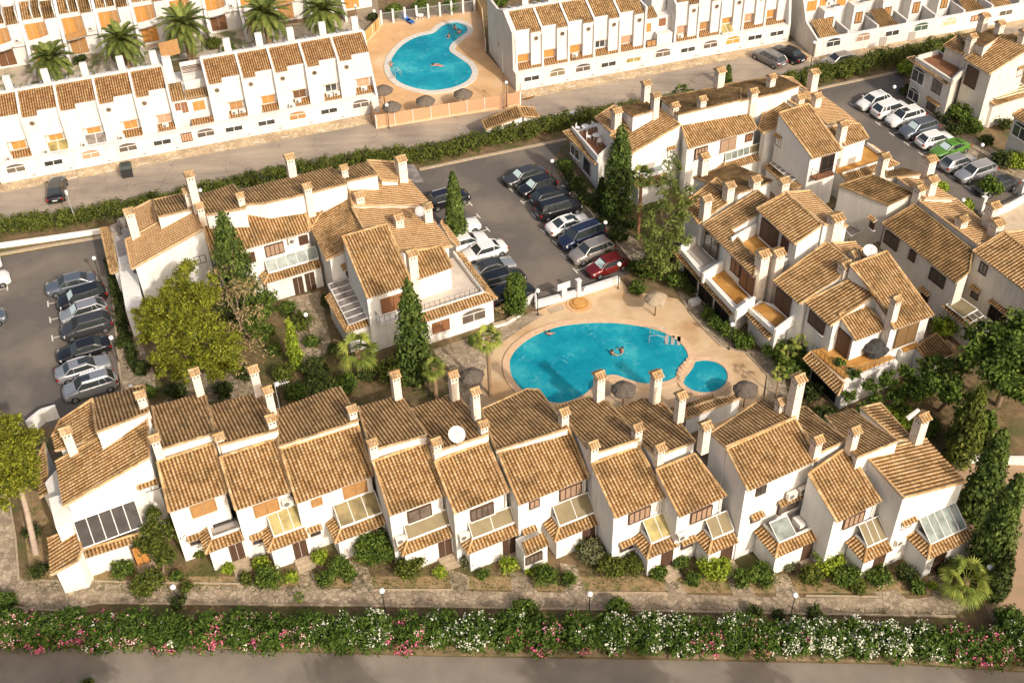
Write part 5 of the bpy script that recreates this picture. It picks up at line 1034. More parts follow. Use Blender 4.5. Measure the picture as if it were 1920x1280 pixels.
for se, nm, dd in ((-.62, 'plain white gable wall of the middle terrace facing the pool deck', 10.6), (s0, 'white end wall of the middle terrace facing the alley', 9.5)):
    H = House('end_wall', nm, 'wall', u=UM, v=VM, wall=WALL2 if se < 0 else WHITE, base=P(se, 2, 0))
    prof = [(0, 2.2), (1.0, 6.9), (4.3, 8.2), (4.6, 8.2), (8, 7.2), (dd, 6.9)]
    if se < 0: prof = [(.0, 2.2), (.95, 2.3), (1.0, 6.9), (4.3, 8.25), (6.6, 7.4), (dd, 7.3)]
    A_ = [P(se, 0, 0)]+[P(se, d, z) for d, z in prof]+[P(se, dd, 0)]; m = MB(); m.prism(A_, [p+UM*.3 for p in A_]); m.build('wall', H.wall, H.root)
    if se < 0:
        m = MB(); c = P(se-.02, 6.5, 3.0); m.ball(c, .3, 8, (.12, 1, 1)); m.build('mural', PINKW, H.root); H.win3(P(se, 9.2, 5.4), -UM, .5, .9, 'glass', mat=GREYG, sill=False)
    H.done()
# ---- right terrace: terraces stepping behind a street wall
OR_ = at(1530, 107); P = lambda s, d, z: OR_+UR*s+VR*d+UP*z
w5 = 4.05
labs = ['first white courtyard house of the right terrace, beside the alley, three-pane arched low window', 'white courtyard house of the right terrace with a speckled brown low window', 'white courtyard house of the right terrace with a grey garage panel in its street wall', 'white courtyard house of the right terrace with a green-shaded garage opening', 'white courtyard house of the right terrace with a pale arched low window', 'white courtyard house of the right terrace with red window bars', 'white courtyard house of the right terrace behind the tall chimneys', 'white courtyard house of the right terrace at the top right, dark arched gateway']
for i in range(8):
    s0 = i*w5
    H = House('white_townhouse', labs[i], 'house', 'white courtyard houses of the right terrace', u=UR, v=VR, wall=WHITE, base=P(s0+2, 0, 0))
    bx = lambda a, b, c, d, z0, z1, H=H: H.addwall([P(a, c, z0), P(b, c, z0), P(b, d, z0), P(a, d, z0)], [P(a, c, z1), P(b, c, z1), P(b, d, z1), P(a, d, z1)])
    bx(s0, s0+w5, 0, .3, 0, 2.3); bx(s0, s0+.25, .31, 10, 0, 2.6 if i else 2.2); bx(s0+.3, s0+w5, 4.6, 12, 0, 5.6); bx(s0+w5-1.9, s0+w5-.25, 3.0, 4.59, 0, 4.2)
    if i == 0: A_ = [P(0, 0, 0), P(0, 0, 2.3), P(0, 3, 3.2), P(0, 4.6, 5.8), P(0, 12, 6.3), P(0, 12, 0)]; m = MB(); m.prism(A_, [p-UR*.25 for p in A_]); m.build('wall', WALL2, H.root)
    tm_ = TB if i % 3 == 2 else TM
    if i in (0, 1, 2, 5, 6): tiles([P(s0+.3, .2, 2.35), P(s0+w5-1.2, .2, 2.35), P(s0+w5-1.9, 2.9, 3.4), P(s0+.3, 2.9, 3.4)], UR, VR*math.cos(.37)+UP*math.sin(.37), 'lean_to', tm_, H.root, nsub=4) if i != 1 else None
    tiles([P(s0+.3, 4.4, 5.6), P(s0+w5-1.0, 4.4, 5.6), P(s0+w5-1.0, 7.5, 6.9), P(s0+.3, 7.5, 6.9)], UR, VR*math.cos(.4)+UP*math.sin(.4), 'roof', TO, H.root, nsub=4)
    bx(s0+w5-.95, s0+w5-.6, 4.0, 8, 5.0, 7.0); bx(s0+w5-.55, s0+w5, 4.3, 4.5, 3.8, 4.6)
    H.win3(P(s0+1.2, 4.6, 4.4), -VR, 1.2, 1.2, 'shutter', mat=ORANGE if i != 5 else TAN, sill=False); H.win3(P(s0+2.7, 4.59, 4.9), -VR, .8, 1.4, 'shutter', mat=ORANGE, sill=False)
    H.win3(P(s0+w5-1.05, 3.0, 2.6), -VR, .9, 1.4, 'dark', mat=TAN, sill=False)
    c = P(s0+2.1, 0, 1.4)
    if i == 7: H.win3(P(s0+2.1, 0, 1.2), -VR, 2.2, 1.7, 'arch', mat=GLASS, sill=False)
    else: H.win3(c, -VR, 1.9, .7, ['arch', 'arch', 'glass', 'arch', 'arch', 'grille', 'glass'][i], mat=[GLASS, PALEB, GLASS, mat_plain('green_shade', (.06, .10, .07)) if i == 3 else GLASS, PKB, PINKW, GREYG][i], sill=False)
    if i in (2, 3): m = MB(); m.box(P(s0+1.0, -.02, 0), UR, VR, UP, 1.0, .06, 1.1); m.build('panel', GREYT, H.root)
    # rolled wall tops with black strips on the roof parapets
    m = MB(); q = P(s0+w5-.4, 3.3, 4.6); m.tube(q-UR*.6, q+UR*.6, .12, k=6); m.build('coping_roll', BMET, H.root)
    H.done()
# ---- rear terrace, far top left: orange shutters, balconies, white ribs
OB = at(-60, 140); Pb = lambda s, d, z: OB+UL*s+VL*d+UP*z
w6 = 4.35; n6 = 0
for i in range(12):
    s0 = i*w6-1.0
    q = ['at the left edge', 'second from the left edge', 'third from the left edge', 'fourth from the left edge', 'fifth from the left edge', 'sixth from the left edge', 'seventh from the left edge', 'eighth from the left edge', 'next but two to the alley', 'next but one to the alley', 'next to the alley', 'at the alley'][i]
    H = House('white_townhouse', 'white balcony townhouse of the rear terrace behind the palms, '+q, 'house', 'white balcony townhouses of the rear terrace', u=UL, v=VL, wall=WHITE, base=Pb(s0+2, 0, 0))
    bx = lambda a, b, c, d, z0, z1, H=H: H.addwall([Pb(a, c, z0), Pb(b, c, z0), Pb(b, d, z0), Pb(a, d, z0)], [Pb(a, c, z1), Pb(b, c, z1), Pb(b, d, z1), Pb(a, d, z1)])
    # fin with a curved foot
    A_ = [Pb(s0, -3.2, 0), Pb(s0, -3.2, 1.6), Pb(s0, -2.2, 2.0), Pb(s0, -1.3, 2.8), Pb(s0, -.8, 4.2), Pb(s0, -.5, 6.0), Pb(s0, 3.5, 8.2), Pb(s0, 9, 8.2), Pb(s0, 9, 0)]
    m = MB(); m.prism(A_, [p+UL*.35 for p in A_]); m.build('fin_wall', WHITE, H.root)
    bx(s0+.36, s0+w6, 0, 8.9, 0, 5.6); bx(s0+2.9, s0+w6-.01, -.5, -.01, 2.7, 5.5)
    for k, (x0, x1) in enumerate(((.45, 1.5), (1.7, 2.6), (2.75, 4.1))):
        dz = .35 if k == 2 else 0
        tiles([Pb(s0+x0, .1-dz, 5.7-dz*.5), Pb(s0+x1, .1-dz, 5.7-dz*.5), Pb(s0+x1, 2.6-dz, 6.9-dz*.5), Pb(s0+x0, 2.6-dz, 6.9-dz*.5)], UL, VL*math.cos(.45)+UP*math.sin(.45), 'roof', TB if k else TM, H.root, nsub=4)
        bx(s0+x1+.02, s0+x1+.16, 0, 2.7, 5.5, 7.1)
    bx(s0+.36, s0+w6, 2.7, 3.1, 5.5, 7.6); bx(s0+1.2, s0+2.6, 3.11, 6, 5.5, 8.0)
    H.win3(Pb(s0+1.1, 0, 4.05), -VL, 1.25, 2.1, 'shutter', mat=ORANGE, sill=False); H.win3(Pb(s0+2.25, 0, 4.05), -VL, .9, 2.1, 'shutter', mat=TAN, sill=False)
    # quarter round balcony
    m = MB(); k = 8; c0 = Pb(s0+.4, 0, 2.75); R_ = [c0+UL*(math.cos(t)*2.7)-VL*(math.sin(t)*1.4) for t in np.linspace(0, math.pi/2, k)]
    m.prism([c0]+[p for p in R_][::-1], [c0+UP*.15]+[p+UP*.15 for p in R_][::-1]); o = m.build('balcony', WHITE, H.root)
    m = MB()
    for a1q, b1q in zip(R_, R_[1:]): m.prism([a1q, b1q, b1q+VL*.1, a1q+VL*.1], [a1q+UP*.9, b1q+UP*.9, b1q+VL*.1+UP*.9, a1q+VL*.1+UP*.9])
    m.build('balcony_wall', WHITE if i % 3 else TAN, o)
    H.win3(Pb(s0+1.6, 0, 1.3), -VL, 1.9, 1.9, 'shutter', mat=[TAN, BROWN, ORANGE][i % 3], sill=False)
    if i in (6, 8, 0): H.glazed([Pb(s0+.5, -1.9, 2.1), Pb(s0+3, -1.9, 2.1), Pb(s0+3, -.1, 2.7), Pb(s0+.5, -.1, 2.7)], AWN, 2)
    if i % 2: H.ac(Pb(s0+3.6, -.5, 3.4), -VL, .8)
    H.done()
sheet('yard_paving', [(-60, 190), (0, 170), (300, 118), (690, 62), (690, 30), (300, 70), (-60, 140)], .009, mat_noise('yard_paving', (.50, .42, .32), (.36, .30, .22), .8, c3=(.16, .17, .08), sc3=.5, f3=(.5, .6)))
# ================================================================ pools
def smooth_loop(pts, n=4):
    P = [np.array(p, float) for p in pts]; out = []; N = len(P)
    for i in range(N):
        p0, p1, p2, p3 = P[i-1], P[i], P[(i+1) % N], P[(i+2) % N]
        for k in range(n):
            t = k/n; out.append(.5*((2*p1)+(-p0+p2)*t+(2*p0-5*p1+4*p2-p3)*t*t+(-p0+3*p1-3*p2+p3)*t**3))
    return out
m, n, l, b = newmat('pool_water'); setc(b, (.02, .36, .42), .06, .5); b.inputs['IOR'].default_value = 1.33
pos = n.new('ShaderNodeNewGeometry').outputs['Position']
nz = noise(n, l, .9, 4, pos); ad = n.new('ShaderNodeVectorMath'); ad.operation = 'MULTIPLY_ADD'; l.new(nz.outputs[1], ad.inputs[0]); ad.inputs[1].default_value = (1.1, 1.1, 1.1); l.new(pos, ad.inputs[2])
t = noise(n, l, .33, 5, ad.outputs[0], rough=.6); r = ramp(n, [(.34, (.004, .205, .285)), (.52, (.010, .275, .350)), (.70, (.055, .40, .44))]); l.new(t.outputs[0], r.inputs[0])
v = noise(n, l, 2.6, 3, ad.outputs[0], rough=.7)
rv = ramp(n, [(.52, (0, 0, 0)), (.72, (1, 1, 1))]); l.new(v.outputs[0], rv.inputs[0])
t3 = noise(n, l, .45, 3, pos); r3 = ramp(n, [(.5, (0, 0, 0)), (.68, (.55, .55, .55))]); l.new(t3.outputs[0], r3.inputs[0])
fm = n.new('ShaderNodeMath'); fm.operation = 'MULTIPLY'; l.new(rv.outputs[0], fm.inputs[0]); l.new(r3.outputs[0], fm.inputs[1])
l.new(mixc(n, l, r.outputs[0], (.30, .62, .62), fm.outputs[0]), b.inputs['Base Color'])  # pale light ripples painted into the water colour
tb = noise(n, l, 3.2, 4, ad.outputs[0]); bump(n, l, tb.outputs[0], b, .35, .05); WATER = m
def pool(name, px, w, mat, label, rim=.5, h=.12, holes=None):
    W_ = smooth_loop([at(*p, .06) for p in px]); N = len(W_)
    m = MB(); c = sum(W_)/N; m.face(W_); o = m.build('water', WATER)
    if o.data.polygons[0].normal.z < 0: o.data.flip_normals()
    tag(o, kind='structure')
    m = MB(); O_ = []
    for i in range(N):
        d = W_[(i+1) % N]-W_[i-1]; nn = np.array([d[1], -d[0], 0]); nn /= np.linalg.norm(nn)
        if np.dot(nn, W_[i]-c) < 0 and False: nn = -nn
        O_.append(nn)
    area = sum(W_[i][0]*W_[(i+1) % N][1]-W_[(i+1) % N][0]*W_[i][1] for i in range(N)); sg = 1 if area > 0 else -1
    I = [p-O_[i]*sg*.0 for i, p in enumerate(W_)]; E_ = [p+O_[i]*sg*rim for i, p in enumerate(W_)]
    z = lambda p, h_: np.array([p[0], p[1], h_])
    for i in range(N):
        j = (i+1) % N; m.face([z(I[i], h), z(I[j], h), z(E_[j], h), z(E_[i], h)]); m.face([z(I[i], 0), z(I[j], 0), z(I[j], h), z(I[i], h)]); m.face([z(E_[i], h), z(E_[j], h), z(E_[j], 0), z(E_[i], 0)])
    o = m.build(name, mat); tag(o, label, 'pool edge'); return o
q3 = lambda *p: zp(640, 0, 3, p)
pool('pool_coping', [(956, 690), (958, 670), (975, 648), (1005, 628), (1045, 613), (1090, 606.5), (1140, 605), (1190, 610), (1235, 620), (1268, 637), (1286, 656), (1290, 676), (1280, 694), (1262, 710), (1237, 717), (1207, 719), (1180, 712), (1152, 703), (1130, 708), (1110, 727), (1090, 743), (1055, 755), (1028, 753), (1000, 743), (978, 730), (962, 710)], .5, COPING, 'stone coping round the large kidney-shaped swimming pool', .62)
pool('pool_coping', [(1321+43.5*math.cos(a), 706-30.5*math.sin(a)) for a in [i*math.pi/6 for i in range(12)]], .4, COPING, 'stone coping round the small circular paddling pool', .45, .137)
pool('pool_coping', q3((275, 385), (290, 320), (350, 250), (430, 207), (520, 185), (570, 145), (640, 128), (695, 145), (708, 178), (660, 215), (615, 255), (612, 290), (668, 330), (718, 368), (735, 410), (705, 458), (620, 495), (500, 510), (390, 490), (310, 450)), .4, COPW, 'white tiled coping round the upper guitar-shaped swimming pool', .75, .10)
for i, (x, y) in enumerate([(1292, 678), (1285, 686), (1279, 694), (1276, 702), (1273, 710)]):
    pass
SRK = thing('stepping_stones', at(1282, 694, .1), 'curved line of pale stepping stones between the large and small pools', 'stones')
for x, y in [(1291, 677), (1286, 684), (1281, 691), (1277, 698), (1275, 706), (1277, 713)]:
    c = at(x, y, .02); m = MB(); k = 7; base = [c+np.array([math.cos(2*math.pi*i/k)*.26, math.sin(2*math.pi*i/k)*.24, 0])*random.uniform(.85, 1.15) for i in range(k)]; m.prism(base, [p+UP*.22 for p in base]); m.build('stone', COPING, SRK)
# ladder in the main pool and in the upper pool
def ladder(x, y, ang, label, k_=1.0):
    c = at(x, y, .1); t_ = thing('pool_ladder', c, label, 'ladder'); u, v = frame(ang); m = MB()
    for s in (-.3*k_, .3*k_):
        q = [c+u*s+v*.6*k_, c+u*s+v*.6*k_+UP*.75, c+u*s+v*.25*k_+UP*.95, c+u*s-v*.15+UP*.75, c+u*s-v*.2*k_-UP*.06]
        for a, b_ in zip(q, q[1:]): m.tube(a, b_, .03, k=5)
    m.build('handrail', GMET, t_)
    for k in range(3): m = MB(); m.box(c-v*(.2+.28*k)*k_+UP*(-.02), u, v, UP, .6*k_, .16*k_, .04); m.build('step', GREYT, t_)
ladder(1242, 636, 80, 'steel ladder with wide steps in the large pool', 1.9); ladder(742, 143, -60, 'white ladder in the upper swimming pool')
# ================================================================ people in the water
SKIN = mat_plain('skin', (.42, .22, .13), .5, .3); HAIR = mat_plain('dark_hair', (.03, .018, .012), .6, .2); SWIM = [mat_plain('dark_swimwear', (.03, .04, .08), .6), mat_plain('pink_swimwear', (.55, .10, .14), .6)]
def skinned(name, V, E, Rr, mat, parent, lvl=1):
    me = bpy.data.meshes.new(name); me.from_pydata([tuple(map(float, v_)) for v_ in V], E, []); o = bpy.data.objects.new(name, me); COL.objects.link(o)
    md = o.modifiers.new('skin', 'SKIN'); 
    for i, r_ in enumerate(Rr): me.skin_vertices[0].data[i].radius = (r_, r_)
    me.skin_vertices[0].data[0].use_root = True
    sb_ = o.modifiers.new('sub', 'SUBSURF'); sb_.levels = lvl; sb_.render_levels = lvl; me.materials.append(mat); child(o, parent); return o
def swimmer(x, y, yaw, label, pose='stand', k=0):
    c = at(x, y, .06); t_ = thing('person', c, label, 'person'); a = rad(yaw); f = np.array([math.cos(a), math.sin(a), 0]); s = np.array([-f[1], f[0], 0])
    if pose == 'stand':
        J = [c-UP*.25, c+UP*.05, c+UP*.22, c+UP*.30, c+s*.19+UP*.2, c+s*.36+f*.2+UP*.06, c+s*.30+f*.42+UP*.05, c-s*.19+UP*.2, c-s*.42+f*.12+UP*.07, c-s*.5+f*.34+UP*.05]
        E = [(0, 1), (1, 2), (2, 3), (2, 4), (4, 5), (5, 6), (2, 7), (7, 8), (8, 9)]; Rr = [.15, .16, .15, .06, .07, .05, .04, .07, .05, .04]; hd = c+UP*.46
    else:
        J = [c, c+f*.28, c+f*.48, c+f*.58+UP*.03, c-f*.35+s*.1, c-f*.75+s*.16-UP*.04, c-f*.35-s*.1, c-f*.75-s*.2-UP*.02, c+f*.46+s*.2, c+f*.75+s*.3, c+f*.95+s*.2, c+f*.4-s*.22, c+f*.15-s*.4, c+f*.02-s*.5]
        E = [(0, 1), (1, 2), (2, 3), (0, 4), (4, 5), (0, 6), (6, 7), (2, 8), (8, 9), (9, 10), (2, 11), (11, 12), (12, 13)]; Rr = [.14, .14, .14, .06, .09, .055, .09, .055, .07, .05, .04, .07, .05, .04]; hd = c+f*.72+UP*.06
    skinned('body', J, E, Rr, SKIN, t_)
    m = MB(); m.ball(hd, .105, 10, (1, .9, 1.15)); m.build('head', SKIN, t_, True); m = MB(); m.ball(hd+UP*.035-f*.03, .112, 10, (1, .95, 1.05)); m.build('hair', HAIR, t_, True)
    m = MB(); q = c+(f*(-.02) if pose != 'stand' else UP*.08); m.ball(q, .185, 10, (1, 1, .8)) if pose == 'stand' else m.ball(q, .16, 10, (1.1, 1.1, .95)); m.build('swimwear', SWIM[k], t_, True)
swimmer(1148, 664, 40, 'person standing in the large pool, nearer the camera of the two chatting', k=0); swimmer(1166, 659, 200, 'person with raised arm in the large pool, farther of the two chatting', k=1); swimmer(1030, 628, 90, 'person in dark swimwear at the left edge of the large pool')
for x, y, yw, ps, lb in ((853, 54, 20, 'stand', 'person at the narrow end of the upper pool, farthest from the camera'), (842, 70, 200, 'stand', 'person standing left in the narrow part of the upper pool'), (861, 62, 120, 'stand', 'person standing right in the narrow part of the upper pool'), (821, 123, 160, 'swim', 'person swimming across the middle of the upper pool'), (733, 123, 0, 'stand', 'person at the left edge of the upper pool')):
    swimmer(x, y, yw, lb, ps, int(x) % 2)
# ================================================================ parasols, lamps, masts
def mat_thatch():
    m, n, l, b = newmat('thatch'); setc(b, (.2, .16, .12), .95, .1); pos = n.new('ShaderNodeNewGeometry').outputs['Position']; t = noise(n, l, 9, 5, pos); r = ramp(n, [(.3, (.085, .065, .05)), (.7, (.20, .165, .13))]); l.new(t.outputs[0], r.inputs[0]); l.new(r.outputs[0], b.inputs['Base Color']); bump(n, l, t.outputs[0], b, .8, .05); return m
THATCH = mat_thatch()  # shade on most canopies is mixed into this darker thatch colour
def parasol(x, y, label, r=1.25, H_=2.5, mt=None):
    """x, y = pixel of the crown"""
    c = at(x, y, H_); c[2] = 0; t_ = thing('thatched_parasol', c, label, 'parasol', 'thatched parasols'); m = MB(); m.tube(c, c+UP*(H_-.1), .06, .05, 8); m.build('pole', BROWN, t_)
    m = MB(); k = 26
    lay = [(0, H_+.16), (.3, H_+.05), (.7, H_-.13), (1.0, H_-.42), (1.02, H_-.58)]
    for (ra, za), (rb, zb) in zip(lay, lay[1:]):
        for i in range(k):
            j = (i+1) % k; f = lambda i_, rr: rr*r*(1+.06*((i_*7919 % 5)-2)/2*(rr > .5)); A_, B_ = 2*math.pi*i/k, 2*math.pi*j/k
            m.face([c+np.array([math.cos(A_)*f(i, ra), math.sin(A_)*f(i, ra), za]), c+np.array([math.cos(B_)*f(j, ra), math.sin(B_)*f(j, ra), za]), c+np.array([math.cos(B_)*f(j, rb), math.sin(B_)*f(j, rb), zb]), c+np.array([math.cos(A_)*f(i, rb), math.sin(A_)*f(i, rb), zb])])
    m.build('canopy', mt or THATCH, t_)
for x, y, lb in ((1231, 552, 'thatched parasol at the far side of the large pool'), (884, 697, 'thatched parasol left of the large pool beside the palm trunk'), (1170, 722, 'thatched parasol in the bay of the large pool behind the chimneys'), (1400, 722, 'thatched parasol right of the small paddling pool'), (718, 163, 'upper-left thatched parasol of the upper pool deck'), (734, 194, 'thatched parasol nearest the corner of the cane fence, upper pool'), (797, 183, 'thatched parasol in the middle beside the upper pool'), (868, 170, 'rightmost thatched parasol beside the upper pool')):
    parasol(x, y, lb, 1.02 if y > 300 else 1.08, mt=mat_noise('straw_thatch', (.40, .31, .21), (.30, .23, .15), 8, bsc=9, bst=.8) if x == 1231 else None)
GLOBE = mat_plain('opal_globe', (.78, .76, .72), .25, .5)
def lamp(bx_, by_, label, h=2.9, pole=None, wall=0.0):
    c = at(bx_, by_, wall); t_ = thing('street_lamp', c, label, 'street lamp', 'globe lamps on black posts'); m = MB(); m.tube(c, c+UP*.25, .09, .06, 8); m.tube(c+UP*.25, c+UP*(h-.25), .045, .035, 8); m.build('post', pole or BMET, t_); m = MB(); m.tube(c+UP*(h-.3), c+UP*(h-.2), .1, .1, 8); m.build('collar', pole or BMET, t_); m = MB(); m.ball(c+UP*h, .21, 14); m.build('globe', GLOBE, t_, True)
def lampt(x, y, label, h=2.9, pole=None):     # x, y = pixel of the globe
    p = at(x, y, h); t_ = (p[0], p[1]); d = p.copy(); d[2] = 0
    c = d; q = thing('street_lamp', c, label, 'street lamp', 'globe lamps on black posts'); m = MB(); m.tube(c, c+UP*.25, .09, .06, 8); m.tube(c+UP*.25, c+UP*(h-.25), .045, .035, 8); m.build('post', pole or BMET, q); m = MB(); m.tube(c+UP*(h-.3), c+UP*(h-.2), .1, .1, 8); m.build('collar', pole or BMET, q); m = MB(); m.ball(c+UP*h, .21, 14); m.build('globe', GLOBE, q, True)
for x, y, h, lb in ((324, 1100, 2.4, 'globe lamp on the front path near the corner house, leftmost on the path'), (716, 1107, 2.4, 'globe lamp on the front path, second from the left'), (1106, 1113, 2.4, 'globe lamp on the front path, third from the left'), (1491, 1115, 2.4, 'globe lamp on the front path, fourth from the left'), (1856, 1063, 2.6, 'globe lamp beside the leaning cypress at the bottom right'),
     (176, 484, 2.9, 'globe lamp at the far end of the left car park row'), (208, 633, 2.9, 'globe lamp beside the black car in the left car park'), (245, 725, 4.0, 'globe lamp behind the roof of the corner house'),
     (1035, 302, 2.9, 'globe lamp at the far end of the dark car row'), (1135, 417, 2.9, 'globe lamp beside the navy van'), (1008, 545, 2.9, 'globe lamp at the left end of the pool wall'), (1161, 495, 2.9, 'globe lamp at the right end of the pool wall'), (1373, 608, 2.9, 'globe lamp before the ochre terraces by the pool path'),
     (800, 696, 2.9, 'globe lamp behind the front row beside the small palm'), (573, 590, 2.9, 'globe lamp in the garden behind the thin cypress'), (519, 720, 3.0, 'globe lamp beside the roof aerial of the front row'), (1677, 163, 2.9, 'globe lamp by the white hatchback in the right car park'), (1842, 272, 2.9, 'globe lamp beside the silver estate in the right car park'), (1806, 375, 2.9, 'globe lamp behind the shrub below the right car park'),
     (949, 155, 3.2, 'globe lamp inside the cane fence by the lattice mast'), (725, 197, 3.0, 'globe lamp in the left corner of the cane fence'), (1527, 80, 3.2, 'globe lamp at the alley corner of the right terrace'), (1382, 603, 2.6, None), (701, 21, 3.0, 'globe lamp beside the shaded alley at the top'), (666, 11, 3.2, 'globe lamp standing in the shaded alley at the top'), (375, 357, 4.2, 'globe lamp showing behind the roof of the left court')):
    if lb: lampt(x, y, lb, h)
# lattice mast by the upper pool, street pole with lamp at the left
c = at(945, 205, 0); t_ = thing('lattice_mast', c, 'slim triangular lattice radio mast beside the cane fence', 'mast'); m = MB()
hm = 7.5
for i in range(3): a = i*2.094; m.tube(c+np.array([math.cos(a), math.sin(a), 0])*.16, c+np.array([math.cos(a), math.sin(a), 0])*.10+UP*hm*.62, .02, k=4)
for k in range(12):
    for i in range(3): a, b2 = (i+k)*2.094, (i+k+1)*2.094; m.tube(c+np.array([math.cos(a), math.sin(a), 0])*.15+UP*k*.38, c+np.array([math.cos(b2), math.sin(b2), 0])*.14+UP*(k+1)*.38, .012, k=3)
m.build('lattice', BROWN, t_); m = MB(); m.tube(c+UP*hm*.62, c+UP*hm, .03, .015); m.build('antenna', GMET, t_)
c = at(144, 420, 0); t_ = thing('street_lamp', c, 'slender grey street light leaning over the left hedge beside the dark car', 'street lamp'); m = MB(); m.tube(c, c+UP*3.6, .07, .05); m.build('post', GMET, t_); m = MB(); m.tube(c+UP*3.6, c+UP*4.05, .12, .16, 8); m.build('lantern', GLOBE, t_)
c = at(522, 760, 0); c = at(515, 722, 9.8); t_ = thing('roof_aerial', c-UP*1.4, 'white comb aerial on a mast behind the third chimney of the front row', 'aerial'); m = MB(); m.tube(c-UP*2.5, c+UP*.3, .025); m.build('mast', GMET, t_); m = MB(); m.tube(c, c+u0*1.1-UP*.1, .02)
for k in range(6): m.tube(c+u0*.18*k-v0*.3, c+u0*.18*k+v0*.3, .012, k=3)
m.build('aerial', WMET, t_)
# cane fence round the upper pool
m, n, l, b = newmat('cane'); setc(b, (.58, .33, .15), .8, .2); pos = n.new('ShaderNodeNewGeometry').outputs['Position']; w = n.new('ShaderNodeTexWave'); w.inputs['Scale'].default_value = 3.2; w.inputs['Distortion'].default_value = 1.0; l.new(pos, w.inputs[0]); r = ramp(n, [(0, (.36, .19, .10)), (.5, (.52, .30, .165)), (1, (.58, .36, .21))]); l.new(w.outputs[0], r.inputs[0]); l.new(r.outputs[0], b.inputs['Base Color']); CANE = m
def fence(name, pts, h, label, mat, post=2.2, base=.25, pm=None):
    P = [at(*p, 0) for p in pts]; t_ = thing(name, P[0], label, 'fence'); 
    for a, b2 in zip(P, P[1:]):
        L = np.linalg.norm(b2-a); d = (b2-a)/L; e = np.cross(UP, d); k = max(1, int(round(L/post)))
        m = MB(); m.box((a+b2)/2, d, e, UP, L, .22, base); m.build('plinth', COPING, t_)
        m = MB(); m.box((a+b2)/2+UP*base, d, e, UP, L-.02, .05, h-base); m.build('panel', mat, t_)
        for i in range(k+1): m = MB(); m.tube(a+d*L*i/k-e*.06, a+d*L*i/k-e*.06+UP*(h+.05), .04, k=5); m.build('post', pm or WMET, t_)
fence('cane_fence', [(683, 165), (707, 241), (975, 197), (976, 180)], 1.7, 'tall cane fence with pale posts along the street side of the upper pool', CANE)
fence('board_fence', [(910, 97), (904, 40), (890, 8)], 1.8, 'ochre board fence beside the gable wall at the upper pool', mat_wood('ochre_boards', (.55, .33, .12)))
fence('board_fence', [(672, 95), (712, 55), (714, 42)], 1.6, 'ochre board fence with a white gate at the left of the upper pool', bpy.data.materials['ochre_boards'])
c1, c2 = at(716, 46), at(890, 22); t_ = thing('railing_fence', c1, 'pale railing fence with white posts behind the upper pool', 'fence'); d = c2-c1; L = np.linalg.norm(d); d /= L
for k in range(9): m = MB(); q = c1+d*L*k/8; m.box(q, d, np.cross(UP, d), UP, .25, .25, 1.9); m.build('post', WHITE, t_)
m = MB()
for k in range(90): q = c1+d*L*k/90; m.tube(q, q+UP*1.5, .02, k=3)
m.tube(c1+UP*1.5, c2+UP*1.5, .03); m.build('rails', GMET, t_)
# wall between the main pool and the car park
def wall(name, pts, h, w, label, mat, cat='wall', cap=None):
    P = [at(*p, 0) for p in pts]; t_ = thing(name, P[0], label, cat)
    for a, b2 in zip(P, P[1:]):
        L = np.linalg.norm(b2-a); d = (b2-a)/L; e = np.cross(UP, d); m = MB(); m.box((a+b2)/2, d, e, UP, L, w, h); m.build('wall', mat, t_)
        if cap: m = MB(); m.box((a+b2)/2+UP*h, d, e, UP, L+.05, w+.1, .06); m.build('coping', cap, t_)
    return t_
wall('boundary_wall', [(1003, 577), (1080, 556), (1160, 530)], .75, .35, 'white wall with planting trough between the large pool and the car park', WHITE)
wall('boundary_wall', [(985, 575), (1003, 560), (1006, 576)], .8, .2, 'short white wall returning to the car park beside the column-shaped bush', WHITE)
wall('planter_wall', [(925, 615), (950, 608), (978, 590), (982, 575)], .4, .25, 'low curved white planter wall under the column-shaped bush', WHITE, cap=STONEW)
wall('boundary_wall', [(1800, 866), (1930, 870)], .8, .25, 'white garden wall behind the gravel yard on the right', WHITE)
wall('boundary_wall', [(-40, 470), (60, 456), (190, 437)], .5, .3, 'low cream wall under the hedge by the left car park', WALL)
wall('boundary_wall', [(1840, 415), (1890, 395), (1990, 340)], .9, .25, 'white gate wall below the right car park', WHITE)
for x, y, lb in ((1838, 400, 'left white gate pillar below the right car park'), (1912, 370, 'right white gate pillar below the right car park'), (1084, 556, 'white square pillar on the wall by the foot bath')):
    c = at(x, y, 0); t_ = thing('pillar', c, lb, 'pillar'); m = MB(); m.box(c, u0, v0, UP, .38, .38, 1.9); m.build('shaft', WHITE, t_); m = MB(); m.box(c+UP*1.9, u0, v0, UP, .48, .48, .1); m.build('capital', WHITE, t_)
c = at(1057, 556, .6); t_ = thing('notice_board', c, 'white notice board on a post at the pool wall', 'sign'); m = MB(); m.box(c, u0, v0, UP, .5, .3, 1.0); m.build('post', WHITE, t_); m = MB(); m.box(c+UP*.9, u0, v0, UP, 1.3, .06, .7); m.build('board', WHITE, t_)
c = at(1100, 548, .6); t_ = thing('notice_board', c, 'small white pool rules board right of the pillar on the pool wall', 'sign'); m = MB(); m.box(c+UP*.2, u0, v0, UP, .6, .05, .4); m.build('board', WHITE, t_); m = MB(); m.tube(c, c+UP*.2, .03); m.build('post', GMET, t_)
c = at(1086, 571, 0); t_ = thing('foot_bath', c, 'round stepped ochre foot bath below the white pillar', 'foot bath')
for k, (r_, h_) in enumerate(((1.2, .08), (.85, .2), (.55, .32))): m = MB(); m.tube(c, c+UP*h_, r_, k=24); m.build('step', [DECK2, TERRA, TERRA][k], t_)
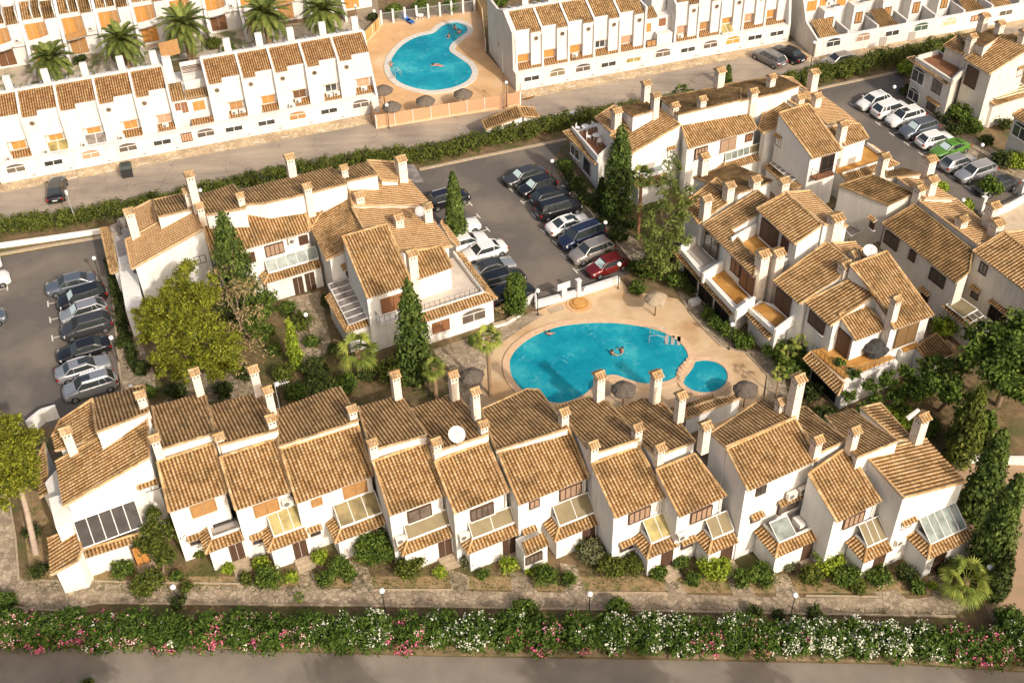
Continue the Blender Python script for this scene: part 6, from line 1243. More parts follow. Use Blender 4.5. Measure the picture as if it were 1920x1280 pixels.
c = at(1043, 580, 0); t_ = thing('drain_grate', c, 'pale rectangular shower tray beside the foot bath', 'shower tray'); m = MB(); m.box(c, u0, v0, UP, 1.4, .8, .07); m.build('tray', STONEW, t_)
# changing-room lean-tos behind the front row, lower pool side
H = House('pump_house', 'low double tiled lean-to between the pool and the front row', 'shed', base=(1320, 770))
z3 = lambda *p: zp(1280, 680, 3, p)
H.roof('B1', 'B', z3((20, 320))[0], 1.9, z3((15, 318), (325, 200), (300, 175), (15, 262)), 10, mat=TM); H.roof('B2', 'B', z3((0, 262))[0], 1.8, z3((-60, 285), (175, 205), (170, 180), (-60, 255)), 10, mat=TB); H.done()
# sun-loungers, chairs, bins, trough
BLUE = mat_plain('blue_plastic', (.03, .13, .42), .4)
for k, (x, y) in enumerate(((763, 40), (770, 44))):
    c = at(x, y, 0); t_ = thing('sun_lounger', c, 'blue plastic sun lounger behind the upper pool, '+('left one' if k == 0 else 'right one'), 'sun lounger', 'blue loungers'); u, v = frame(-50); m = MB(); m.box(c+UP*.3, u, v, UP, 1.3, .6, .06); m.build('bed', BLUE, t_); m = MB(); m.prism([c-u*.65-v*.3+UP*.3, c-u*.65+v*.3+UP*.3, c-u*1.2+v*.3+UP*.7, c-u*1.2-v*.3+UP*.7], [c-u*.65-v*.3+UP*.36, c-u*.65+v*.3+UP*.36, c-u*1.2+v*.3+UP*.76, c-u*1.2-v*.3+UP*.76]); m.build('backrest', BLUE, t_)
    for sx in (-.5, .5):
        for sy in (-.25, .25): m = MB(); m.tube(c+u*sx+v*sy, c+u*sx+v*sy+UP*.3, .03); m.build('leg', BLUE, t_)
c = at(788, 38, 0); t_ = thing('garden_table', c, 'white plastic table behind the upper pool beside the blue loungers', 'table'); m = MB(); m.tube(c+UP*.68, c+UP*.72, .5, k=12); m.build('table_top', WMET, t_)
for i in range(4): a = i*1.57; m = MB(); m.tube(c+np.array([math.cos(a), math.sin(a), 0])*.35, c+np.array([math.cos(a), math.sin(a), 0])*.35+UP*.7, .03); m.build('leg', WMET, t_)
c = at(240, 329, 0); t_ = thing('wheelie_bin', c, 'tall dark waste container standing at the edge of the street', 'bin'); u, v = frame(17); m = MB(); b1q = [c-u*.55-v*.6, c+u*.55-v*.6, c+u*.55+v*.6, c-u*.55+v*.6]; m.prism([p+UP*.12 for p in b1q], [c+(p-c)*1.12+UP*1.15 for p in b1q]); m.build('body', BMET, t_)
m = MB(); m.prism([c+(p-c)*1.18+UP*1.16 for p in b1q], [c+(p-c)*.8+UP*1.45 for p in b1q]); m.build('lid', mat_plain('dark_green_plastic', (.02, .03, .025), .4), t_)
for sx in (-1, 1): m = MB(); m.tube(c+u*.45*sx-v*.5-u*.04+UP*.1, c+u*.45*sx-v*.5+u*.04+UP*.1, .1, k=10); m.build('wheel', DARK, t_)
c = at(1058, 219, 0); t_ = thing('boat_hull', c, 'small pale upturned board lying beside the street hedge', 'board'); m = MB(); k = 14; b1q = [c+UL*math.cos(2*math.pi*i/k)*2.0*(1 if abs(math.cos(2*math.pi*i/k)) < .9 else .97)+VL*math.sin(2*math.pi*i/k)*.42+UP*.12 for i in range(k)]; m.prism(b1q, [c+(p-c)*.8+UP*.3 for p in b1q]); m.build('hull', WMET, t_)
c = at(1302, 560+10, 0); t_ = thing('stone_trough', c, 'white stone planter at the corner of the pool path', 'planter'); m = MB(); m.box(c, u0, v0, UP, 1.0, .6, .5); m.build('trough', WHITE, t_)
# white leaning wall pieces behind the left end of the front row
wall('boundary_wall', [(58, 812), (85, 790), (112, 782)], 1.4, .25, 'white angled garden wall between the left car park and the corner house', WALL)
# ================================================================ vegetation
def mat_leaf(name, dk, md, lt, tr=.25):
    m = bpy.data.materials.new(name); m.use_nodes = True; nt = m.node_tree; n, l = nt.nodes, nt.links; b = n['Principled BSDF']
    b.inputs['Roughness'].default_value = .65; b.inputs['Specular IOR Level'].default_value = .2
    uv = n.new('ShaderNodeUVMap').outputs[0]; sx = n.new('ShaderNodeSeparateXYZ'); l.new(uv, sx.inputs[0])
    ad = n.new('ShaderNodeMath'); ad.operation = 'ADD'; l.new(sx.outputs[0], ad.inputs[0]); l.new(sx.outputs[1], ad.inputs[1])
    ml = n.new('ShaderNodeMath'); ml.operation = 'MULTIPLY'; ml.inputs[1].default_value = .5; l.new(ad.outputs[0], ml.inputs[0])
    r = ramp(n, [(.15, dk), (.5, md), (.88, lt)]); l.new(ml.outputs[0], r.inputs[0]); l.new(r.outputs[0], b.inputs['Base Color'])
    t = n.new('ShaderNodeBsdfTranslucent'); l.new(r.outputs[0], t.inputs[0]); mx = n.new('ShaderNodeMixShader'); mx.inputs[0].default_value = tr
    l.new(b.outputs[0], mx.inputs[1]); l.new(t.outputs[0], mx.inputs[2]); l.new(mx.outputs[0], n['Material Output'].inputs[0]); return m
G = {'pine': mat_leaf('pine_needles', (0.092, 0.106, 0.013), (0.202, 0.219, 0.019), (0.333, 0.338, 0.032)),
     'cyp': mat_leaf('cypress_foliage', (.036, .062, .013), (.085, .125, .022), (.155, .205, .042)),
     'mid': mat_leaf('bush_leaves', (0.036, 0.064, 0.011), (0.092, 0.144, 0.019), (0.184, 0.238, 0.038)),
     'lime': mat_leaf('bright_leaves', (0.111, 0.156, 0.013), (0.233, 0.312, 0.027), (0.418, 0.475, 0.049)),
     'dark': mat_leaf('dark_leaves', (0.022, 0.035, 0.010), (0.055, 0.077, 0.015), (0.104, 0.125, 0.026)),
     'olive': mat_leaf('olive_leaves', (0.087, 0.094, 0.044), (0.172, 0.175, 0.076), (0.270, 0.262, 0.131)),
     'dry': mat_leaf('dry_twigs', (0.246, 0.179, 0.072), (0.369, 0.275, 0.123), (0.507, 0.383, 0.203)),
     'hedge': mat_leaf('hedge_leaves', (0.043, 0.061, 0.011), (0.104, 0.125, 0.019), (0.184, 0.200, 0.032)),
     'ole': mat_leaf('oleander_leaves', (.028, .055, .008), (.070, .125, .016), (.130, .195, .030)),
     'palm': mat_leaf('palm_leaflets', (0.055, 0.081, 0.017), (0.136, 0.169, 0.035), (0.246, 0.275, 0.065)),
     'fan': mat_leaf('fan_palm_leaves', (0.087, 0.125, 0.022), (0.222, 0.262, 0.044), (0.405, 0.425, 0.087))}
BARK = mat_noise('bark', (.26, .19, .13), (.15, .105, .07), 5, bsc=9); PBARK = mat_noise('palm_trunk', (.36, .24, .14), (.20, .13, .07), 7, bsc=8, bst=.8); RBARK = mat_noise('reddish_trunk', (.30, .15, .07), (.20, .10, .05), 4)
def leaves(C, Nrm, size, rs, aspect=1.6, droop=0.0):
    """one leaf-shaped quad per row: C centres, Nrm outward directions"""
    N = len(C); R_ = rs.normal(size=(N, 3)); nn = Nrm*1.0+R_*.75; nn /= np.linalg.norm(nn, axis=1)[:, None]+1e-9
    t = rs.normal(size=(N, 3)); t[:, 2] -= droop; t -= (t*nn).sum(1)[:, None]*nn; t /= np.linalg.norm(t, axis=1)[:, None]+1e-9; b = np.cross(nn, t)
    s = size*rs.uniform(.6, 1.35, (N, 1)); a, w = t*s*aspect*.5, b*s*.5
    return np.stack([C-a, C+w*.9+a*.1, C+a, C-w*.9+a*.1], 1)
def crown(name, lobes, leaf, dens, mat, parent, rs=None, clump=.34, droop=0.0, aspect=1.5, inner=True, ragged=.16):
    """lobes: (centre, (rx, ry, rz)); leaf clumps scattered over lumpy shells"""
    rs = rs or np.random.default_rng(random.randint(0, 10**6)); VV = []; UU = []
    for c, r in lobes:
        c = np.array(c, float); r = np.array(r if hasattr(r, '__len__') else (r, r, r), float)
        area = 4*math.pi*((r[0]*r[1])**1.6/3+(r[0]*r[2])**1.6/3+(r[1]*r[2])**1.6/3)**(1/1.6)
        K = max(8, int(area/(clump*clump*2.2))); d = rs.normal(size=(K, 3)); d[:, 2] = np.where(d[:, 2] < -.35*np.abs(d).sum(1), -d[:, 2], d[:, 2]); d /= np.linalg.norm(d, axis=1)[:, None]
        rr = rs.uniform(1-ragged*1.6, 1+ragged, (K, 1)); P = c+d*r*rr; cu = rs.uniform(0, 1, K)
        per = max(3, int(dens*area/K/(leaf*leaf)))
        idx = np.repeat(np.arange(K), per); off = rs.normal(size=(K*per, 3))*clump*.42
        C = P[idx]+off; nd = d[idx]*.7+off/(clump+.01)*.5+np.array([0, 0, .25])
        VV.append(leaves(C, nd, leaf, rs, aspect, droop)); UU.append(np.stack([rs.uniform(0, 1, K*per), cu[idx]], 1))
        if inner:   # leaves deeper in, coloured darker for inner shade, so nothing shows through
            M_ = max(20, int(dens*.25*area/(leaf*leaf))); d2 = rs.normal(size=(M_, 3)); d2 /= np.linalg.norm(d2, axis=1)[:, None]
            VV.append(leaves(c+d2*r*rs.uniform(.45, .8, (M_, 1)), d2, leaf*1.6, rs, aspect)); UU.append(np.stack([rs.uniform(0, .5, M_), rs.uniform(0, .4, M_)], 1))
    return quads(name, np.concatenate(VV), np.concatenate(UU), mat, parent)
def limb(mb, pts, r0, r1, k=7):
    n = len(pts)-1
    for i in range(n): mb.tube(pts[i], pts[i+1], r0+(r1-r0)*i/n, r0+(r1-r0)*(i+1)/n, k, cap=(i in (0, n-1)))
def ht(base, top):
    P = at(*base, 0); d = EYE-P; d[2] = 0; d /= np.linalg.norm(d); return P, float(onp(*top, P, d)[2]), d
def shrub(x, y, r, label, g='mid', h=None, leaf=.17, name='shrub', cat='bush', stem=True, zb=0.0, dens=1.0, grp=None, lob=5):
    """x, y = pixel of the middle of the bush, r = radius, h = height"""
    h = h or r*1.5; c = at(x, y, zb+h*.5); c[2] = zb; t_ = thing(name, c, label, cat, grp)
    L = [(c+UP*h*.5, (r*.85, r*.85, h*.46))]
    for i in range(lob): a = i*2*math.pi/lob+random.uniform(-.4, .4); q = r*random.uniform(.30, .5); L.append((c+np.array([math.cos(a)*r*.52, math.sin(a)*r*.52, h*random.uniform(.35, .75)]), (q+.12*r, q+.12*r, q*h/r*.62)))
    crown('foliage', L, leaf, dens, G[g], t_, clump=max(.16, r*.24))
    if stem:
        m = MB(); 
        for i in range(3): a = i*2.1; limb(m, [c+np.array([math.cos(a), math.sin(a), 0])*.06, c+np.array([math.cos(a)*r*.25, math.sin(a)*r*.25, h*.35])], .05, .03, 5)
        m.build('stem', BARK, t_)
    return t_
def cypress(base, top, wpx, label, g='cyp', power=.75, leaf=.20, dens=1.1):
    P, h, _ = ht(base, top); dist = np.linalg.norm(EYE-P); r = wpx*.5*dist/CF
    t_ = thing('cypress_tree', P, label, 'cypress'); rs = np.random.default_rng(int(base[0]*7+base[1])); VV = []; UU = []
    area = 2*math.pi*r*h*.75; cl = max(.22, r*.24); K = int(area/(cl*cl*.8)); z = rs.uniform(.0, 1, K)**.85; a = rs.uniform(0, 2*math.pi, K)
    prof = lambda t: np.where(t < .16, .78+.22*np.sin(np.clip(t/.16, 0, 1)*math.pi/2), (1-np.clip((t-.16)/.84, 0, 1)**1.5)**power)
    rr = r*prof(z)*(1+.09*np.sin(a*3+z*9)+.07*np.sin(a*5-z*14))*rs.uniform(.84, 1.1, K)
    C = np.stack([P[0]+np.cos(a)*rr, P[1]+np.sin(a)*rr, .25+z*(h-.3)], 1); d = np.stack([np.cos(a), np.sin(a), np.full(K, .35)], 1); per = max(4, int(dens*area/K/(leaf*leaf*.9)))
    idx = np.repeat(np.arange(K), per); off = rs.normal(size=(K*per, 3))*np.array([.35, .35, .6])*cl
    cu = rs.uniform(0, 1, K); VV.append(leaves(C[idx]+off, d[idx]+off/cl*.4, leaf, rs, 2.0, -1.5)); UU.append(np.stack([rs.uniform(0, 1, K*per), cu[idx]], 1))
    M_ = int(K*per*.3); z = rs.uniform(0, .97, M_); a = rs.uniform(0, 6.28, M_); q = r*prof(z)*rs.uniform(.4, .8, M_); VV.append(leaves(np.stack([P[0]+np.cos(a)*q, P[1]+np.sin(a)*q, .2+z*(h-.3)], 1), np.stack([np.cos(a), np.sin(a), a*0+.3], 1), leaf*1.7, rs, 1.8, -1)); UU.append(np.stack([rs.uniform(0, .4, M_), rs.uniform(0, .4, M_)], 1))  # inner leaves get darker colours as shade inside the crown
    quads('crown', np.concatenate(VV), np.concatenate(UU), G[g], t_); m = MB(); m.tube(P, P+UP*h*.5, .16, .07, 8); m.build('trunk', BARK, t_); return t_
def frond(C, yaw, L, lift, curve, rs, nl=28, wid=.07, ll=.62, fold=.5):
    """feather palm leaf as leaflet triangles; returns quads (N,4,3)"""
    f = np.array([math.cos(yaw), math.sin(yaw), 0]); s = np.array([-f[1], f[0], 0]); out = []; p = np.array(C, float); ang = lift; st = L/nl; pts = [p.copy()]
    for i in range(nl): ang -= curve/nl; p = p+(f*math.cos(ang)+UP*math.sin(ang))*st; pts.append(p.copy())
    for i in range(2, nl):
        t = i/nl; l_ = ll*math.sin(math.pi*min(1, t*.9+.12))**.7; d = pts[i]-pts[i-1]; d /= np.linalg.norm(d); up = np.cross(s, d); up = up if up[2] > 0 else -up
        for sg in (-1, 1):
            e = s*sg*math.cos(fold)+up*math.sin(fold)*.7+d*.75; e /= np.linalg.norm(e); tip = pts[i]+e*l_-UP*l_*.25*t; w = d*wid*1.3
            out.append([pts[i]-w, pts[i]+w, tip+w*.2, tip-w*.2])
    for i in range(nl): w = s*.035*(1-i/nl)+s*.01; out.append([pts[i]-w, pts[i]+w, pts[i+1]+w*.8, pts[i+1]-w*.8])
    return out
def date_palm(cx, cy, hz, L, label, tr=.38, n=46, g='palm', seed=1, yellow=True):
    c = at(cx, cy, hz); P = c.copy(); P[2] = 0; t_ = thing('palm_tree', P, label, 'palm tree', None); rs = np.random.default_rng(seed); Q = []
    for i in range(n):
        k = i/n; Q += frond(c+UP*.1, i*2.39996+rs.uniform(-.15, .15), L*rs.uniform(.85, 1.1)*(1-.25*(1-k)), 1.35-1.75*k+rs.uniform(-.1, .1), 1.0+.5*k, rs)
    Q = np.array(Q); quads('crown', Q, np.stack([rs.uniform(0, 1, len(Q)), np.repeat(rs.uniform(0, 1, n), len(Q)//n+1)[:len(Q)]], 1), G[g], t_)
    m = MB(); k = 9; zs = np.linspace(0, hz, 16)
    for a, b2 in zip(zs, zs[1:]): m.tube([P[0], P[1], a], [P[0], P[1], b2], tr*(1.12), tr*.92, k, False)
    m.tube(c-UP*.7, c+UP*.15, tr*1.3, tr*.8, 10); m.build('trunk', PBARK, t_)
    if yellow:
        m = MB()
        for i in range(9): a = i*.7+rs.uniform(0, .5); q = c+np.array([math.cos(a), math.sin(a), 0])*.55-UP*rs.uniform(.1, .6); m.ball(q, .2, 6, (1, 1, 1.3)); m.tube(c, q, .03, k=4)
        m.build('fruit_clusters', mat_leaf('date_fruit', (.35, .20, .02), (.45, .26, .03), (.5, .3, .05)) if 'date_fruit' not in bpy.data.materials else bpy.data.materials['date_fruit'], t_)
def fan_palm(cx, cy, hz, L, label, tr=.14, n=22, g='fan', seed=1, mat=None, skirt_=True):
    c = at(cx, cy, hz); P = c.copy(); P[2] = 0; t_ = thing('palm_tree', P, label, 'palm tree'); rs = np.random.default_rng(seed); Q = []; U_ = []
    for i in range(n):
        k = i/n; yaw = i*2.39996; lift = 1.25-2.1*k; f = np.array([math.cos(yaw), math.sin(yaw), 0]); s = np.array([-f[1], f[0], 0]); d = f*math.cos(lift)+UP*math.sin(lift); up = np.cross(s, d); up = up if up[2] > 0 else -up
        h = c+d*L*.5; w = s*.02; Q.append([c-w, c+w, h+w, h-w]); U_.append(.3); cu = rs.uniform(0, 1)
        for j in range(-7, 8):
            a = j*.2; e = d*math.cos(a)+s*math.sin(a); e2 = e-UP*.3*abs(j)/9-UP*(.15+.25*rs.random()); tip = h+e2*L*.6*(1-.02*abs(j)); ww = np.cross(e, up)*.026*L; mid = h+e*L*.28
            Q.append([h, mid-ww*1.5, tip, mid+ww*1.5]); U_.append(cu)
    Q = np.array(Q); quads('crown', Q, np.stack([rs.uniform(0, 1, len(Q)), np.array(U_)], 1), G[g], t_)
    m = MB(); zs = np.linspace(0, hz, 12)
    for a, b2 in zip(zs, zs[1:]): m.tube([P[0], P[1], a], [P[0], P[1], b2], tr*1.1, tr*.9, 8, False)
    m.tube(c-UP*.5, c+UP*.1, tr*1.5, tr, 8); m.build('trunk', mat or PBARK, t_)
# ---- hedges
def hedge(name, pts, w, h, label, g, leaf=.14, flowers=None, seed=3, dens=.85, cat='hedge', ret=False, kk=.55):
    """clipped or loose hedge following a ground line"""
    P = [at(*p, 0) for p in pts]; t_ = thing(name, P[0], label, cat); rs = np.random.default_rng(seed); L_ = []; 
    for a, b2 in zip(P, P[1:]):
        Ls = np.linalg.norm(b2-a); k = max(1, int(Ls/(h*kk))); d = (b2-a)/Ls; e = np.array([-d[1], d[0], 0])
        for i in range(k):
            q = a+d*Ls*(i+rs.uniform(.2, .8))/k+e*rs.uniform(-.12, .12)*w; hh = h*rs.uniform(.8, 1.12)
            L_.append((q+UP*hh*.5, (h*kk*1.0, w*.5*rs.uniform(.85, 1.12), hh*.5)))
    o = crown('foliage', L_, leaf, dens, G[g], t_, rs, clump=.34, ragged=.12); m = MB()
    for c, r in L_[::2]: m.tube([c[0], c[1], 0], c, .06, .03, 5)
    m.build('stems', BARK, t_); return t_, L_, rs
HL = [(-60, 470), (0, 440), (60, 430), (120, 421), (180, 412), (235, 403)]
hedge('hedge', HL, 2.4, 1.7, 'long loose hedge between the street and the left car park, with bare lower twigs', 'hedge', seed=4)
hedge('hedge', [(235, 400), (330, 380), (450, 352), (560, 330), (700, 303), (760, 306)], 2.0, 1.5, 'dark hedge strip between the street and the roofs of the left court', 'hedge', seed=6)
hedge('hedge', [(690, 318), (760, 306), (860, 285), (960, 262), (1060, 240), (1110, 226)], 2.6, 1.7, 'green hedge between the street and the middle car park', 'hedge', seed=5)
hedge('hedge', [(1480, 166), (1560, 147), (1620, 132), (1700, 115), (1760, 100), (1800, 88)], 3.0, 1.9, 'green hedge between the street and the right car park', 'hedge', seed=8)
hedge('hedge', [(1110, 228), (1200, 208), (1300, 190)], 1.8, 1.3, 'dark hedge strip behind the upper court roofs', 'hedge', seed=9)
hedge('hedge', [(208, 490), (222, 560), (236, 640), (262, 705)], 1.2, .8, 'low dark hedge beside the left car park footway', 'dark', leaf=.15, seed=10)
hedge('hedge', [(1050, 310), (1090, 365), (1130, 405), (1160, 430)], 1.3, .9, 'low dark hedge beside the middle car park footway', 'dark', leaf=.15, seed=11)
hedge('hedge', [(1320, 590), (1350, 625), (1395, 645), (1415, 650)], 1.7, 1.0, 'curved clipped hedge below the ochre terraces', 'mid', leaf=.14, seed=12)
hedge('hedge', [(1710, 175), (1745, 205), (1775, 238)], 1.0, .9, 'dark hedge at the foot of the top right corner house', 'dark', leaf=.18, seed=13)
# ---- oleander bushes of the roadside hedge, each a bush with its own flowers
FW = mat_leaf('white_petals', (.55, .55, .40), (.70, .69, .55), (.80, .78, .66), .1); FP = mat_leaf('pink_petals', (.50, .06, .14), (.66, .13, .24), (.72, .28, .36), .1); FL_ = mat_leaf('pale_pink_petals', (.55, .24, .24), (.66, .38, .35), (.74, .52, .48), .1); FD = mat_leaf('faded_petals', (.30, .12, .07), (.42, .20, .13), (.50, .30, .20), .1)
ole = [(20, 1175, 'L', 260), (75, 1180, 'P', 160), (130, 1172, 'P', 110), (190, 1182, 'P', 260), (255, 1172, 'L', 90), (320, 1182, 'P', 60), (385, 1180, 'P', 190), (450, 1172, 'L', 60), (510, 1182, 'P', 150), (575, 1175, 'L', 90), (640, 1180, 'W', 160), (700, 1178, 'W', 330), (765, 1178, 'P', 230), (830, 1172, 'W', 110), (890, 1180, 'W', 280), (955, 1178, 'W', 70), (1020, 1185, 'P', 170), (1085, 1178, 'P', 60), (1150, 1182, 'W', 180), (1215, 1180, 'W', 300), (1275, 1185, 'W', 220), (1320, 1190, 'P', 130), (1380, 1182, 'W', 150), (1430, 1190, 'D', 170), (1490, 1190, 'W', 520), (1550, 1192, 'W', 380), (1610, 1192, 'W', 560), (1675, 1198, 'W', 330), (1740, 1200, 'W', 160), (1800, 1205, 'P', 200), (1860, 1210, 'P', 420), (1910, 1195, 'W', 150), (-40, 1175, 'P', 120), (1960, 1215, 'P', 150)]
ordn = ['first', 'second', 'third', 'fourth', 'fifth', 'sixth', 'seventh', 'eighth', 'ninth', 'tenth', 'eleventh', 'twelfth', 'thirteenth', 'fourteenth', 'fifteenth', 'sixteenth', 'seventeenth', 'eighteenth', 'nineteenth', 'twentieth', 'twenty-first', 'twenty-second', 'twenty-third', 'twenty-fourth', 'twenty-fifth', 'twenty-sixth', 'twenty-seventh', 'twenty-eighth', 'twenty-ninth', 'thirtieth', 'thirty-first', 'thirty-second']
for i, (x, y, f, nf) in enumerate(ole):
    rs = np.random.default_rng(100+i); h = 2.0*rs.uniform(.92, 1.08); c = at(x, y+6, h*.5); c[2] = 0
    cn = {'W': 'white', 'P': 'pink', 'L': 'pale pink', 'D': 'faded rose'}[f]
    lb = cn+'-flowering oleander bush in the roadside hedge, '+(ordn[i]+' from the left' if i < 32 else ('cut by the left edge' if x < 0 else 'cut by the right edge'))
    t_ = thing('oleander_bush', c, lb, 'oleander', 'oleander bushes of the roadside hedge')
    r = 1.25; L_ = [(c+UP*h*.5, (r*1.2, 1.4, h*.48))]
    for k in range(6): a = k*1.05+rs.uniform(-.3, .3); L_.append((c+np.array([math.cos(a)*.7, math.sin(a)*.9, h*rs.uniform(.3, .7)]), (.6, .6, .62)))
    crown('foliage', L_, .115, .95, G['ole'], t_, rs, clump=.22, droop=-.3, aspect=2.2, ragged=.2)
    def flowers(num, mat, nm, spread=1.0, low=False):
        K = max(4, num//9); nc = 9 if mat is FW else 4; cd_ = rs.normal(size=(nc, 3)); cd_ /= np.linalg.norm(cd_, axis=1)[:, None]; d = cd_[rs.integers(0, nc, K)]+rs.normal(size=(K, 3))*(.42 if mat is FW else .3); d[:, 2] = np.abs(d[:, 2])*.9+(-.1 if low else .15); d[:, 1] -= .55 if low else .1; d /= np.linalg.norm(d, axis=1)[:, None]
        idx = np.repeat(np.arange(K), 9); li = rs.integers(0, len(L_), K); Cc = np.array([L_[j][0] for j in li]); Rr = np.array([L_[j][1] for j in li]); P = Cc+d*Rr*1.06
        Q = leaves(P[idx]+rs.normal(size=(K*9, 3))*.12, np.tile(np.array([[-.1, -.8, 1.0]]), (K*9, 1)), .115, rs, 1.0); quads(nm, Q, np.stack([rs.uniform(0, 1, len(Q)), rs.uniform(0, 1, len(Q))], 1), mat, t_)
    flowers(int(nf*2.2), {'W': FW, 'P': FP, 'L': FL_, 'D': FD}[f], 'flowers', low=(f != 'W'))
    if f != 'W': flowers(nf//3+40, FW if i % 2 else FL_, 'flowers')
    elif i % 3 == 0: flowers(40, FP, 'flowers', low=True)
    m = MB()
    for k in range(4): a = k*1.6; limb(m, [c+np.array([math.cos(a), math.sin(a), 0])*.12, c+np.array([math.cos(a)*.5, math.sin(a)*.5, h*.5])], .04, .02, 4)
    m.build('stem', BARK, t_)
# ---- big pine with yellow-green crown in the left garden
def pxl(L): return [(at(x, y, z), r) for x, y, z, r in L]
def tree(name, base, lob, label, g, leaf, dens, clump, trunk=.2, cat='tree', bark=None, droop=0., inner=True, ragged=.2, limbs=True, aspect=1.5):
    P = at(*base, 0); t_ = thing(name, P, label, cat); L_ = pxl(lob); sub = []
    for c, r in L_:
        k = 9 if inner else 4; sub.append((c, (r*.48, r*.48, r*.4)))
        for i in range(k): a = i*6.283/k+random.uniform(-.5, .5); zz = random.uniform(-.45, .6); q = r*random.uniform(.26, .42); sub.append((c+np.array([math.cos(a)*r*.68, math.sin(a)*r*.68, r*zz]), (q, q, q*.72)))
    crown('crown', sub, leaf, dens, G[g], t_, clump=clump, droop=droop, inner=inner, ragged=ragged, aspect=aspect)
    m = MB(); zt = min(l_[0][2] for l_ in L_); cc = sum(l_[0] for l_ in L_)/len(L_); top = np.array([cc[0], cc[1], zt+.3]); limb(m, [P, (P+top)/2+np.array([.15, -.1, 0]), top], trunk, trunk*.6, 9)
    if limbs:
        for c, r in L_: limb(m, [top, (top+c)/2+UP*.3, c], trunk*.45, .04, 5)
    m.build('trunk', bark or BARK, t_); return t_
tree('pine_tree', (365, 690), [(340, 535, 7, 1.9), (300, 575, 6, 1.8), (290, 615, 5, 1.6), (355, 580, 7.2, 2.0), (385, 545, 7.3, 1.5), (330, 640, 5.2, 1.8), (385, 625, 6.5, 1.9), (425, 650, 5.8, 1.5), (370, 675, 4.6, 1.8), (415, 690, 4.2, 1.4), (310, 680, 4.2, 1.3), (345, 700, 3.8, 1.2), (270, 590, 5, 1.1)], 'big yellow-green pine tree in the left garden behind the front row', 'pine', .13, 1.05, .26, .22)
tree('leafy_tree', (480, 640), [(478, 590, 3.6, 1.3), (500, 560, 3.4, 1.0), (455, 610, 3.2, 1.1), (490, 620, 2.6, 1.1)], 'leafy green tree at the foot of the big cypress by the glass-roofed porch', 'mid', .15, .9, .3, .14)
tree('bare_tree', (455, 640), [(430, 480, 7.6, 1.5), (462, 540, 7, 1.7), (425, 560, 6, 1.4), (470, 590, 5.4, 1.5), (435, 620, 4.6, 1.2), (480, 650, 4, 1.2), (410, 510, 7, 1.1), (450, 690, 3.4, 1.1)], 'sparse pale tree with bare twigs between the pine and the big cypress', 'dry', .10, .16, .5, .13, inner=False, droop=.4, aspect=3)
cypress((462, 610), (420, 400), 78, 'tall broad dark cypress before the left court houses'); cypress((857, 455), (834, 326), 34, 'slender cypress between the left court roofs and the parked cars'); cypress((783, 715), (768, 530), 66, 'tall dark cypress beside the terrace facing the large pool')
cypress((1158, 408), (1164, 238), 54, 'tall dense cypress in front of the upper court end house'); cypress((1127, 385), (1131, 335), 18, 'small dark cypress left of the tall one by the upper court', g='dark'); cypress((558, 690), (543, 598), 24, 'thin pale green cypress in the left garden', g='lime', leaf=.14)
cypress((1822, 975), (1848, 796), 60, 'broad dark cypress at the right end of the front row'); cypress((1842, 1070), (1914, 895), 62, 'leaning dark cypress at the right edge above the fan palm'); cypress((1795, 865), (1830, 726), 52, 'looser olive-green cypress behind the right end of the front row', g='hedge'); cypress((1862, 1120), (1893, 1035), 34, 'small conifer below the leaning cypress on the right', g='dark'); cypress((1363, 163), (1367, 124), 13, 'small cypress behind the upper court beside a tall chimney')
cypress((968, 590), (966, 514), 38, 'dense column-shaped bush by the pool wall and car park', g='mid', power=.22, leaf=.13)
tree('conifer', (305, 1080), [(288, 962, 3.8, .5), (282, 988, 3.2, .75), (302, 1005, 2.8, .85), (288, 1030, 2.2, .95), (310, 1042, 1.8, .8), (268, 1018, 2.4, .7), (340, 1002, 2.4, .4), (320, 985, 2.8, .5)], 'feathery drooping conifer beside the corner house porch', 'hedge', .10, .55, .28, .09, droop=1.0, aspect=3.2, ragged=.35)
tree('pine_tree', (68, 1040), [(20, 850, 6.2, 1.9), (45, 820, 6.0, 1.3), (10, 800, 6.4, 1.4), (30, 900, 5.4, 1.6), (-10, 860, 6.2, 1.8), (5, 930, 4.8, 1.2), (50, 870, 5.2, 1.1)], 'yellow-green pine with a forked pale trunk at the left edge', 'pine', .13, .9, .26, .25, bark=mat_noise('pale_trunk', (.44, .34, .26), (.34, .25, .19), 4))
tree('feathery_tree', (1245, 500), [(1262, 310, 8.6, 1.0), (1245, 345, 8, 1.2), (1275, 365, 7.6, 1.2), (1240, 390, 7, 1.2), (1270, 410, 6.6, 1.3), (1225, 430, 6, 1.1), (1255, 455, 5.2, 1.2), (1235, 480, 4, 1.1), (1290, 385, 7, .9), (1215, 400, 6, 1.0), (1220, 460, 4.6, 1.2), (1275, 440, 5.4, 1.1), (1250, 500, 3, 1.3), (1215, 495, 2.6, 1.2)], 'light feathery tree left of the pool-side house roofs', 'palm', .11, .75, .34, .14, inner=False, droop=.6, aspect=3)
tree('dark_tree', (1870, 760), [(1880, 640, 6.4, 2.6), (1915, 690, 6.2, 2.4), (1850, 680, 5.6, 2.0), (1890, 715, 5.2, 1.9), (1925, 620, 6, 2.0), (1950, 660, 6, 2.4), (1865, 655, 6, 1.8), (1900, 660, 6.6, 2.0), (1840, 640, 5.2, 1.5), (1880, 700, 5.8, 2.0), (1920, 730, 5.4, 1.8)], 'large green tree at the right edge below the right court', 'mid', .24, .85, .45, .25)
tree('dark_tree', (1760, 770), [(1760, 720, 3.4, 1.8), (1720, 735, 2.8, 1.5), (1800, 750, 3.2, 1.7), (1780, 690, 3.6, 1.4), (1830, 790, 3, 1.6)], 'dark spreading tree behind the right end of the front row', 'mid', .22, .85, .4, .18)
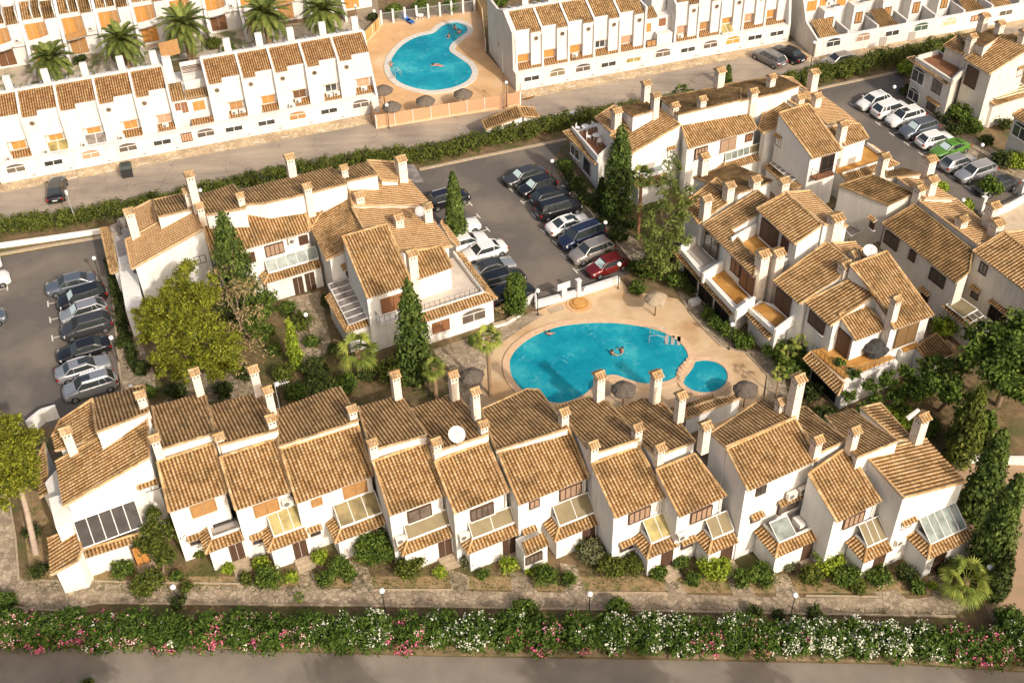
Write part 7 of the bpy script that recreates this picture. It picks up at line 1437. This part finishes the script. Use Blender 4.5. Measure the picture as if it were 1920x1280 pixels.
tree('vine', (1700, 790), [(1600, 700, 2.9, .55), (1630, 725, 3.0, .65), (1665, 712, 3.1, .75), (1700, 698, 3.1, .8), (1735, 685, 3.1, .7), (1680, 745, 2.2, .8), (1640, 750, 2.2, .6), (1720, 725, 2.4, .7), (1575, 680, 2.9, .4), (1620, 768, 1.8, .6), (1592, 742, 2.2, .5), (1655, 775, 1.6, .7), (1692, 768, 1.5, .6)], 'trailing vine spilling over the planted ochre roof terrace', 'mid', .15, .9, .25, .06, cat='vine')
# ---- palms
for i, (x, y, z, L, lb) in enumerate(((96, 112, 4.2, 3.6, 'date palm at the far left behind the long white terrace'), (228, 78, 5.2, 3.9, 'date palm second from the left behind the white terrace'), (345, 48, 5.6, 4.3, 'date palm with orange fruit, middle of the palm row'), (497, 28, 6.0, 4.2, 'tall date palm second from the right in the palm row'), (606, 22, 6.0, 3.8, 'date palm at the right end of the palm row near the alley'))):
    date_palm(x, y, z, L, lb, .42, 56, seed=20+i)
fan_palm(670, 658, 3.0, 2.0, 'bushy bright fan palm in the garden below the left court', .2, 15, seed=3); fan_palm(914, 634, 6.4, 1.35, 'tall fan palm with bare trunk beside the large pool', .16, 18, seed=4); fan_palm(813, 690, 3.6, 1.1, 'small fan palm behind the front row beside the bush', .18, 18, seed=5)
fan_palm(1812, 1088, 1.9, 1.95, 'wide yellow-green fan palm at the bottom right', .22, 20, seed=6); fan_palm(1203, 330, 7.4, 1.3, 'tall palm with reddish bare trunk left of the pool-side house', .17, 20, 'palm', 7, RBARK); fan_palm(1278, 174, 3.4, 1.2, 'small palm tucked behind the upper court roofs', .12, 16, 'palm', 8); fan_palm(560, 1118, .9, .45, 'tiny palm at the edge of the front path', .06, 12, 'mid', 9)
for x, y, k in ((1478, 660, 11), (1500, 640, 12), (1462, 700, 13)):
    fan_palm(x, y, 2.6, .8, {11: 'banana-like plant with pale stems beside the pool path', 12: 'upper banana-like plant beside the ochre terrace house', 13: 'lower banana-like plant by the tall front row chimney'}[k], .06, 10, 'fan', k)
# ---- bushes
SB = [(462, 700, .9, 'dark', 'dark bush under the bare tree in the left garden'), (500, 625, .8, 'hedge', 'patchy bush in the middle of the left garden'), (585, 640, .7, 'mid', 'green bush between the thin cypress and the garden path'), (650, 720, 1.1, 'mid', 'green bush at the foot of the bushy fan palm'), (690, 700, .9, 'dark', 'dark bush right of the bushy fan palm'), (415, 640, .9, 'dark', 'dark undergrowth bush at the right side of the pine'), (555, 735, .9, 'mid', 'low green bush just behind the fourth rear roof'), (1545, 780, 1.0, 'dark', 'dark bush below the dark veranda opening'), (1640, 800, 1.0, 'mid', 'bush under the trailing vine'), (1800, 820, 1.1, 'mid', 'bush left of the white garden wall'), (1850, 830, .9, 'dark', 'dark bush in front of the white garden wall'), (1140, 470, .8, 'dark', 'dark bush at the corner of the middle car park footway'), (1195, 540, .8, 'mid', 'bush at the pool deck corner by the red car'), (655, 1075, .6, 'mid', 'low plant right of the third garden path'), (955, 1060, .7, 'lime', 'pale green bush left of the round bush'), (1065, 1085, .6, 'mid', 'low bush right of the sixth porch steps'), (1300, 1085, .6, 'mid', 'low plant left of the yellow-green tall shrub'), (1610, 1100, .6, 'hedge', 'low plant near the neat round bush'), (350, 1100, .5, 'hedge', 'low weedy plant on the garden kerb, left part'), (460, 1085, .5, 'hedge', 'low weedy plant beside the first steps'), (232, 1068, .85, 'mid', 'dark green bush before the white wing of the corner house'), (276, 1092, 1.15, 'hedge', 'loose flowering bush at the front path, near the leftmost path lamp'), (330, 1080, .45, 'mid', 'small green plant between the conifer and the garden kerb'), (376, 1035, .55, 'hedge', 'small bush under the porch window of the second front house'), (428, 1066, .5, 'lime', 'yellow-green plant left of the first porch steps'), (488, 1056, .65, 'lime', 'yellow-green leafy plant before the second porch'), (505, 1085, 1.0, 'mid', 'low green bush cluster right of the first porch steps'), (547, 1080, .5, 'lime', 'yellow plant left of the second porch steps'), (600, 1043, .7, 'lime', 'tall yellow-green shrub right of the second porch door'), (635, 1060, .85, 'mid', 'upright green shrub beside the third porch'), (612, 1085, .8, 'mid', 'low green shrub beside the third garden path'), (704, 1032, 1.55, 'mid', 'large round dense green bush between the third and fourth porches'), (768, 1062, 1.15, 'hedge', 'loose olive-green bush left of the cream awning porch'), (825, 1072, .5, 'lime', 'small yellow plant right of the fourth porch steps'), (880, 1050, .65, 'olive', 'pale flowering bush before the dish house'), (905, 1076, .45, 'mid', 'small green bush before the dish house, lower one'), (1022, 1078, .95, 'mid', 'round green bush before the wide awning house'), (992, 1070, .35, 'lime', 'small spiky plant beside the round bush'), (1112, 1035, 1.15, 'olive', 'large grey-green olive bush between two porches'), (1150, 1062, 1.05, 'hedge', 'spreading green bush right of the olive bush'), (1185, 1058, .9, 'hedge', 'yellowish bush against the porch wall'), (1087, 1020, .6, 'lime', 'climbing flowering plant beside the brown awning porch'), (1235, 1072, .65, 'mid', 'small round tree-like bush beside two-pane canopy porch'), (1275, 1052, .7, 'mid', 'egg-shaped green bush under the air conditioner'), (1340, 1062, 1.15, 'lime', 'tall yellow-green shrub hiding the beige awning porch'), (1395, 1085, .85, 'mid', 'dark green bush, left one before the tallest front house'), (1428, 1075, 1.0, 'mid', 'dark green bush, right one before the tallest front house'), (1480, 1062, .45, 'olive', 'white-flowering small plant beside the tallest house door'), (1555, 1052, 1.15, 'lime', 'tall light green shrub between the tallest house and its neighbour'), (1585, 1080, 1.0, 'mid', 'green shrub below the light green one'), (1520, 1080, .9, 'hedge', 'brownish low shrub right of the tallest house path'), (1648, 1082, .95, 'mid', 'neat round bush before the latticed canopy porch'), (1700, 1075, .8, 'dark', 'dark bush between the last two porches'), (1722, 1100, .6, 'mid', 'small green bush beside the last garden path'), (1775, 1062, .9, 'dark', 'dark bush under the five-bay canopy porch'), (1750, 1098, .35, 'lime', 'tiny yellow plant at the last steps'),
 (985, 1142, .95, 'mid', 'clipped dark bush below the front path, left of the third lamp'), (1160, 1142, .9, 'mid', 'clipped dark bush below the front path, right of the third lamp'), (1414, 1148, .6, 'dark', 'small dark bush below the front path, left of the fourth lamp'), (1460, 1152, .4, 'dark', 'tiny dark bush left of the fourth lamp post'), (1528, 1148, .5, 'dark', 'small wispy bush right of the fourth lamp'), (335, 1128, .6, 'dark', 'small bush at the foot of the leftmost path lamp'), (8, 1128, .9, 'mid', 'bush at the left edge where the paved path ends'), (75, 1070, .7, 'dark', 'dark low bush left of the white wing of the corner house'),
 (540, 577, .8, 'mid', 'rounded bush left of the glass-roofed porch steps'), (565, 605, 1.0, 'hedge', 'twiggy bush behind the thin pale cypress'), (516, 655, .6, 'mid', 'small round bush in the left garden'), (590, 690, 1.2, 'dark', 'dark bush right of the thin pale cypress'), (630, 655, .7, 'dark', 'dark bush at the side of the pergola house'), (495, 575, 1.0, 'mid', 'leafy bush under the big cypress'), (745, 692, 1.7, 'hedge', 'large loose bush between the tall cypress and the front row chimney'), (612, 565, .6, 'dark', 'dark shrub in the narrow court by the pergola'), (700, 620, .8, 'olive', 'thin leafy shrub at the foot of the pergola house'), (760, 655, .7, 'mid', 'green bush left of the tall cypress foot'), (600, 720, 1.3, 'dark', 'dark low bush behind the third chimney'), (530, 700, 1.0, 'hedge', 'patchy bush behind the second tall chimney'), (420, 730, .9, 'dark', 'dark bush behind the first tall chimney'), (330, 735, .9, 'dark', 'dark bush under the pine behind the ridge'), (265, 690, .8, 'dark', 'dark bush beside the left car park footway'), (275, 735, .7, 'mid', 'green shrub behind the corner house chimney'), (230, 640, .7, 'dark', 'dark shrub at the wall of the left court end house'),
 (939, 578, .55, 'dry', 'orange-tinged round bush left of the column bush'), (890, 640, .6, 'mid', 'low green planting along the terrace house wall'), (1222, 507, 1.4, 'mid', 'dense green bush right of the red car'), (1190, 500, .8, 'mid', 'small bush beside the red car'), (1270, 525, 1.1, 'mid', 'green bush below the left end of the ochre terraces'), (1300, 540, .7, 'dark', 'potted round bush on the pool path corner'), (1245, 480, 1.0, 'dark', 'dark bush under the feathery tree'), (1080, 345, 1.0, 'dark', 'dark bush at the left wall of the upper court end house'), (1098, 375, .9, 'dark', 'dark climbing bush below the arched window'), (1060, 310, .8, 'mid', 'green bush at the far corner of the upper court end house'), (1160, 440, 1.0, 'dark', 'dark bush at the foot of the tallest upper cypress'), (1185, 420, .8, 'dark', 'dark shrub beside the reddish palm trunk'), (1120, 420, .7, 'dark', 'dark shrub beside the footway of the middle car park'),
 (1372, 325, .9, 'mid', 'green vine under the white pergola of the upper court'), (1460, 330, 1.0, 'lime', 'bright climbing plant beside the white pergola'), (1450, 655, 1.0, 'mid', 'dense shrub by the pool path, left of banana plants'), (1485, 690, 1.5, 'mid', 'large shrub mass beside the terrace with the covered table'), (1520, 735, 1.0, 'dark', 'dark shrub between tall front chimney and terrace house'), (1395, 640, .9, 'mid', 'bushy plant behind the globe lamp by the pool path'), (1500, 650, 1.1, 'mid', 'broad bush under the pool-side windows'),
 (1775, 610, 1.3, 'lime', 'bright leafy tree-like bush between the right courts'), (1750, 580, .8, 'mid', 'green bush against the shaded wall of the right court'), (1700, 510, .8, 'dark', 'dark bush in the alley below the dark-streaked roof'), (1600, 460, .8, 'dark', 'dark bush in the gap behind the satellite dish'), (1690, 780, 1.2, 'lime', 'bright green low bush behind the end house roof'), (1740, 800, 1.0, 'mid', 'green bush left of the olive cypress'), (1690, 690, .8, 'dark', 'dark shrub beside the brown lean-to roof'),
 (1803, 212, 1.5, 'mid', 'large rounded bush at the wall of the top right corner house, upper part'), (1825, 238, 1.2, 'mid', 'large rounded bush at the corner house wall, lower part'), (1790, 245, 1.0, 'dark', 'dark bush below the windows of the corner house'), (1765, 262, .8, 'dark', 'low dark bush beside the right car park footway'), (1850, 265, .8, 'dark', 'dark bush by the steps between the right edge houses'), (1885, 235, .9, 'dark', 'dark bush above the steps near the right edge'), (1880, 300, 1.2, 'dark', 'dark bush near the lamp of the right car park'), (1905, 300, 1.2, 'lime', 'yellow-green bush at the right edge below the cream house'), (1857, 352, 1.25, 'mid', 'rounded light green bush at the lower end of the right car park'), (1765, 350, .8, 'lime', 'yellow-green shrub beside the tall right court chimney'), (1812, 385, .8, 'lime', 'yellow-green shrub below the lower right car park lamp'), (1697, 130, 1.1, 'lime', 'yellow-green shrub at the hedge end by the corner house'), (1700, 170, .8, 'dark', 'dark climber at the corner of the top right house'),
 (738, 22, 1.3, 'mid', 'green bush behind the railing fence, left one'), (790, 14, 1.3, 'mid', 'green bush behind the railing fence, middle one'), (845, 12, 1.1, 'mid', 'green bush behind the railing fence, right one'), (698, 32, .7, 'dark', 'clipped dark bush arch at the alley end of the upper pool'), (940, 5, 1.0, 'mid', 'green bush behind the chimneys of the middle terrace'), (430, 95, 1.0, 'mid', 'round green bush behind the left terrace beside a white chimney'), (400, 82, 1.0, 'hedge', 'clipped olive-green hedge block in the rear yard'), (150, 112, .9, 'dark', 'dark plant in the rear yard beside the leftmost palm'), (620, 60, .8, 'olive', 'pale bush at the right end of the rear yard'), (1810, 950, .6, 'dark', 'dark low bush behind the five-bay canopy house'), (1880, 930, .6, 'hedge', 'dry shrub on the gravel yard at the right'), (1895, 1165, 1.2, 'ole', 'dark green bush at the lower end of the gravel yard'), (60, 1000, .7, 'dark', 'dark shrub at the foot of the left edge pine'), (165, 1282, .4, 'hedge', 'treetop bush at the bottom edge of the road, left'), (75, 900, .9, 'dark', 'dark bush between the left edge pine and corner house')]
for x, y, r, g, lb in SB: shrub(x, y, r, lb, g, h=r*1.35, leaf=.13 if y > 900 else .17)
# thin ground cover and fallen leaves in the gardens (countless)
# street trees on the near side of the road, just below the picture: their shade falls on the road
for k, (x, y, s_) in enumerate(((120, 1262, 1.5), (40, 1250, 1.4), (640, 1268, .9), (1060, 1262, 1.2), (1180, 1275, 1.3), (1420, 1268, .8), (1880, 1275, 1.1))):
    q = at(x, y, 0); hh = 8.5; P = q+np.array([sd[0], sd[1], 0])/sd[2]*hh; P[2] = 0
    t_ = thing('street_tree', P, 'roadside tree standing below the picture, '+ordn[k]+' of the seven', 'tree'); L_ = [(P+UP*hh+np.array([math.cos(a)*1.1*s_, math.sin(a)*1.1*s_, .5*math.sin(a*2)]), (1.1*s_, 1.1*s_, .9*s_)) for a in (0, 1.3, 2.6, 3.9, 5.1)]
    crown('crown', L_, .22, .7, G['mid'], t_, clump=.45); m = MB(); limb(m, [P, P+UP*hh*.6+u0*.2, P+UP*hh], .2, .1, 8)
    for c, r in L_: limb(m, [P+UP*hh*.6+u0*.2, c], .08, .04, 5)
    m.build('trunk', BARK, t_)
rs = np.random.default_rng(77); pts = []
for (x0, y0, x1, y1, nn_) in ((40, 1060, 1790, 1108, 2200), (0, 1140, 1800, 1160, 500), (280, 560, 640, 760, 2600), (600, 640, 850, 760, 900), (0, 1200, 1920, 1226, 900), (1080, 330, 1220, 500, 900), (1500, 700, 1900, 860, 1600), (40, 900, 130, 1080, 200)):
    for _ in range(nn_): pts.append(at(rs.uniform(x0, x1), rs.uniform(y0, y1), .05))
pts = np.array(pts); idx = np.repeat(np.arange(len(pts)), 5); C = pts[idx]+rs.normal(size=(len(idx), 3))*np.array([.12, .12, .02]); C[:, 2] = np.abs(C[:, 2])+.03
o = quads('ground_cover', leaves(C, np.tile([[0, 0, 1.]], (len(idx), 1)), .065, rs, 1.4), np.stack([rs.uniform(0, 1, len(idx)), rs.uniform(0, 1, len(pts))[idx]], 1), G['hedge']); tag(o, 'sparse low weeds and leaf litter over the garden soil', 'ground cover', None, 'stuff')
# ================================================================ cars
def paint(name, c, met=.3):
    m, n, l, b = newmat(name); setc(b, c, .28, .5, met); b.inputs['Coat Weight'].default_value = .6; b.inputs['Coat Roughness'].default_value = .06; return m
PT = {'white': paint('white_paint', (.70, .69, .66), .0), 'silver': paint('silver_paint', (.42, .42, .42), .6), 'grey': paint('grey_paint', (.20, .19, .185), .5), 'dgrey': paint('dark_grey_paint', (.06, .06, .062), .4), 'black': paint('black_paint', (.012, .012, .014), .2), 'navy': paint('navy_paint', (.016, .024, .055), .3), 'bluegrey': paint('blue_grey_paint', (.15, .17, .20), .5), 'red': paint('dark_red_paint', (.16, .012, .012), .3), 'green': paint('green_paint', (.10, .25, .035), .2), 'beige': paint('warm_silver_paint', (.36, .32, .28), .5)}
CG_ = mat_plain('car_glass', (.030, .036, .036), .06, 1.0); TYRE = mat_plain('tyre_rubber', (.018, .018, .018), .85, .2); RIM = mat_plain('alloy_rim', (.42, .42, .42), .3, .5, .8); HLT = mat_plain('headlamp_glass', (.62, .62, .60), .1, .8); TLT = mat_plain('tail_lamp_red', (.30, .01, .008), .2, .6); PLATE = mat_plain('number_plate', (.62, .62, .58), .5); SHADE = mat_plain('foil_sun_shade', (.50, .62, .60), .4, .5)
# type: length, width, height, hood height, belt height, cabin stations (windscreen base, roof front, roof rear, tail base), boot height
TY = {'sedan': (4.7, 1.82, 1.45, .92, .98, 1.15, .45, -1.05, -1.75, 1.02), 'hatch': (4.25, 1.78, 1.5, .95, .99, 1.1, .4, -1.35, -1.95, 1.0), 'suv': (4.6, 1.86, 1.66, 1.05, 1.12, 1.2, .55, -1.65, -2.1, 1.12), 'wagon': (4.75, 1.82, 1.5, .94, 1.0, 1.2, .5, -1.75, -2.2, 1.02), 'van': (4.9, 1.9, 1.82, 1.08, 1.15, 1.45, .85, -2.0, -2.3, 1.15), 'coupe': (4.6, 1.84, 1.42, .9, .97, 1.1, .35, -.75, -1.75, 1.0)}
def car(xf, yf, xr, yr, ty, col, label, roof=None, shade=False, rails=False, sun=False, scale=1.0):
    F, R_ = at(xf, yf, .6), at(xr, yr, .6); c = (F+R_)/2; c[2] = 0.012; f = F-R_; f[2] = 0; f /= np.linalg.norm(f); s = np.array([-f[1], f[0], 0]); L, Wd, Hh, hd, bl, ws, rf, rr, tb, bt = TY[ty]
    t_ = thing('parked_car', c, label, 'car', 'cars of the holiday village'); pm = PT[col]; hL = L/2
    T = lambda x, y, z: c+f*x+s*y+UP*z
    # body: rounded sections from nose to tail
    st = [(hL, .60, .35, .62, .62), (hL-.08, .78, .24, .74, .72), (hL-.35, .90, .20, hd-.10, .80), (hL-.75, .96, .20, hd-.02, .86), (ws, .99, .20, hd+.03, .90), (.5, 1.0, .19, bl, .92), (-.5, 1.0, .19, bl, .92), (-1.3, .99, .20, bl+.02, .91), (tb+.1, .97, .22, bt+.02, .88), (-hL+.25, .92, .28, bt-.02 if ty in ('sedan', 'coupe') else bt-.08, .82), (-hL+.06, .84, .34, bt-.12, .74), (-hL, .72, .42, bt-.28, .66)]
    rings = []
    for x, w, z0, z1, wt in st:
        W2 = Wd/2*w; Wt = Wd/2*wt*1.0; zm = z0+(z1-z0)*.55
        rings.append([T(x, -W2*.9, z0), T(x, -W2, z0+.12), T(x, -W2, zm), T(x, -W2*.97, z1-.10), T(x, -Wt, z1-.01), T(x, -Wt*.5, z1+.025), T(x, Wt*.5, z1+.025), T(x, Wt, z1-.01), T(x, W2*.97, z1-.10), T(x, W2, zm), T(x, W2, z0+.12), T(x, W2*.9, z0)])
    m = MB(); n_ = 12
    V = [p for r_ in rings for p in r_]; Fc = [(j*n_+i, j*n_+(i+1) % n_, (j+1)*n_+(i+1) % n_, (j+1)*n_+i) for j in range(len(rings)-1) for i in range(n_)]; Fc += [tuple(range(n_))[::-1], tuple((len(rings)-1)*n_+i for i in range(n_))]
    m.mesh(V, Fc); body = m.build('body', pm, t_); body.data.shade_smooth()
    # glasshouse
    hb = Wd/2*.90; hr = Wd/2*.70; zr = Hh-.05; base = [(ws, hb*.92), (.35, hb), (-.8, hb), (tb, hb*.92)]; top = [(rf, hr*.94), (.1, hr), (-.8, hr), (rr, hr*.94)]
    m = MB(); Bl = [T(x, -y, bl-.06) for x, y in base]; Br = [T(x, y, bl-.06) for x, y in base]; Tl = [T(x, -y, zr) for x, y in top]; Tr = [T(x, y, zr) for x, y in top]
    def panel(pts, nm, mt=CG_, par=t_): q = MB(); q.face(pts); return q.build(nm, mt, par)
    V = Bl+Br[::-1]+Tl+Tr[::-1]; m.mesh(V, [(i, (i+1) % 8, 8+(i+1) % 8, 8+i) for i in range(8)]+[tuple(range(8, 16))]); m.build('window_glass', CG_, t_)
    # roof panel, pillars and window rails in body colour
    m = MB(); k = [(rf+.02, hr*.95), (.1, hr*1.01), (-.8, hr*1.01), (rr-.02, hr*.95)]; lo = [T(x, -y, zr-.005) for x, y in k]+[T(x, y, zr-.005) for x, y in k[::-1]]; hi = [T(x*.96, -y*.82, zr+.05) for x, y in k]+[T(x*.96, y*.82, zr+.05) for x, y in k[::-1]]
    m.mesh(lo+hi, [(i, (i+1) % 8, 8+(i+1) % 8, 8+i) for i in range(8)]+[tuple(range(8, 16))]); ro = m.build('roof', PT[roof] if roof else pm, t_)
    if sun: q = MB(); q.box(T((rf*.6+rr*.1), 0, zr+.048), f, s, UP, .8, hr*1.1, .012); q.build('sunroof', CG_, ro)
    m = MB()
    for A_, B_ in ((Bl, Tl), (Br, Tr)):
        for i, w in ((0, .035), (2, .04), (3, .06 if ty != 'sedan' else .045)): m.tube(A_[i], B_[i], w, w*.9, 4)
        if ty in ('suv', 'wagon', 'van', 'hatch'): m.tube((A_[2]+A_[3])/2, (B_[2]+B_[3])/2+UP*0, .045, .04, 4)
        for i in range(3): m.tube(A_[i]+UP*.05, A_[i+1]+UP*.05, .022, k=4); m.tube(B_[i], B_[i+1], .035, k=4)
    m.build('pillars', PT[roof] if roof else pm, t_)
    if rails:
        for sg in (-1, 1): q = MB(); q.tube(T(rf-.1, sg*hr*.88, zr+.09), T(rr+.15, sg*hr*.88, zr+.09), .025, k=5); q.build('roof_rail', RIM, t_)
    if shade:
        q = MB(); e = .03; q.face([(Bl[0]*.9+Br[0]*.1)+(Tl[0]-Bl[0])*.12+f*e+UP*e, (Br[0]*.9+Bl[0]*.1)+(Tr[0]-Br[0])*.12+f*e+UP*e, (Tr[0]*.9+Tl[0]*.1)-(Tr[0]-Br[0])*.12+f*e+UP*e, (Tl[0]*.9+Tr[0]*.1)-(Tl[0]-Bl[0])*.12+f*e+UP*e]); q.build('sun_shade', SHADE, t_)
    for sx in (hL-.85, -hL+.82):
        for sg in (-1, 1):
            a = T(sx, sg*(Wd/2-.2), .33); b_ = T(sx, sg*(Wd/2+.012), .33); q = MB(); q.tube(a, b_, .33, k=16); wv = q.build('wheel', TYRE, t_); q = MB(); q.tube(b_-s*sg*.01, b_+s*sg*.012, .21, .19, k=12); q.build('rim', RIM, wv)
    for sg in (-1, 1):
        q = MB(); q.mesh([T(hL-.30, sg*Wd/2*.93, .62), T(hL-.04, sg*Wd/2*.60, .60), T(hL-.06, sg*Wd/2*.60, .74), T(hL-.36, sg*Wd/2*.90, hd-.08), T(hL-.2, sg*Wd/2*.80, .63), T(hL-.2, sg*Wd/2*.80, .80)], [(0, 4, 5, 3), (4, 1, 2, 5)]); q.build('headlight', HLT, t_)
        q = MB(); q.box(T(-hL+.10, sg*Wd/2*.76, bt-.34), f, s, UP, .16, .26, .2); q.build('tail_light', TLT, t_)
        q = MB(); q.box(T(ws-.25, sg*(Wd/2+.06), bl+.0), f, s, UP, .14, .2, .13); q.build('mirror', pm, t_)
    q = MB(); q.box(T(-hL-.0, 0, .62), s, f, UP, .52, .05, .12); q.build('number_plate', PLATE, t_); q = MB(); q.box(T(hL-.0, 0, .42), s, f, UP, .95, .05, .14); q.build('grille', DARK, t_)
    return t_
CARS = [(80, 545, 186, 521, 'sedan', 'bluegrey', 'blue-grey saloon at the far end of the left car park row', {}), (107, 573, 199, 546, 'suv', 'black', 'black estate beside the blue-grey saloon, left car park', {'shade': True}), (111, 598, 201, 571, 'hatch', 'silver', 'silver hatchback third in the left car park row', {'shade': True}), (113, 627, 211, 600, 'suv', 'dgrey', 'dark grey suv fourth in the left car park row', {}), (103, 672, 211, 641, 'sedan', 'black', 'black saloon fifth in the left car park row, before the lamp', {}), (213, 673, 98, 709, 'sedan', 'silver', 'silver saloon with sunroof, nose towards the footway, left car park', {'sun': True}), (115, 741, 222, 708, 'suv', 'silver', 'silver suv with large glass roof, nearest in the left car park row', {'sun': True, 'rails': True}),
 (23, 516, -80, 543, 'suv', 'white', 'white car cut by the left edge, farther from the camera', {}), (8, 486, -90, 512, 'hatch', 'white', 'white car tail just showing at the left edge by the hedge', {}), (12, 588, -90, 615, 'sedan', 'bluegrey', 'blue car nose cut by the left edge, middle of the car park', {}),
 (944, 343, 1022, 317, 'sedan', 'dgrey', 'dark grey saloon first in the middle car park right row', {'shade': True}), (972, 362, 1042, 336, 'hatch', 'black', 'black hatchback second in the middle car park right row', {'shade': True}), (1068, 356, 996, 379, 'hatch', 'black', 'black hatchback third in the right row, before the black estate', {}), (1090, 381, 1006, 404, 'van', 'black', 'large black people carrier with grey roof rails, middle car park', {'rails': True}), (1106, 408, 1024, 434, 'coupe', 'white', 'white fastback with dark sunroof in the middle car park right row', {'sun': True}), (1051, 459, 1128, 430, 'van', 'navy', 'navy blue people carrier in the middle car park right row', {'rails': True}), (1073, 485, 1145, 459, 'suv', 'beige', 'grey-beige suv next to the red car', {}), (1098, 513, 1177, 484, 'hatch', 'red', 'dark red hatchback with a windscreen shade by the pool wall', {'shade': True}),
 (880, 363, 800, 384, 'suv', 'black', 'black suv with silver trim parked alone behind the left court roofs', {'rails': True}), (895, 417, 820, 437, 'sedan', 'white', 'white saloon half hidden by the slender cypress, farther one', {}), (911, 443, 832, 466, 'sedan', 'white', 'white saloon second below the slender cypress', {}), (867, 484, 946, 460, 'sedan', 'white', 'white saloon with dark rear window facing the houses, left row', {}), (961, 491, 885, 513, 'coupe', 'silver', 'silver car with a dark fabric roof, left row of the middle car park', {'roof': 'dgrey'}), (980, 514, 903, 537, 'suv', 'black', 'black suv above the column-shaped bush, farther one', {}), (998, 542, 922, 564, 'suv', 'black', 'glossy black car half hidden by the column-shaped bush', {}),
 (1609, 200, 1667, 181, 'hatch', 'white', 'white hatchback first in the right car park row', {}), (1699, 197, 1640, 214, 'suv', 'white', 'white suv second in the right car park row, tail outwards', {}), (1665, 230, 1728, 212, 'suv', 'white', 'white suv with black sunroof third in the right row', {'sun': True}), (1691, 252, 1753, 233, 'suv', 'bluegrey', 'blue-grey suv with crumpled silver windscreen shade, right row', {'shade': True}), (1782, 254, 1722, 270, 'hatch', 'white', 'white hatchback between the blue-grey suv and the green car', {}), (1753, 288, 1808, 270, 'coupe', 'green', 'bright green coupe in the right car park', {'shade': True}), (1822, 297, 1771, 313, 'hatch', 'silver', 'silver hatchback next to the green coupe', {}), (1795, 334, 1863, 311, 'wagon', 'silver', 'silver estate near the end of the right car park row', {}), (1838, 358, 1898, 340, 'sedan', 'dgrey', 'dark saloon behind the round bush at the end of the right row', {}),
 (109, 337, 104, 373, 'sedan', 'black', 'black saloon parked on the street at the left beside the light pole', {}), (1422, 98, 1463, 119, 'wagon', 'grey', 'grey estate parked on the street near the middle terrace', {}), (1458, 92, 1498, 111, 'sedan', 'black', 'black saloon parked beside the grey estate on the street', {}), (1547, 119, 1600, 107, 'sedan', 'beige', 'champagne silver saloon parked along the street by the hedge', {})]
for xf, yf, xr, yr, ty, col, lb, kw in CARS: car(xf, yf, xr, yr, ty, col, lb, **kw)
